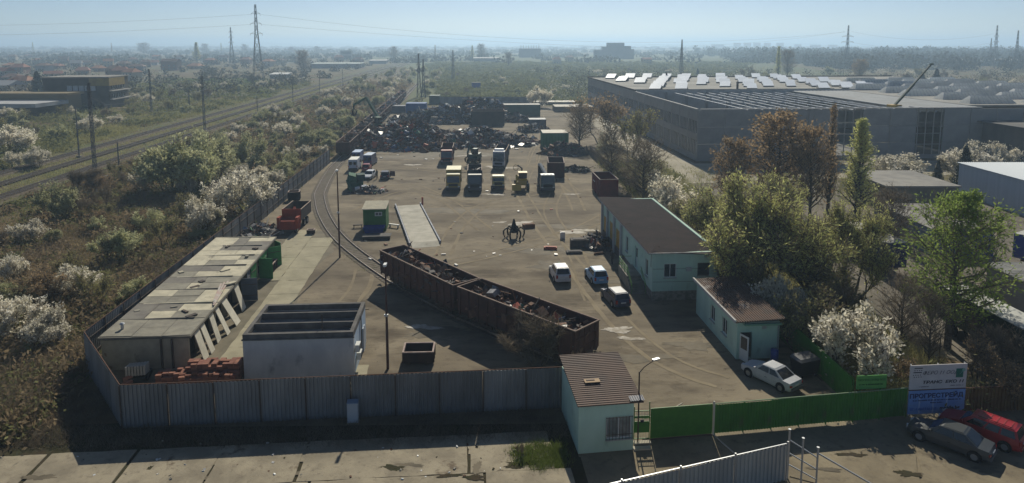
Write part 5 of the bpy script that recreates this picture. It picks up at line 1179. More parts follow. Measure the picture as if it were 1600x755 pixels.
def gondola(c, rz, label, seed=0, Lg=13.4, group=None, full=True, load=.75):
    t = thing('gondola_wagon', label, 'wagon', c, rz, group); W_, z0, z1 = 2.95, 1.2, 3.3
    if 'gond' not in PROTO:
        P = {}
        b = MB(); b.box(0,0,z0-.12,W_-.1,Lg-.1,.12); P['floor'] = b.mesh('floor', M_rustpost)
        for s_, nm in ((-1,'side_wall'),(1,'side_wall2')):
            b = MB(); b.box(s_*(W_/2-.03),0,z0,.06,Lg,z1-z0); P[nm] = b.mesh('side_wall', M_wagon)
        b = MB(); b.box(0,0,z0,W_-.12,.06,z1-z0); b.box(0,-.06,z0+.6,W_-.2,.06,.1); b.box(0,-.06,z0+1.4,W_-.2,.06,.1)
        for x in (-1.0,-.35,.35,1.0): b.box(x,-.06,z0,.1,.08,z1-z0-.02)
        P['end_wall'] = b.mesh('end_wall', M_wagon)
        b = MB(); b.box(0,0,z0-.28,.12,.13,z1-z0+.2); P['rib'] = b.mesh('rib', M_wagon)
        b = MB()
        for s_ in (-1,1): b.box(s_*(W_/2-.01),0,z1,.14,Lg+.1,.09); b.box(0,s_*(Lg/2-.01),z1+.002,W_-.14,.12,.085)
        P['top_rim'] = b.mesh('top_rim', M_wagon2)
        b = MB(); b.box(0,0,.78,.5,Lg-.3,.3)
        for s_ in (-1,1): b.box(s_*1.25,0,.92,.16,Lg-.1,.24)
        P['underframe'] = b.mesh('underframe', M_rustpost)
        b = MB()
        for s_ in (-1,1): b.box(s_*1.0,0,.42,.14,2.7,.26); b.box(s_*1.0,0,.62,.16,.8,.2)
        b.box(0,0,.5,2.0,.4,.3); P['bogie'] = b.mesh('bogie', M_rustpost)
        b = MB(); b.tube((-.8,0,.47),(-.68,0,.47),.46,.46,16); b.tube((.68,0,.47),(.8,0,.47),.46,.46,16); b.tube((-.9,0,.47),(.9,0,.47),.08,.08,8); P['wheelset'] = b.mesh('wheelset', mat('wheel_steel', (.10,.085,.075), rough=.5, metal=.6))
        b = MB(); b.tube((0,0,0),(0,.5,0),.09,.09,8); b.tube((0,.5,0),(0,.56,0),.22,.2,12); P['buffer'] = b.mesh('buffer', M_rustpost)
        PROTO['gond'] = P
    P = PROTO['gond']; zb = .17
    for nm in ('floor','underframe','top_rim'): inst(nm, P[nm], t, (0,0,zb))
    inst('side_wall', P['side_wall'], t, (0,0,zb)); inst('side_wall', P['side_wall2'], t, (0,0,zb))
    inst('end_wall', P['end_wall'], t, (0,-Lg/2+.03,zb)); inst('end_wall', P['end_wall'], t, (0,Lg/2-.03,zb), (0,0,pi))
    if full:
        for s_ in (-1,1):
            for k in range(12): inst('rib', P['rib'], t, (s_*(W_/2+.05),-Lg/2+.35+k*(Lg-.7)/11,zb))
        for s_ in (-1,1):
            g_ = inst('bogie', P['bogie'], t, (0,s_*(Lg/2-2.6),zb-.02))
            for q in (-.9,.9): inst('wheelset', P['wheelset'], g_, (0,q,0))
        for s_ in (-1,1):
            for x in (-.88,.88): inst('buffer', P['buffer'], t, (x,s_*(Lg/2+.02),zb+.95), (0,0,0 if s_ > 0 else pi))
        ld = thing('scrap_load', 'scrap metal in the '+label.replace('rusty gondola ','').replace('dark gondola ',''), 'scrap load', c, rz); 
        me = scrap_mesh('scrap', 620, lambda r: (r.uniform(-1.3,1.3), r.uniform(-Lg/2+.4,Lg/2-.4), zb+z0+.15+r.random()**.7*load*(.6+.4*sin(r.random()*9))), .8, seed, (8,5,1.2,.25,.1,.3,.1))
        o = inst('offcuts', me, ld); o['kind'] = 'stuff'
    else:
        for s_ in (-1,1):
            for k in range(0,12,2): inst('rib', P['rib'], t, (s_*(W_/2+.05),-Lg/2+.35+k*(Lg-.7)/11,zb))
            inst('bogie', P['bogie'], t, (0,s_*(Lg/2-2.6),zb-.02))
        me = scrap_mesh('scrap', 120, lambda r: (r.uniform(-1.3,1.3), r.uniform(-Lg/2+.5,Lg/2-.5), zb+z0+.3+r.random()*load), 1.1, seed)
        inst('load', me, t)
    return t
def between(a, b): d = Vector(b)-Vector(a); return (Vector(a)+Vector(b))/2, atan2(d.y,d.x)-pi/2
c, a = between(*W1); gondola(c, a, 'rusty gondola wagon at the head of the curved siding', 1, load=1.95)
c, a = between(*W2); gondola(c, a, 'rusty gondola wagon nearest the gatehouse', 2, load=1.9)
for i in range(11):
    q = i*15.0; y = 152.2+q*.9968; x = sidx(y)
    gondola(Vector((x,y,0)), AX, 'dark gondola wagon, %s from the near end of the far train' % ORD[i], 30+i, full=(i < 2), group=None if i == 0 else 'wagons of the far train', load=1.7)

def wheel(parent, x, y, r, w_, name='wheel', n=16):
    b = MB(); b.tube((x-w_/2,y,r),(x+w_/2,y,r),r,r,n); o = b.build(name, M_tyre, parent, True)
    for s_ in (-1,1):
        q = MB(); q.tube((x+s_*(w_/2+.004),y,r),(x+s_*(w_/2-.05),y,r),r*.62,r*.55,12); q.build('rim', M_rim, o)
    return o
def paint(name, c, rough=.32): return mat('paint_'+name, c, tuple(v*.86 for v in c), scale=1.2, rough=rough, spec=.5)
def car(c, rz, col, label, kind='hatch', Lg=4.1, Wd=1.7, H=1.5, name='car', group=None, rack=False, plate=True):
    """nose towards +y in its own frame"""
    t = thing(name, label, 'car', c, rz, group); hw = Wd/2
    zb = {'hatch':.92,'sedan':.92,'wagon':.94,'mpv':1.0}[kind]; f, r_ = Lg/2, -Lg/2
    # stations: y, half width, sill z, belt z
    tail = .88 if kind == 'sedan' else zb+.02
    st = [(r_,hw*.80,.34,tail*.80),(r_+.10,hw*.92,.26,tail*.97),(r_+.55,hw*.985,.20,tail+.02),(r_+1.2,hw,.18,zb+.03),(f-1.5,hw,.18,zb),(f-.95,hw*.985,.18,zb-.06),(f-.35,hw*.93,.22,zb-.19),(f-.08,hw*.84,.28,zb-.27),(f,hw*.72,.36,zb-.38)]
    V, Fc = [], []; n = 8
    for y, w_, z0, z1 in st:
        zm = z0+(z1-z0)*.55
        V += [(-w_*.9,y,z0),(-w_,y,z0+.12),(-w_*1.0,y,zm),(-w_*.93,y,z1),(w_*.93,y,z1),(w_,y,zm),(w_,y,z0+.12),(w_*.9,y,z0)]
    for i in range(len(st)-1):
        for k in range(n): Fc.append((i*n+k,i*n+(k+1) % n,(i+1)*n+(k+1) % n,(i+1)*n+k))
    Fc += [tuple(range(n)), tuple(range((len(st)-1)*n,len(st)*n))[::-1]]
    b = MB(); b.add(V, Fc); b.build('body', paint(label[:14], col), t, False)
    # cabin
    yf0, yf1 = f-1.18, f-1.85
    yr1, yr0 = {'hatch':(r_+.42,r_+.12),'wagon':(r_+.30,r_+.10),'mpv':(r_+.45,r_+.14),'sedan':(r_+1.35,r_+.62)}[kind]
    w0, w1 = hw*.92, hw*.74; zr = H; zc = zb-.04
    B = [(-w0,yr0,zc),(w0,yr0,zc),(w0,yf0,zc),(-w0,yf0,zc)]; T_ = [(-w1,yr1,zr-.05),(w1,yr1,zr-.05),(w1,yf1,zr-.03),(-w1,yf1,zr-.03)]
    b = MB(); b.hull(B, T_); b.build('cabin', paint(label[:14], col), t)
    b = MB(); b.hull([(-w1*.99,yr1+.02,zr-.06),(w1*.99,yr1+.02,zr-.06),(w1*.99,yf1-.02,zr-.04),(-w1*.99,yf1-.02,zr-.04)], [(-w1*.86,yr1+.14,zr),(w1*.86,yr1+.14,zr),(w1*.86,yf1-.16,zr),(-w1*.86,yf1-.16,zr)]); b.build('roof', paint(label[:14], col), t)
    def pane(nm, q, off):
        q = [Vector(p) for p in q]; nrm = (q[1]-q[0]).cross(q[3]-q[0]).normalized()
        if nrm.dot(Vector(off)) < 0: nrm = -nrm
        b = MB(); b.hull([p-nrm*.01 for p in q], [p+nrm*.012 for p in q]); b.build(nm, M_glassdark, t)
    L = lambda a, b_, u: tuple(a[i]+(b_[i]-a[i])*u for i in range(3))
    def face(a, b_, c_, d_, u0, u1, v0, v1):             # a-b lower edge, d-c upper edge
        return [L(L(a,b_,u0),L(d_,c_,u0),v0), L(L(a,b_,u1),L(d_,c_,u1),v0), L(L(a,b_,u1),L(d_,c_,u1),v1), L(L(a,b_,u0),L(d_,c_,u0),v1)]
    pane('windscreen', face(B[3],B[2],T_[2],T_[3],.05,.95,.08,.93), (0,1,1))
    pane('rear_window', face(B[0],B[1],T_[1],T_[0],.07,.93,.12 if kind != 'sedan' else .08,.93), (0,-1,1))
    for s_, (p0,p1,p2,p3) in ((-1,(B[0],B[3],T_[3],T_[0])),(1,(B[1],B[2],T_[2],T_[1]))):
        cuts = [(.10,.44),(.48,.88)] if kind != 'wagon' else [(.05,.30),(.34,.58),(.62,.9)]
        for u0,u1 in cuts: pane('side_window', face(p0,p1,p2,p3,u0,u1,.16,.9), (s_,0,0))
    for y in (r_+.78, f-.82):
        for s_ in (-1,1):
            q = MB(); q.tube((s_*(hw-.02),y,.33),(s_*(hw+.012),y,.33),.385,.385,14); q.build('wheel_arch', M_dark, t)
            wheel(t, s_*(hw-.075), y, .31, .2)
    for s_ in (-1,1):
        b = MB(); b.cbox((s_*hw*.60,f-.055,zb-.34),(.36,.10,.14),Matrix.Rotation(s_*-.3,3,'Z')); b.build('headlight', M_chrome, t)
        zt = tail*.78
        b = MB(); b.box(s_*hw*.78,r_+.045,zt-(.1 if kind == 'sedan' else .16),.20,.09,.14 if kind == 'sedan' else .34,s_*.25); b.build('tail_light', M_redlamp, t)
        b = MB(); b.box(s_*(hw+.07),yf0+.02-.25,zb+.02,.16,.10,.13); b.build('wing_mirror', paint(label[:14], col), t)
        b = MB(); b.box(s_*(hw+.004),-.15,.62,.012,.18,.03); b.build('door_handle', M_dark, t)
    b = MB(); b.box(0,r_-.012,.30,hw*1.62,.10,.22); b.build('rear_bumper', paint(label[:14], col) if kind != 'sedan' else mat('grey_bumper',(.12,.12,.13)), t)
    b = MB(); b.box(0,f-.015,.30,hw*1.42,.09,.2); b.build('front_bumper', mat('grey_bumper',(.12,.12,.13)), t)
    if plate: b = MB(); b.box(0,r_-.02 if kind == 'sedan' else r_-.01,.60,.5,.05,.11); b.build('licence_plate', mat('plate_white',(.6,.6,.6)), t)
    if rack:
        for s_ in (-1,1): b = MB(); b.tube((s_*w1*.78,yr1+.2,zr+.05),(s_*w1*.78,yf1-.3,zr+.05),.02,.02,5); b.build('roof_rail', M_dark, t)
        for k in range(5): b = MB(); b.box(0,yr1+.35+k*.38,zr+.005,w1*1.5,.05,.02); b.build('roof_rib', paint('rib red',(.34,.05,.04)), t)
    return t
Z = .04
def cz(px, py): p = G(px,py); p.z = Z; return p
car(cz(878,443)+UY*1.6, R(8), (.62,.60,.58), 'white compact people carrier, leftmost of three parked near the workshop', 'mpv', 4.0, 1.76, 1.62)
car(cz(936,446)+UY*1.6, R(10), (.16,.36,.58), 'light blue hatchback between the white and the dark car', 'hatch', 3.9, 1.68, 1.52)
car(cz(967,482)+UY*1.6, R(14), (.03,.04,.085), 'dark slate hatchback parked nearest the workshop steps', 'hatch', 4.1, 1.72, 1.46)
car(Q(19.1,49.7,Z), R(34), (.50,.51,.53), 'silver notchback parked inside the yard by the mint hut', 'sedan', 4.3, 1.68, 1.4)
car(Q(26.9,42.15,.05)-UY*.45+UX*.2, R(43), (.055,.06,.062), 'dark grey saloon parked below the billboard', 'sedan', 4.55, 1.74, 1.42)
car(Q(29.55,43.0,.05)-UY*.3+UX*.2, R(40), (.36,.012,.018), 'red estate car with roof rails behind the dark saloon', 'wagon', 4.5, 1.74, 1.48, rack=True)
car(cz(576,281)+UY*1.2, pi+R(-4), (.62,.64,.66), 'small white car among the scrapped vehicles', 'hatch', 3.8, 1.62, 1.42)
car(cz(572,268)+UY*1.2, R(5), (.30,.05,.06), 'old car with red and white roof behind the small white car', 'hatch', 3.8, 1.62, 1.42)
dk = car(cz(601,281)+UY*1.4, R(6), (.035,.04,.06), 'dark car with one open door right of the white scrap car', 'hatch', 3.9, 1.66, 1.45)
b = MB(); b.T = Matrix.Translation((.83,.45,.3)) @ Matrix.Rotation(R(70),4,'Z') @ Matrix.Rotation(pi,4,'Z'); b.box(0,.5,0,.07,1.0,.95); b.build('open_door', paint('maroon door', (.10,.03,.035)), dk)
def van(c, rz, col, label, roofc):
    t = thing('van', label, 'van', c, rz); P = paint('van '+label[:12], col)
    b = MB(); b.hull([(-.92,-2.6,.35),(.92,-2.6,.35),(.95,1.7,.35),(-.95,1.7,.35)], [(-.86,-2.55,2.3),(.86,-2.55,2.3),(.86,1.2,2.3),(-.86,1.2,2.3)]); b.build('body', P, t)
    b = MB(); b.hull([(-.92,1.68,.35),(.92,1.68,.35),(.85,2.5,.4),(-.85,2.5,.4)], [(-.9,1.6,1.25),(.9,1.6,1.25),(.8,2.45,.95),(-.8,2.45,.95)]); b.build('bonnet', P, t)
    b = MB(); b.box(0,-.7,2.29,1.7,3.7,.05); b.build('roof', paint('vanroof'+label[:10], roofc, .5), t)
    b = MB(); b.hull([(-.8,1.66,1.3),(.8,1.66,1.3),(.72,1.3,2.1),(-.72,1.3,2.1)], [(-.8,1.70,1.3),(.8,1.70,1.3),(.72,1.34,2.1),(-.72,1.34,2.1)]); b.build('windscreen', M_glassdark, t)
    for s_ in (-.43,.43): b = MB(); b.box(s_,-2.6,1.3,.6,.06,.6); b.build('rear_window', M_glassdark, t)
    for s_ in (-1,1):
        b = MB(); b.box(s_*.92,.9,1.25,.05,.9,.6); b.build('side_window', M_glassdark, t)
        b = MB(); b.box(s_*.8,-2.62,.8,.14,.05,.4); b.build('tail_light', M_redlamp, t)
        for y in (-1.7,1.5): wheel(t, s_*.82, y, .34, .22)
    b = MB(); b.box(0,-2.63,.4,1.8,.12,.22); b.build('bumper', M_dark, t)
    return t
van(cz(552,268)+UY*2.4, R(4), (.52,.58,.66), 'white van nearest the siding among the scrapped vans', (.66,.66,.6))
van(cz(557,256)+UY*3.0, R(2), (.05,.10,.28), 'blue van behind the white one', (.30,.42,.62))
van(cz(577,260)+UY*2.2, R(-3), (.03,.055,.16), 'dark blue van right of the other two', (.36,.44,.56))

def lorry(c, rz, col, label, body='box', bcol=None, Lg=6.5, name='lorry', wd=2.45, cabh=2.6, roofc=None, extra=None):
    """cab at +y end"""
    t = thing(name, label, 'lorry', c, rz); P = paint('lorry '+label[:16], col, .4); hw = wd/2; bc = bcol or P; f = Lg/2
    b = MB(); b.box(0,-.2,.72,.9,Lg-.6,.28); b.build('chassis', M_rustpost, t)
    b = MB(); b.hull([(-hw,f-1.9,.75),(hw,f-1.9,.75),(hw*.98,f,.75),(-hw*.98,f,.75)], [(-hw*.97,f-1.9,cabh+.3),(hw*.97,f-1.9,cabh+.3),(hw*.92,f-.35,cabh+.3),(-hw*.92,f-.35,cabh+.3)]); cb = b.build('cab', P, t)
    if roofc: b = MB(); b.box(0,f-1.1,cabh+.29,hw*1.8,1.4,.07); b.build('cab_roof', paint('cabroof'+label[:10], roofc, .5), t)
    z0, z1 = 1.55, cabh+.05
    yz = lambda z: f-.35*(z-.75)/(cabh+.3-.75)
    b = MB(); b.hull([(-hw*.88,yz(z0)-.01,z0),(hw*.88,yz(z0)-.01,z0),(hw*.84,yz(z1)-.01,z1),(-hw*.84,yz(z1)-.01,z1)], [(-hw*.88,yz(z0)+.025,z0),(hw*.88,yz(z0)+.025,z0),(hw*.84,yz(z1)+.025,z1),(-hw*.84,yz(z1)+.025,z1)]); b.build('windscreen', M_glassdark, t)
    b = MB(); b.box(0,f-.03,.95,hw*1.3,.09,.42); b.build('grille', M_dark, t)
    b = MB(); b.box(0,f+.06,.42,hw*1.96,.22,.36); b.build('bumper', mat('lorry_bumper', (.07,.07,.075)), t)
    for s_ in (-1,1):
        b = MB(); b.box(s_*hw*.78,f+.0,.82,.34,.08,.18); b.build('headlight', M_chrome, t)
        b = MB(); b.box(s_*hw*.98,f-.95,1.6,.03,.8,.65); b.build('side_window', M_glassdark, t)
        b = MB(); b.box(s_*(hw+.2),f-.25,1.75,.08,.22,.55); b.bar((s_*(hw-.05),f-.3,2.4),(s_*(hw+.2),f-.25,2.28),.03); b.build('wing_mirror', M_dark, t)
        for y in (f-1.15, -f+1.3) + ((-f+2.6,) if Lg > 7.5 else ()):
            wheel(t, s_*(hw-.18), y, .5, .3)
    y0, y1 = -f, f-2.0; ym = (y0+y1)/2; bl = y1-y0
    if body == 'box':
        b = MB(); b.box(0,ym,1.05,wd+.05,bl,2.35); b.build('box_body', bc, t)
        b = MB(); b.box(0,ym,3.4,wd+.07,bl+.02,.06); b.build('box_roof', paint('boxroof'+label[:10], roofc or col, .6), t)
        for k in range(5):
            for s_ in (-1,1): b = MB(); b.box(s_*(hw+.035),y0+.3+k*(bl-.6)/4,1.05,.03,.06,2.35); b.build('side_rib', bc, t)
    elif body == 'tipper':
        zt = 3.35 if Lg > 7.5 else 2.6
        for s_ in (-1,1): b = MB(); b.box(s_*(hw-.02),ym,1.15,.07,bl,zt-1.15); b.build('side_board', bc, t)
        b = MB(); b.box(0,y0+.04,1.15,wd-.12,.07,zt-1.15); b.build('tailgate', bc, t)
        b = MB(); b.box(0,y1-.05,1.15,wd-.12,.07,zt-1.0); b.build('headboard', bc, t)
        b = MB(); b.box(0,ym,1.05,wd-.1,bl-.1,.1); b.build('floor', M_rustpost, t)
        b = MB()
        for s_ in (-1,1): b.box(s_*(hw-.01),ym,zt,.12,bl+.02,.07)
        b.build('top_rail', mat('worn_rail', (.34,.26,.2)), t)
        for k in range(5):
            for s_ in (-1,1): b = MB(); b.box(s_*(hw+.05),y0+.3+k*(bl-.6)/4,1.1,.07,.1,zt-1.12); b.build('side_rib', bc, t)
        if extra == 'load':
            inst('load', scrap_mesh('load', 90, lambda r: (r.uniform(-1,1), r.uniform(y0+.3,y1-.3), 1.4+r.random()*1.2), .8, int(abs(c.x*10))), t)
    elif body == 'flat':
        b = MB(); b.box(0,ym,1.05,wd,bl,.14); b.build('flat_bed', bc, t)
    return t
def fz(px, py): return cz(px,py) + UY*3.2
RZ = pi + AX*.6
lorry(fz(709,301), RZ, (.45,.31,.05), 'yellow box lorry at the left end of the front row', 'box', paint('boxyellow', (.36,.25,.06)), 5.8, roofc=(.62,.57,.34))
dl = lorry(fz(743,301)+UY*.8, RZ, (.03,.04,.055), 'dark lorry with open scrap body and loading grab behind its cab', 'tipper', mat('dark_body',(.025,.03,.035)), 8.2, roofc=(.42,.40,.34), extra='load')
lorry(fz(780,299), RZ, (.46,.36,.10), 'small pale yellow lorry in the middle of the front row', 'flat', mat('dark_bed',(.06,.055,.05)), 5.2, wd=2.15, cabh=2.05, roofc=(.66,.60,.36))
crn = lorry(fz(857,301)+UY*.5, RZ, (.07,.11,.10), 'green and white crane lorry at the right end of the front row', 'flat', mat('dark_bed',(.06,.055,.05)), 8.0, roofc=(.6,.62,.6))
b = MB(); b.box(0,1.5,1.2,1.5,1.2,1.3); b.build('crane_base', mat('crane_dark',(.05,.07,.065)), crn)
b = MB(); b.bar((0,1.5,2.4),(.9,-1.2,4.0),.42,.42); b.bar((.9,-1.2,4.0),(.95,-3.2,3.5),.34,.34); b.build('crane_arm', mat('crane_pale',(.46,.47,.46)), crn)
b = MB(); b.box(.55,-3.1,1.2,1.0,1.0,2.1); b.build('crane_cab', M_dark, crn)
for k in range(3): b = MB(); b.box(-.6+k*.6,3.1,2.9,.35,.25,.14); b.build('roof_lamp', M_galv, crn)
lorry(fz(699,258)+UY*1.0, RZ, (.24,.05,.04), 'faded red tipper lorry parked behind the yellow box lorry', 'tipper', mat('red_tip',(.13,.045,.038),(.09,.04,.035),scale=1), 9.5, cabh=2.7, roofc=(.56,.22,.18))
wl = lorry(fz(785,263)+UY*1.0, RZ-R(7), (.50,.52,.56), 'white tractor lorry with tall cab and open trailer behind the row', 'tipper', mat('grey_tip',(.10,.105,.12)), 11.5, cabh=3.2, roofc=(.75,.76,.78))
b = MB(); b.hull([(-1.05,4.1,3.45),(1.05,4.1,3.45),(1.0,5.2,3.45),(-1.0,5.2,3.45)], [(-1.0,4.05,4.0),(1.0,4.05,4.0),(.8,4.4,3.95),(-.8,4.4,3.95)]); b.build('wind_deflector', paint('deflector',(.7,.72,.74)), wl)

def loader(c, rz):
    t = thing('wheel_loader', 'yellow wheel loader with raised boom in the front row', 'loader', c, rz); Y_ = paint('loader yellow', (.50,.33,.05), .5)
    b = MB(); b.box(0,-.3,.9,1.5,3.2,.6); b.build('frame', Y_, t)
    b = MB(); b.hull([(-.75,-2.0,1.4),(.75,-2.0,1.4),(.75,-.4,1.4),(-.75,-.4,1.4)], [(-.65,-1.9,2.1),(.65,-1.9,2.1),(.65,-.4,2.2),(-.65,-.4,2.2)]); b.build('engine_cover', Y_, t)
    b = MB(); b.box(-.15,.3,1.5,1.5,1.4,.5); b.box(-.15,.3,2.95,1.55,1.5,.1); b.build('cab', Y_, t)
    b = MB(); b.box(-.15,.3,2.0,1.4,1.3,.95); b.build('cab_glass', M_glassdark, t)
    for s_ in (-1,1):
        for y in (-1.3,1.2): wheel(t, s_*1.0, y, .65, .45)
    b = MB(); b.bar((.75,.6,1.9),(1.0,2.2,2.7),.35,.4); b.bar((1.0,2.2,2.7),(1.05,3.0,1.6),.3,.3); b.build('boom', Y_, t)
    b = MB(); b.hull([(.3,2.7,.5),(1.8,2.7,.5),(1.8,3.6,.5),(.3,3.6,.5)], [(.3,2.6,1.4),(1.8,2.6,1.4),(1.8,3.1,1.4),(.3,3.1,1.4)]); b.build('bucket', Y_, t)
    b = MB(); b.bar((-.2,-2.0,1.2),(-.2,-2.9,3.1),.25,.3); b.bar((-.2,-2.9,3.1),(.5,-3.2,3.6),.2,.2); b.build('backhoe_arm', mat('hoe_dark',(.05,.045,.04)), t)
    q = MB(); q.path([(.9+.45*cos(k*.7),-2.4,3.3+.5*sin(k*.7)) for k in range(10)],.04,5); q.build('hose', M_tyre, t)
loader(fz(817,300)-UY*1.0, RZ)
def skip_box(c, rz, Lx, Dy, H, m, label, name='scrap_skip', cat='skip', mark=False):
    t = thing(name, label, cat, c, rz); th = .07
    for s_ in (-1,1):
        b = MB(); b.box(s_*(Lx/2-th/2),0,.12,th,Dy,H-.12); b.build('side_wall', m, t)
        b = MB(); b.box(0,s_*(Dy/2-th/2),.121,Lx-2*th,th,H-.122); b.build('end_wall', m, t)
        for k in range(max(3,int(Dy/1.1))): b = MB(); b.box(s_*(Lx/2+.04),-Dy/2+.2+k*(Dy-.4)/(max(3,int(Dy/1.1))-1),.1,.08,.09,H-.12); b.build('rib', m, t)
        b = MB(); b.box(s_*Lx*.3,0,0,.16,Dy-.1,.12); b.build('skid', M_rustpost, t)
    b = MB(); b.box(0,0,.122,Lx-.1,Dy-.1,.06); b.build('floor', M_rustpost, t)
    b = MB()
    for s_ in (-1,1): b.box(s_*(Lx/2-.01),0,H,.13,Dy+.08,.09); b.box(0,s_*(Dy/2-.01),H+.002,Lx-.13,.12,.085)
    b.build('top_rim', mat('skip_rim', (.40,.32,.28), (.28,.2,.17), scale=2), t)
    if mark: b = MB(); b.box(-Lx/2-.1,1.2,H*.62,.03,1.5,.12); b.build('stripe', M_whiteframe, t)
    return t
skip_box(cz(951,309)+UX*0+UY*3.0, R(4)-R(0), 3.0, 6.6, 3.0, mat('skip_maroon',(.17,.03,.03),(.11,.025,.028),scale=.8), 'large dark red open skip beside the boundary fence', mark=True)
skip_box(cz(872,279)+UY*3.2, R(-2), 3.0, 6.4, 2.9, mat('skip_brown',(.085,.035,.035),(.06,.03,.03),scale=.8), 'brown open skip behind the crane lorry')
skip_box(cz(655,563), AX*.5, 2.35, 1.7, .98, mat('skip_black',(.035,.03,.03),(.055,.035,.03),scale=1.5), 'small black steel box standing behind the front fence')
skip_box(cz(460,313)+UY*0, R(10), 1.7,1.5,1.4, M_dark, 'small dark box behind the red tipper body at the fence')
skip_box(G(418,424)+Vector((0,0,.05)), AX, 1.6, 2.0, .95, M_dark, 'low black steel trunk beside the green garage doors')
skip_box(cz(486,366), AX, .9,.7,.55, M_rustpost, 'small rusty crate on the pale slabs by the siding')
b = MB()
for x in (655,): pass
# red lorry body with cab gone, beside the fence
def red_tipper():
    t = thing('red_lorry', 'orange red dismantled lorry with black tipper body near the garages', 'lorry', cz(449,368)+UY*2.0, R(-3)+AX)
    m = mat('orange_red',(.32,.05,.02),(.22,.035,.02),scale=1); dk_ = mat('tip_black',(.04,.035,.035),(.06,.045,.04),scale=1)
    for s_ in (-1,1):
        b = MB(); b.box(s_*1.25,3.0,1.3,.07,5.0,1.5); b.build('side_board', dk_, t)
        b = MB(); b.box(s_*1.25,3.0,2.8,.12,5.05,.07); b.build('top_rail', mat('worn_rail',(.34,.26,.2)), t)
        for y in (-.9,2.6,4.0): wheel(t, s_*1.0, y, .5, .3)
        b = MB(); b.box(s_*1.2,-.9,.7,.35,1.2,1.5); b.build('mudguard', m, t)
    b = MB(); b.box(0,5.5,1.3,2.4,.07,1.5); b.build('tailgate', dk_, t)
    b = MB(); b.box(0,3.0,1.2,2.4,5.0,.1); b.box(0,1.8,.75,.9,6.4,.3); b.build('floor', dk_, t)
    b = MB(); b.box(0,.45,1.0,2.5,.09,1.9); b.build('headboard', m, t)
    b = MB(); b.hull([(-1.1,-1.6,.6),(1.1,-1.6,.6),(1.2,-.2,.6),(-1.2,-.2,.6)], [(-.9,-1.4,1.7),(.9,-1.4,1.7),(1.1,-.2,1.9),(-1.1,-.2,1.9)]); b.build('engine_block', m, t)
    b = MB(); b.bar((.1,.9,1.4),(-.2,2.6,2.5),.35); b.bar((-.2,2.6,2.5),(-.6,4.0,2.2),.25); b.build('arm', m, t)
    b = MB(); b.bar((1.3,-.8,.3),(1.5,-.9,2.0),.12); b.bar((-1.3,-.8,.3),(-1.35,-.9,1.8),.12); b.build('strut', m, t)
red_tipper()
def heap(px, py, rx, ry, h, n, size, label, seed, weights=(4,5,2,.5,.5,.5,.3), name='scrap_heap'):
    c = cz(px,py); t = thing(name, label, 'scrap heap', c)
    r0 = random.Random(seed); pk = [(r0.uniform(-.45,.45),r0.uniform(-.3,.3),r0.uniform(.6,1)) for _ in range(4)]+[(0,0,1)]
    def zf(x, y): return h*max(a*max(0,1-hypot(x-cx,y-cy)*1.15) for cx,cy,a in pk)
    def f(r):
        while True:
            x, y = r.uniform(-1,1), r.uniform(-1,1)
            if x*x+y*y < 1 and (zf(x,y) > .02 or r.random() < .25): break
        return (x*rx, y*ry, max(.08, zf(x,y)*(1-.18*r.random())))
    o = inst('offcuts', scrap_mesh('offcuts', n, f, size, seed, weights), t); o['kind'] = 'stuff'
    V = []; n_ = 24
    for j in range(n_+1):
        for i in range(n_+1):
            x, y = i/n_*2-1, j/n_*2-1; V.append((x*rx,y*ry,zf(x,y)*.86*(hypot(x,y) < 1)-.02))
    Fq = [(j*(n_+1)+i,j*(n_+1)+i+1,(j+1)*(n_+1)+i+1,(j+1)*(n_+1)+i) for j in range(n_) for i in range(n_)]
    inst('core', quick(V, Fq, 'core', SCRAP_M[1]), t)
    return t
heap(650,226,15,13,6.5,2600,1.3,'tall brown and black scrap heap in front of the blue container',1,(7,4,2.5,1.0,.5,1.0,.3))
heap(612,222,8,9,3.2,900,1.1,'scrap heap spreading from the wagon train to the tall heap',2,(7,4,2,1,.4,.8,.3))
heap(755,224,15,10,4.2,1900,1.2,'wide low scrap heap behind the white tractor lorry',3,(5,4,2.5,1.2,.5,.6,.3))
heap(700,190,19,9,6.0,1900,1.3,'bluish black scrap heap along the back of the yard',4,(2,7,2,.4,1.5,.2,.2))
heap(752,183,9,7,7.2,900,1.4,'steep black scrap heap piled behind the dark steel bin',5,(2,8,1,.3,.6,.1,.1))
heap(402,366,3.2,3.2,1.4,260,.6,'jumble of scrap parts beside the red dismantled lorry',6,(4,3,3,2.5,.3,.6,.3))
heap(934,382,1.8,3.2,1.5,220,.7,'dark scrap pile leaning at the workshop corner',7,(3,6,1,.5,.2,.2,.1))
heap(898,268,3.2,1.6,1.3,130,.7,'low dark scrap pile beside the brown skip',8,(2,6,1,.2,.2,.2,.8))
heap(880,240,6,4,3.2,420,1.0,'dark machine scrap piled behind the brown skip',9,(3,7,1,.3,.3,.3,.3))
heap(575,300,3.4,2.0,1.2,150,.7,'scrap parts in front of the green machine',10,(3,3,2,1.5,.3,.5,1))
heap(810,190,6,4,2.6,320,1.0,'dark scrap heap before the far green container',11,(2,7,1,.3,.4,.2,.4))
heap(835,205,5,5,2.4,300,1.0,'scrap stacked around the far pale-roofed hut',12,(3,5,1,1,.4,.3,.4))
def bin_box(): skip_box(cz(763,196)+UY*2.5, AX*.5, 10, 6, 4.4, mat('bin_black',(.028,.028,.03),(.045,.04,.04),scale=.6), 'huge dark steel bin in front of the steep black heap')
bin_box()
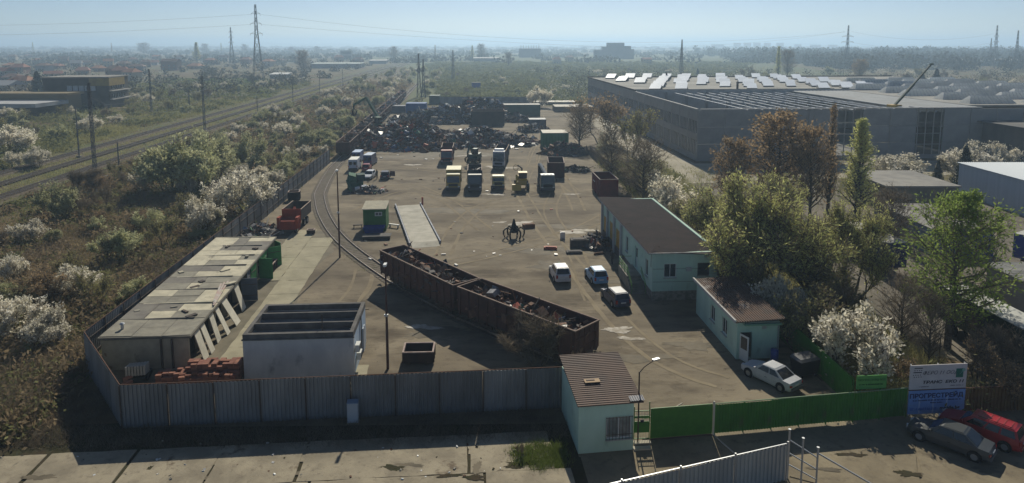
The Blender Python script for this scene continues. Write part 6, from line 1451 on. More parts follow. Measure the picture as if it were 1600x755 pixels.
# loose offcuts lying about the yard
lo = random.Random(4); cnt = 0
while cnt < 90:
    px, py = lo.uniform(560,930), lo.uniform(225,420)
    if not (poly_in(G(px,py), YARD)) or (px > 905 and py > 320) or (620 < px < 695 and 315 < py < 385): continue
    if py > 300 and lo.random() < .55: continue
    p = cz(px,py); s_ = lo.uniform(.15,.6)*(1.6 if py < 250 else 1); b = MB()
    b.cbox((0,0,s_*.12),(s_,s_*lo.uniform(.3,1),s_*.2),Matrix.Rotation(lo.uniform(-.2,.2),3,'X'))
    mi_ = lo.choices(range(7),(4,3,3,5,.5,.5,.3))[0]; o = b.build('metal_offcut', SCRAP_M[mi_], None, False, p, lo.uniform(0,3))
    tag(o, '%s %s scrap offcut, %s, %s' % ('small' if s_ < .3 else 'larger', ('rusty','black','grey','pale','blue','red','green')[mi_], 'behind the lorry row' if py < 262 else 'among the lorry row' if py < 305 else 'between lorries and grab' if py < 355 else 'in front of the grab', 'left of the yellow lorry' if px < 690 else 'in the middle' if px < 800 else 'towards the skips'), 'scrap piece', 'loose offcuts in the yard'); cnt += 1
# green material handler beside the wagons
def handler(c, rz, label, sc=1.0, reach=((0,.8,2.6),(0,5.0,7.4),(0,9.0,5.0)), col=(.035,.12,.06)):
    t = thing('material_handler', label, 'excavator', c, rz); t.scale = (sc,)*3; g_ = paint('handler '+label[:12], col, .5)
    b = MB(); b.box(0,0,.5,2.2,3.4,.6); b.build('undercarriage', M_rustpost, t)
    for s_ in (-1,1):
        for y in (-1.3,1.3): wheel(t, s_*1.1, y, .6, .5)
    b = MB(); b.hull([(-1.3,-2.2,1.2),(1.3,-2.2,1.2),(1.3,1.2,1.2),(-1.3,1.2,1.2)], [(-1.2,-2.1,2.5),(1.2,-2.1,2.5),(1.3,.6,2.3),(-1.3,.6,2.3)]); b.build('upper_body', g_, t)
    b = MB(); b.box(-.8,1.0,2.0,1.1,1.5,.5); b.box(-.8,1.0,3.9,1.15,1.6,.12); b.build('cab', g_, t)
    b = MB(); b.box(-.8,1.0,2.5,1.05,1.45,1.4); b.build('cab_glass', M_glassdark, t)
    b = MB(); b.bar(reach[0],reach[1],.5,.6); b.build('boom', g_, t)
    b = MB(); b.bar(reach[1],reach[2],.38,.45); b.build('stick', g_, t)
    e = Vector(reach[2]); gr = MB(); gr.tube(e,e-Vector((0,0,.9)),.15,.2,8)
    for k in range(5):
        a = k*1.257; q = [e+Vector((.2*cos(a),.2*sin(a),-.9)), e+Vector((.85*cos(a),.85*sin(a),-1.4)), e+Vector((.75*cos(a),.75*sin(a),-2.1)), e+Vector((.15*cos(a),.15*sin(a),-2.6))]
        for u,v in zip(q[:-1],q[1:]): gr.bar(u,v,.2,.1)
    gr.build('grapple', M_dark, t)
handler(cz(600,210), R(55), 'green material handler reaching over the wagon train', 1.2, ((0,.8,2.6),(0,5.5,8.2),(0,10.0,6.2)))
handler(cz(741,256)+UY*1.0, R(160), 'dark green loading crane standing behind the dark lorry', .8, ((0,.8,2.6),(0,2.6,5.2),(0,4.2,3.2)), (.03,.075,.06))
# green baling press and junk by the vans
def press():
    t = thing('baling_press', 'dark green battered baling machine right of the siding curve', 'machine', cz(553,300)+UY*2, R(12)); g_ = mat('press_green',(.035,.10,.055),(.05,.13,.085),scale=1.2,c3=(.12,.10,.07),s3=1.0,t3=.6)
    b = MB(); b.box(0,0,.2,2.6,3.6,1.3); b.build('bed', g_, t)
    b = MB(); b.hull([(-1.5,-1.6,1.5),(.3,-1.6,1.5),(.3,1.2,1.5),(-1.5,1.2,1.5)], [(-1.0,-1.0,2.7),(.1,-1.2,2.4),(.1,1.0,2.6),(-1.1,.8,2.9)]); b.build('hopper', g_, t)
    b = MB(); b.box(.9,.2,1.5,1.3,1.9,1.1,.1); b.build('engine_housing', mat('press_dark',(.035,.07,.06)), t)
    b = MB(); b.bar((-1.3,-1.6,2.0),(-.6,-2.9,.15),.5,.2); b.build('chute', g_, t)
    for k in range(5): b = MB(); b.tube((-1.2+.4*k,-1.7,.8+.2*(k % 2)),(-1.0+.4*k,1.6,1.9),.06,.06,6); b.build('pipe', g_, t)
press()
def green_hut():
    o = cz(568,362); t = thing('green_container_hut', 'green weighing hut with pale ridged roof left of the weighbridge', 'hut', o, AX)
    Lx, Dy, H = 3.0, 3.6, 3.0; g_ = mat('hut_green',(.03,.15,.03),(.022,.11,.025),scale=1,rough=.55)
    walls(t, Lx, Dy, H, g_, {'S':[(1.55,2.05,.95,.55)]}, T=.1)
    window(t, Matrix.Identity(4), 1.55,2.05,.95,.55, cols=2, fr=.08, inset=.02, sill=False, gm=mat('dull_pane',(.12,.13,.13),rough=.3))
    ridged_roof(t, -.15, Lx+.1, -.25, Dy+.2, H+.06, mat('cream_roof',(.42,.39,.30),(.33,.31,.24),scale=1.2), 'y', .2, .05, 0, .2)
    tk = thing('blue_trough', 'blue steel trough standing in front of the green hut', 'trough', o+UX*1.5-UY*.75, AX); bm_ = mat('trough_blue',(.02,.05,.26),(.015,.035,.18),scale=1.5)
    b = MB(); b.hull([(-1.1,-.5,.05),(1.1,-.5,.05),(1.1,.5,.05),(-1.1,.5,.05)], [(-1.4,-.6,.8),(1.4,-.6,.8),(1.4,.55,.8),(-1.4,.55,.8)]); b.build('tub', bm_, tk)
    b = MB(); b.box(0,-.58,.78,2.9,.1,.1); b.box(0,.56,.78,2.9,.1,.1); b.build('rim', bm_, tk)
    pl = thing('steel_platform', 'dark low steel platform in front of the blue trough', 'platform', cz(589,373), AX)
    b = MB(); b.box(0,0,.35,3.6,1.5,.12); b.build('deck', mat('deck_steel',(.11,.10,.095),(.07,.065,.06),scale=2), pl)
    for x in (-1.6,-.55,.55,1.6):
        for y in (-.6,.6): b = MB(); b.box(x,y,0,.14,.14,.35); b.build('leg', M_rustpost, pl)
    b = MB(); b.box(0,-.7,.1,3.5,.08,.25); b.build('skirt', M_rustpost, pl)
    for (x,y,l,a,nm,lb) in ((3.9,1.6,1.6,-.5,'beam','pale bent beam at the right side of the green hut'),(-1.0,1.8,1.3,.1,'steel_bench','low dark bench at the left side of the green hut')):
        q = MB(); q.box(0,0,.35,l,.35,.12); q.box(-l*.4,0,0,.1,.3,.35); q.box(l*.4,0,0,.1,.3,.35); tag(q.build(nm, M_rustpost if x < 0 else SCRAP_M[3], None, False, o+UX*x+UY*y, AX+a), lb, 'beam' if x > 0 else 'bench')
green_hut()
def weighbridge():
    P = [G(637,381), G(690,381), G(657,323), G(619,323)]; o = (P[0]+P[1])/2; d = (P[2]+P[3])/2-o; rz = atan2(d.y,d.x)-pi/2; Lg = d.length; W_ = (P[1]-P[0]).length*.95
    t = thing('weighbridge', 'pale concrete weighbridge deck with two steel side guides', 'weighbridge', o, rz)
    m = mat('deck_concrete',(.44,.41,.34),(.33,.31,.25),scale=.5,c3=(.22,.20,.16),s3=.5,t3=.6,w3=.1,jitter=.06)
    for k in range(5):
        b = MB(); b.box(0,Lg*(k+.5)/5,.02,W_-.6,Lg/5-.04,.22); b.build('deck_slab', m, t)
    for s_ in (-1,1):
        b = MB(); b.box(s_*(W_/2-.12),Lg/2,.02,.16,Lg+1.2,.42); b.build('guide_rail', mat('guide_paint',(.42,.43,.46),(.3,.31,.34),scale=1), t)
        for k in range(8): b = MB(); b.box(s_*(W_/2+.02),Lg*k/7,.0,.12,.16,.36); b.build('bracket', M_rustpost, t)
    b = MB(); b.box(W_/2+.2,Lg+.3,0,.2,.2,1.3,.4); b.build('signal_post', SCRAP_M[5], t)
    b = MB(); b.hull([(-W_/2+.3,-1.6,0.03),(W_/2-.3,-1.6,0.03),(W_/2-.3,-.02,0.03),(-W_/2+.3,-.02,0.03)],[(-W_/2+.3,-1.6,.04),(W_/2-.3,-1.6,.04),(W_/2-.3,-.02,.24),(-W_/2+.3,-.02,.24)]); b.build('ramp', m, t)
weighbridge()
# poles
def lamp_pole(px, base, top, label, head=True, lean=0.0):
    p = G(px,base); h = EYE*(base-top)/(base-HZ); t = thing('lamp_pole', label, 'lamp pole', p)
    b = MB(); b.tube((0,0,0),(0,0,h*.45),.11,.10,8); b.tube((0,0,h*.45),(lean,0,h),.09,.06,8); b.build('pole', mat('pole_rust',(.11,.055,.04),(.07,.04,.035),scale=3), t)
    if head:
        b = MB(); b.box(lean,-.12,h,.22,.55,.16); b.build('lamp_head', M_whiteframe, t)
    b = MB(); b.box(.0,-.14,h*.52,.3,.16,.16); b.build('fixture', M_galv, t)
    return t
lamp_pole(531,403,264,'rusty lamp pole beside the curved siding')
lamp_pole(606,577,408,'thin dark pole in front of the loaded wagon')
b = MB(); b.path([G(532,403)+Vector((0,0,10.2)), Vector((-14.6,58.5,7.2)), G(470,470)+Vector((3.0,-9,3.6))],.012,3)
# mobile grapple lying on the yard
def grab():
    t = thing('orange_peel_grab', 'black grab with curved claws lying on the yard', 'grab', cz(803,372)); t.scale = (1.0,)*3
    b = MB(); b.tube((0,0,.75),(0,0,2.05),.55,.2,8); b.tube((0,0,2.05),(0,0,2.5),.2,.08,8); b.build('hub', M_dark, t)
    for k in range(6):
        a = k*pi/3+.15; q = MB(); pr = [(.25,1.0),(.9,1.35),(1.35,1.0),(1.35,.5),(1.15,.05)]
        for (r0,z0),(r1,z1) in zip(pr[:-1],pr[1:]): q.bar((r0*cos(a),r0*sin(a),z0),(r1*cos(a),r1*sin(a),z1),.2,.12)
        q.build('claw', M_dark, t)
grab()
for (px,py,l,wd,h,a,mi,lb) in ((905,386,2.2,1.1,1.0,.05,1,'dark steel cabinet lying in front of the workshop scrap pile'),(925,384,2.0,1.1,1.1,.05,1,'second dark steel cabinet closest to the workshop wall'),(897,396,1.9,.8,.25,.1,1,'flat black plate on the oily ground'),(860,390,1.6,.5,.3,-.1,5,'rusty red frame on the oily ground'),(879,373,.6,.5,.8,0,3,'white topped post standing on the yard'),(826,356,1.6,.8,.5,.3,0,'brown scrap bale behind the grab'),(936,398,1.3,.15,.2,.3,0,'thin bent bar near the workshop door')):
    b = MB(); b.box(0,0,0,l,wd,h); b.box(.05,0,h,l*.8,wd*.7,.06); b.box(-l*.3,-wd*.5,h*.2,l*.2,.05,h*.5); tag(b.build('steel_part', SCRAP_M[mi], None, False, cz(px,py), a), lb, 'scrap piece')
# containers and huts at the back
def container(px, base, top, wpx, dep, col, label, roofc=None, rz=AX*.5, name='container'):
    c = cz(px,base); s_ = (base-HZ)/EYE; Lx = wpx/s_; H = EYE*(base-top)/(base-HZ); t = thing(name, label, 'container', c, rz); m = mat('cont_'+label[:16], col, tuple(v*.8 for v in col), scale=.6, rough=.6)
    for sd, (x,y,a,ln) in {'f':(-Lx/2,0,0,Lx),'b':(-Lx/2,dep,0,Lx),'l':(-Lx/2,0,pi/2,dep),'r':(Lx/2,0,pi/2,dep)}.items():
        inst('wall', corr_mesh(ln, H-.2, .35, .05, m, 'wall'), t, (x,y,.15), (0,0,a))
    b = MB(); b.box(0,dep/2,H-.06,Lx+.12,dep+.12,.12); b.build('roof', mat('controof_'+label[:12], roofc or col, tuple(v*.75 for v in (roofc or col)), scale=.5, rough=.7), t)
    for x in (-Lx/2,Lx/2):
        for y in (-.02,dep+.02): b = MB(); b.box(x,y,0,.16,.16,H); b.build('corner_post', m, t)
    b = MB(); b.box(0,dep/2,0,Lx,dep,.15); b.build('base', M_rustpost, t)
    return t
container(650,180,162,31,5,(.05,.13,.34),'blue container behind the tall brown scrap heap')
container(679,163,150,16,6,(.03,.075,.06),'dark green cabin at the far end fence')
container(868,232,208,40,6,(.06,.20,.09),'green container with pale roof in the right part of the yard',(.50,.46,.37))
container(815,182,164,58,5,(.05,.12,.08),'long green container at the far right of the yard',(.30,.29,.26))
container(840,203,187,26,4,(.10,.12,.15),'grey cabin with pale flat roof on the right side',(.5,.5,.48))
container(840,164,160,120,8,(.25,.24,.22),'low pale-roofed shed row along the far end',(.42,.39,.33))
container(622,177,166,22,4,(.12,.13,.17),'grey blue cabin left of the blue container')
container(897,175,167,60,9,(.24,.20,.16),'flat brown-roofed shed behind the right bare trees',(.30,.26,.2))
# electricity cabinet, bricks, pallets
t = thing('electric_cabinet', 'pale grey utility cabinet in front of the front fence', 'cabinet', G(552,661), AX)
b = MB(); b.box(0,0,.12,.7,.42,1.35); b.build('body', mat('cab_grey',(.42,.45,.48)), t); b = MB(); b.hull([(-.38,-.25,1.47),(.38,-.25,1.47),(.38,.24,1.47),(-.38,.24,1.47)],[(-.36,-.22,1.52),(.36,-.22,1.52),(.36,.2,1.58),(-.36,.2,1.58)]); b.build('lid', mat('cab_lid',(.2,.25,.32)), t)
b = MB(); b.box(0,0,0,.8,.5,.12); b.build('base', M_slab, t); b = MB(); b.box(.0,-.214,.2,.62,.02,1.2); b.build('door', mat('cab_grey',(.42,.45,.48)), t)
bm = [mat('brick_red',(.24,.095,.06),(.17,.07,.05),scale=3,jitter=.15), mat('brick_orange',(.29,.125,.08),(.22,.10,.065),scale=3,jitter=.15)]
q = MB(); q.box(0,0,0,.40,.25,.22); BR = q.mesh('block', bm[0]); q = MB(); q.box(0,0,0,.40,.25,.22); BR2 = q.mesh('block', bm[1])
bi = 0
for (px,py,nx,ny,nz,lb,ro) in ((276,597,5,4,4,'leftmost low pile of red hollow blocks behind the front fence',.1),(322,590,5,4,6,'tall left stack of red blocks',.04),(362,589,5,4,6,'tall right stack of red blocks',-.03),(315,600,6,3,4,'loose red blocks heaped before the left tall stack',.2),(352,599,6,3,4,'loose red blocks heaped before the right tall stack',-.15)):
    p0 = cz(px,py); t = thing('block_pile', lb, 'brick pile', p0, AX+ro)
    for k in range(nz):
        for j in range(ny):
            for i in range(nx):
                if k == nz-1 and er.random() < .35: continue
                bi += 1
                inst('block', BR if er.random() < .6 else BR2, t, ((i-nx/2)*.415+er.uniform(-.02,.02), (j-ny/2)*.26+er.uniform(-.02,.02), k*.222), (0,0,er.gauss(0,.03 if nz > 2 else .25)))
t = thing('radiator_stack', 'stack of pale cast radiators in the near left fence corner', 'radiators', cz(216,592), R(14))
for k in range(5):
    b = MB(); mm = mat('radiator',(.52,.49,.42),(.42,.39,.33),scale=2)
    for i in range(7): b.box((i-3)*.2, k*.24-.5, .35-.05*k+.12, .13, .16, .75)
    b.box(0,k*.24-.5,.5-.05*k,1.4,.06,.06); b.box(0,k*.24-.5,1.0-.05*k,1.4,.06,.06); b.build('radiator', mm, t)
b = MB(); b.box(0,0,0,1.6,1.5,.35); b.build('crate', M_dark, t)
b = MB(); b.tube((-.3,-.2,.12),(.3,.15,.16),.16,.16,10); b.tube((-.25,.1,.4),(.3,.35,.42),.14,.14,10); b.tube((-.25,.1,.36),(.3,.35,.38),.145,.145,10); tag(b.build('clay_pipe', bm[1], None, False, cz(199,602), .4), 'two orange clay pipes beside the radiators', 'pipe')
# black dumpster by the silver car
t = thing('dumpster', 'black wheeled rubbish container beside the silver car', 'dumpster', Q(22.0,50.6,Z), R(20))
b = MB(); b.hull([(-.75,-.5,.25),(.75,-.5,.25),(.75,.5,.25),(-.75,.5,.25)],[(-.9,-.6,1.35),(.9,-.6,1.35),(.9,.6,1.35),(-.9,.6,1.35)]); b.build('bin', M_dark, t); b = MB(); b.hull([(-.92,-.62,1.36),(.92,-.62,1.36),(.92,.62,1.36),(-.92,.62,1.36)],[(-.8,-.4,1.5),(.8,-.4,1.5),(.8,.5,1.6),(-.8,.5,1.6)]); b.build('lid', mat('grey_lid',(.10,.10,.105),rough=.5), t)
for sx in (-.65,.65):
    for sy in (-.4,.4): wheel(t, sx, sy, .12, .08)
# galvanised frame of the sliding gate at bottom right
t = thing('gate_frame', 'galvanised open gate frame at the end of the pale fence', 'gate', G(1230,748), R(-38))
for k, (x,h) in enumerate(((0,3.0),(.75,2.75),(1.55,2.5))): b = MB(); b.tube((x,0,0),(x,0,h),.055,.055,8); b.tube((x,0,h),(x,0,h+.06),.08,.08,8); b.build('post', M_galv, t)
for (z0,z1) in ((2.4,1.9),(1.6,1.2),(.9,.6)): b = MB(); b.bar((0,0,z0),(1.6,0,z1),.05,.06); b.build('rail', M_galv, t)
b = MB(); b.bar((1.55,0,2.2),(4.6,-.1,1.5),.06,.08); b.build('rail', M_galv, t)
b = MB(); b.bar((1.55,0,.3),(4.6,-.1,.2),.06,.08); b.build('rail', M_galv, t)
# small litter on the pavement and verge
for i in range(70):
    px, py = lo.uniform(120,890), lo.uniform(690,752); p = G(px,py); s_ = lo.uniform(.05,.18); b = MB(); b.cbox((0,0,s_*.3),(s_,s_*.7,s_*.4),Matrix.Rotation(lo.uniform(-.6,.6),3,'X'))
    tag(b.build('litter', [M_whiteframe,M_stone,M_rust,SCRAP_M[3],M_soil][i % 5], None, False, (p.x,p.y,.04), lo.uniform(0,3)), '%s bit of rubble %s the pavement, %s' % (('white','grey','rusty','pale','dark')[i % 5], 'high on' if py < 712 else 'in the middle of' if py < 733 else 'at the picture edge of', 'left of the cabinet' if px < 400 else 'near the cabinet' if px < 650 else 'near the gatehouse'), 'litter', 'rubble on the pavement')
# person by the dark scrap car
def person(c, h, label, rz=0.0):
    me = bpy.data.meshes.new('person'); k = h/1.75
    P = [(0,0,.95),(0,0,1.2),(0,.01,1.42),(0,.02,1.53),(0,.03,1.64),(-.18,0,1.40),(-.24,.04,1.14),(-.22,.12,.92),(.18,0,1.40),(.25,.02,1.14),(.26,.08,.90),(-.09,0,.88),(-.11,.03,.48),(-.11,-.02,.08),(-.11,.1,.04),(.09,0,.88),(.12,-.02,.48),(.13,-.06,.08),(.13,.06,.04)]
    E = [(0,1),(1,2),(2,3),(3,4),(2,5),(5,6),(6,7),(2,8),(8,9),(9,10),(0,11),(11,12),(12,13),(13,14),(0,15),(15,16),(16,17),(17,18)]
    rad = [.15,.15,.15,.06,.10,.07,.05,.04,.07,.05,.04,.10,.07,.05,.045,.10,.07,.05,.045]
    me.from_pydata([(a*k,b_*k,c_*k) for a,b_,c_ in P], E, []); o = bpy.data.objects.new('person', me); C.objects.link(o)
    m = o.modifiers.new('skin','SKIN'); o.modifiers.new('sub','SUBSURF').levels = 1
    for i, v in enumerate(me.skin_vertices[0].data): v.radius = (rad[i]*k,rad[i]*k); v.use_root = (i == 0)
    me.materials.append(mat('dark_clothes',(.025,.027,.035),(.04,.035,.035),scale=5)); o.location = c; o.rotation_euler.z = rz
    tag(o, label, 'person')
    hd = MB(); hd.tube((0,.03*k,1.60*k),(0,.03*k,1.76*k),.085*k,.06*k,8); hd.build('hair', mat('dark_hair',(.02,.015,.012)), o)
person(cz(589,280), 1.76, 'person in dark clothes standing by the dark scrap car', 1.0)
person(cz(948,414)+UX*.6, 1.74, 'person in dark clothes standing in the shade of the workshop wall', 2.0)
# billboard
def text(s_, size, x, z, m, parent, shear=0.0, wide=1.0, y=-.05, name='lettering', bold=0.0):
    cu = bpy.data.curves.new(name, 'FONT'); cu.body = s_; cu.size = size; cu.extrude = .004; cu.shear = shear; cu.align_x = 'CENTER'; cu.offset = bold; cu.resolution_u = 2
    o = bpy.data.objects.new(name, cu); C.objects.link(o); dg = bpy.context.evaluated_depsgraph_get(); me = bpy.data.meshes.new_from_object(o.evaluated_get(dg)); bpy.data.objects.remove(o)
    me.materials.clear(); me.materials.append(m); q = inst(name, me, parent, (x,y,z), (pi/2,0,0)); q.scale = (wide,1,1); return q
def fine_print(parent, x0, x1, z, h, m, y, seed):
    """a line of print too small to read"""
    r = random.Random(seed); b = MB(); x = x0
    while x < x1:
        w_ = min(r.uniform(.03,.09), x1-x+.001); b.box(x+w_/2, y, z, w_, .012, h*r.uniform(.7,1)); x += w_+r.choice((.02,.02,.025,.07))
    b.build('fine_print', m, parent)
def billboard():
    o = G(1415,652); t = thing('billboard', 'two-panel company billboard, white above blue, at the green fence corner', 'billboard', o-UY*.12, AX); Wb = 4.0
    ink = mat('ink_dark',(.03,.03,.045)); grey = mat('ink_grey',(.16,.15,.17)); navy = mat('ink_navy',(.015,.025,.12))
    for x in (.1,Wb/2,Wb-.1): b = MB(); b.tube((x,.12,0),(x,.12,3.75),.05,.05,6); b.build('post', M_galv, t)
    b = MB(); b.box(Wb/2,0,2.02,Wb,.05,1.70); u = b.build('upper_panel', mat('panel_white',(.62,.59,.58),(.54,.52,.52),scale=1.2), t); u['label'] = 'white upper panel with company names'
    b = MB(); b.box(Wb/2,-.01,.28,Wb,.05,1.66); l = b.build('lower_panel', mat('panel_blue',(.22,.36,.66),(.17,.29,.58),scale=.7), t); l['label'] = 'blue lower panel with company name'
    b = MB(); b.box(Wb/2,0,1.95,Wb+.04,.06,.06); b.build('frame', M_rust, t)
    b = MB()
    for x in (.78,1.75,2.72): b.box(x,-.042,.3,.10,.012,1.3)
    b.build('white_band', mat('band_pale',(.42,.52,.7)), l)
    text('ФЕРО 11 ООД', .36, 2.1, 3.05, grey, u, .35, 1.05, -.04); text('ТРАНС  ЕКО 11', .28, 2.35, 2.42, ink, u, .2, 1.45, -.04, bold=.008)
    b = MB(); b.box(3.48,-.04,2.78,.5,.02,.62); b.build('emblem', mat('emblem_green',(.02,.14,.10)), u)
    b = MB(); b.tube((3.75,-.055,3.3),(3.75,-.035,3.3),.12,.12,12); b.bar((3.45,-.05,3.0),(3.75,-.05,3.3),.05,.01); b.build('emblem_mark', mat('emblem_mint',(.22,.42,.36)), u)
    b = MB(); b.box(.55,-.04,3.5,.58,.02,.05); b.box(.5,-.04,3.2,.58,.02,.05)
    for k in range(4): b.box(.3+.16*k,-.04,3.34,.05,.02,.05); b.box(.22+.16*k,-.04,3.02,.05,.02,.05); b.box(.28+.16*k,-.04,2.88,.05,.02,.05)
    b.build('symbol', ink, u)
    text('ПРОГРЕСТРЕЙД', .42, 1.95, 1.42, navy, l, 0, 1.12, -.05, bold=.014); fine_print(l, .3, 3.7, 1.2, .09, navy, -.045, 1); fine_print(l, 1.55, 2.45, 1.02, .09, navy, -.045, 2); fine_print(u, .7, 1.35, 2.18, .05, grey, -.035, 4); fine_print(u, 2.9, 3.8, 2.2, .05, grey, -.035, 5)
    text('mobile.bg', .33, 2.95, .55, ink, l, 0, 1.1, -.05, bold=.01)
    fine_print(l, .15, 2.0, .55, .2, mat('ink_blue',(.10,.2,.52)), -.045, 3)
billboard()
s_ = thing('green_sign', 'small light green sign board above the green fence', 'sign', G(1341,660)+UY*.4, AX)
b = MB(); b.box(1.0,0,2.1,2.1,.05,.95); b.build('board', mat('sign_green',(.12,.36,.08),(.10,.3,.07),scale=1.5), s_)
for x in (.3,1.7): b = MB(); b.box(x,.08,0,.07,.07,3.0); b.build('post', M_lime_paint, s_)
text('ПРОГРЕСТРЕЙД ООД', .19, 1.0, 2.68, mat('ink_green',(.02,.10,.02)), s_, 0, .95, -.035); fine_print(s_, .15, 1.85, 2.38, .1, mat('ink_green',(.02,.10,.02)), -.032, 6)
# ================================================================ PYLONS, MASTS, WIRES
M_lattice = mat('lattice_steel', (.13,.135,.14), (.19,.19,.19), scale=.3, rough=.7)
def pylon(px, base, top, label, arms=3, wbase=.13, armw=.11, bar=.22, name='power_pylon', dx=0.0):
    p = G(px,base); H = EYE*(base-top)/(base-HZ); t = thing(name, label, 'pylon', p, dx); w0, w1 = H*wbase/2, H*.018
    hw = lambda z: w0+(w1-w0)*min(1,z/(H*.62)) if z < H*.62 else w1*(1-.6*(z-H*.62)/(H*.38))
    n = 9; zs = [H*(1-(1-k/n)**1.25) for k in range(n+1)]
    for sx in (-1,1):
        for sy in (-1,1):
            b = MB()
            for a, c_ in zip(zs[:-1],zs[1:]): b.bar((sx*hw(a),sy*hw(a),a),(sx*hw(c_),sy*hw(c_),c_),bar)
            b.build('leg', M_lattice, t)
    b = MB()
    for a, c_ in zip(zs[:-1],zs[1:]):
        for s_ in (-1,1):
            b.bar((-hw(a),s_*hw(a),a),(hw(c_),s_*hw(c_),c_),bar*.6); b.bar((hw(a),s_*hw(a),a),(-hw(c_),s_*hw(c_),c_),bar*.6)
            b.bar((s_*hw(a),-hw(a),a),(s_*hw(c_),hw(c_),c_),bar*.6)
            b.bar((-hw(c_),s_*hw(c_),c_),(hw(c_),s_*hw(c_),c_),bar*.5)
    b.build('bracing', M_lattice, t)
    for k in range(arms):
        z = H*(.62+.13*k); L_ = H*armw*(1-.12*k); b = MB()
        for s_ in (-1,1):
            b.bar((s_*hw(z),0,z),(s_*L_,0,z),bar*.8); b.bar((s_*hw(z),0,z+H*.03),(s_*L_,0,z),bar*.6); b.bar((s_*L_,0,z),(s_*L_,0,z-H*.025),bar*.5)
        b.build('crossarm', M_lattice, t)
    return p, H
PY = {}
for k_, (px,b_,tp,lb,ar,aw,br) in enumerate(((404,126,8,'tallest lattice pylon at left against the sky',3,.075,.26),(363,104,43,'smaller lattice pylon left of the tallest one',3,.06,.3),(655,152,84,'left one of the twin pylons behind the wagon train',2,.06,.2),(662,153,92,'right one of the twin pylons behind the wagon train',2,.05,.2),(708,124,78,'slim pylon in the field right of the twin pylons',1,.05,.22),(1064,122,62,'slim dark pylon rising above the factory roof',2,.05,.25),(1322,108,40,'pylon with wide crossarms over the factory roof',2,.16,.32),(1553,106,40,'tall pylon near the right edge of the picture',2,.07,.32),(1586,108,48,'flat-topped pylon at the right edge',1,.05,.32),(1546,100,60,'small pylon left of the tall right-hand pylon',2,.1,.3))):
    PY[k_] = pylon(px,b_,tp,lb,ar,.13 if k_ in (0,1) else .10,aw,br,dx=.2)
def wire(a, b_, sag, label, r=.06, group='overhead power wires', name='power_wire'):
    n = 14; P = [L3(a,b_,k/n)-Vector((0,0,sag*4*(k/n)*(1-k/n))) for k in range(n+1)]
    q = MB(); q.path(P, r, 3); tag(q.build(name, mat('wire',(.16,.17,.18)), None), label, 'wire', group)
def arm(k, f, s_): p, H = PY[k]; return p+Vector((s_*H*.07,0,H*f))
for (a, b_, sg, lb) in ((arm(0,.87,1),arm(6,.85,-1),14,'wire running from the tallest pylon right across the sky'),(arm(0,.74,1),Vector((420,900,22)),9,'lower wire running right from the tallest pylon'),(arm(0,.87,-1),Vector((-560,420,40)),6,'wire running left from the tallest pylon top'),(arm(0,.74,-1),Vector((-560,420,32)),5,'wire running left from the tallest pylon middle arm'),(arm(6,.86,1),arm(7,.8,-1),7,'wire between the two right-hand pylons'),(arm(6,.62,1),arm(7,.6,-1),7,'lower wire between the two right-hand pylons'),(arm(6,.86,-1),Vector((180,900,24)),6,'wire running left from the wide-armed pylon')):
    wire(a, b_, sg, lb, .06)
def mast(px, base, top, label, lattice=True, armlen=2.6):
    p = G(px,base); h = EYE*(base-top)/(base-HZ); t = thing('catenary_mast', label, 'mast', p, AX, 'railway masts'); b = MB(); r = .24
    if lattice:
        for sx in (-1,1):
            for sy in (-1,1): b.bar((sx*r,sy*r,0),(sx*r*.6,sy*r*.6,h),.09)
        for k in range(int(h/.9)):
            z = k*.9; s_ = 1 if k % 2 else -1; b.bar((-s_*r,-r,z),(s_*r*.9,-r,z+.9),.06); b.bar((-r,-s_*r,z),(-r,s_*r*.9,z+.9),.06); b.bar((r,-s_*r,z),(r,s_*r*.9,z+.9),.06)
    else: b.tube((0,0,0),(0,0,h),.16,.1,8)
    b.build('pole', M_lattice, t)
    q = MB(); q.bar((0,0,h*.72),(armlen,0,h*.78),.07); q.bar((0,0,h*.86),(armlen,0,h*.79),.05); q.build('cantilever', M_lattice, t)
    f_ = MB(); f_.box(0,0,0,.9,.9,.5); f_.build('footing', M_stone, t)
    return p, h
ms = [mast(*a) for a in ((150,287,128,'lattice mast on pale footing beside the near main line'),(124,247,165,'slender mast left of the lattice mast',False),(320,204,118,'lattice mast beside the tracks near the pale tree'),(296,172,140,'short lattice signal mast beyond the tracks'),(237,175,108,'lattice mast with crossbar in the green meadow'),(458,163,118,'mast farther along the main line',False),(500,150,112,'distant slender mast on the main line',False),(536,141,108,'most distant mast on the main line',False),(403,188,150,'grey mast between main line and siding thicket',False),(186,262,222,'short signal post beside the tracks',False))]
for i, (a, b_) in enumerate(((0,2),(2,5),(5,6),(6,7))):
    for z in (.78,.6): wire(ms[a][0]+Vector((2.4,0,ms[a][1]*z)), ms[b_][0]+Vector((2.4,0,ms[b_][1]*z)), .6, '%s contact wire strung between the railway masts, %s span' % ('upper' if z > .7 else 'lower', ORD[i+1]), .035, 'railway contact wires', 'contact_wire')
wire(Vector((-150,95,11)), ms[0][0]+Vector((2.4,0,ms[0][1]*.78)), 1.2, 'contact wire strung between the railway masts', .03, 'railway contact wires', 'contact_wire')
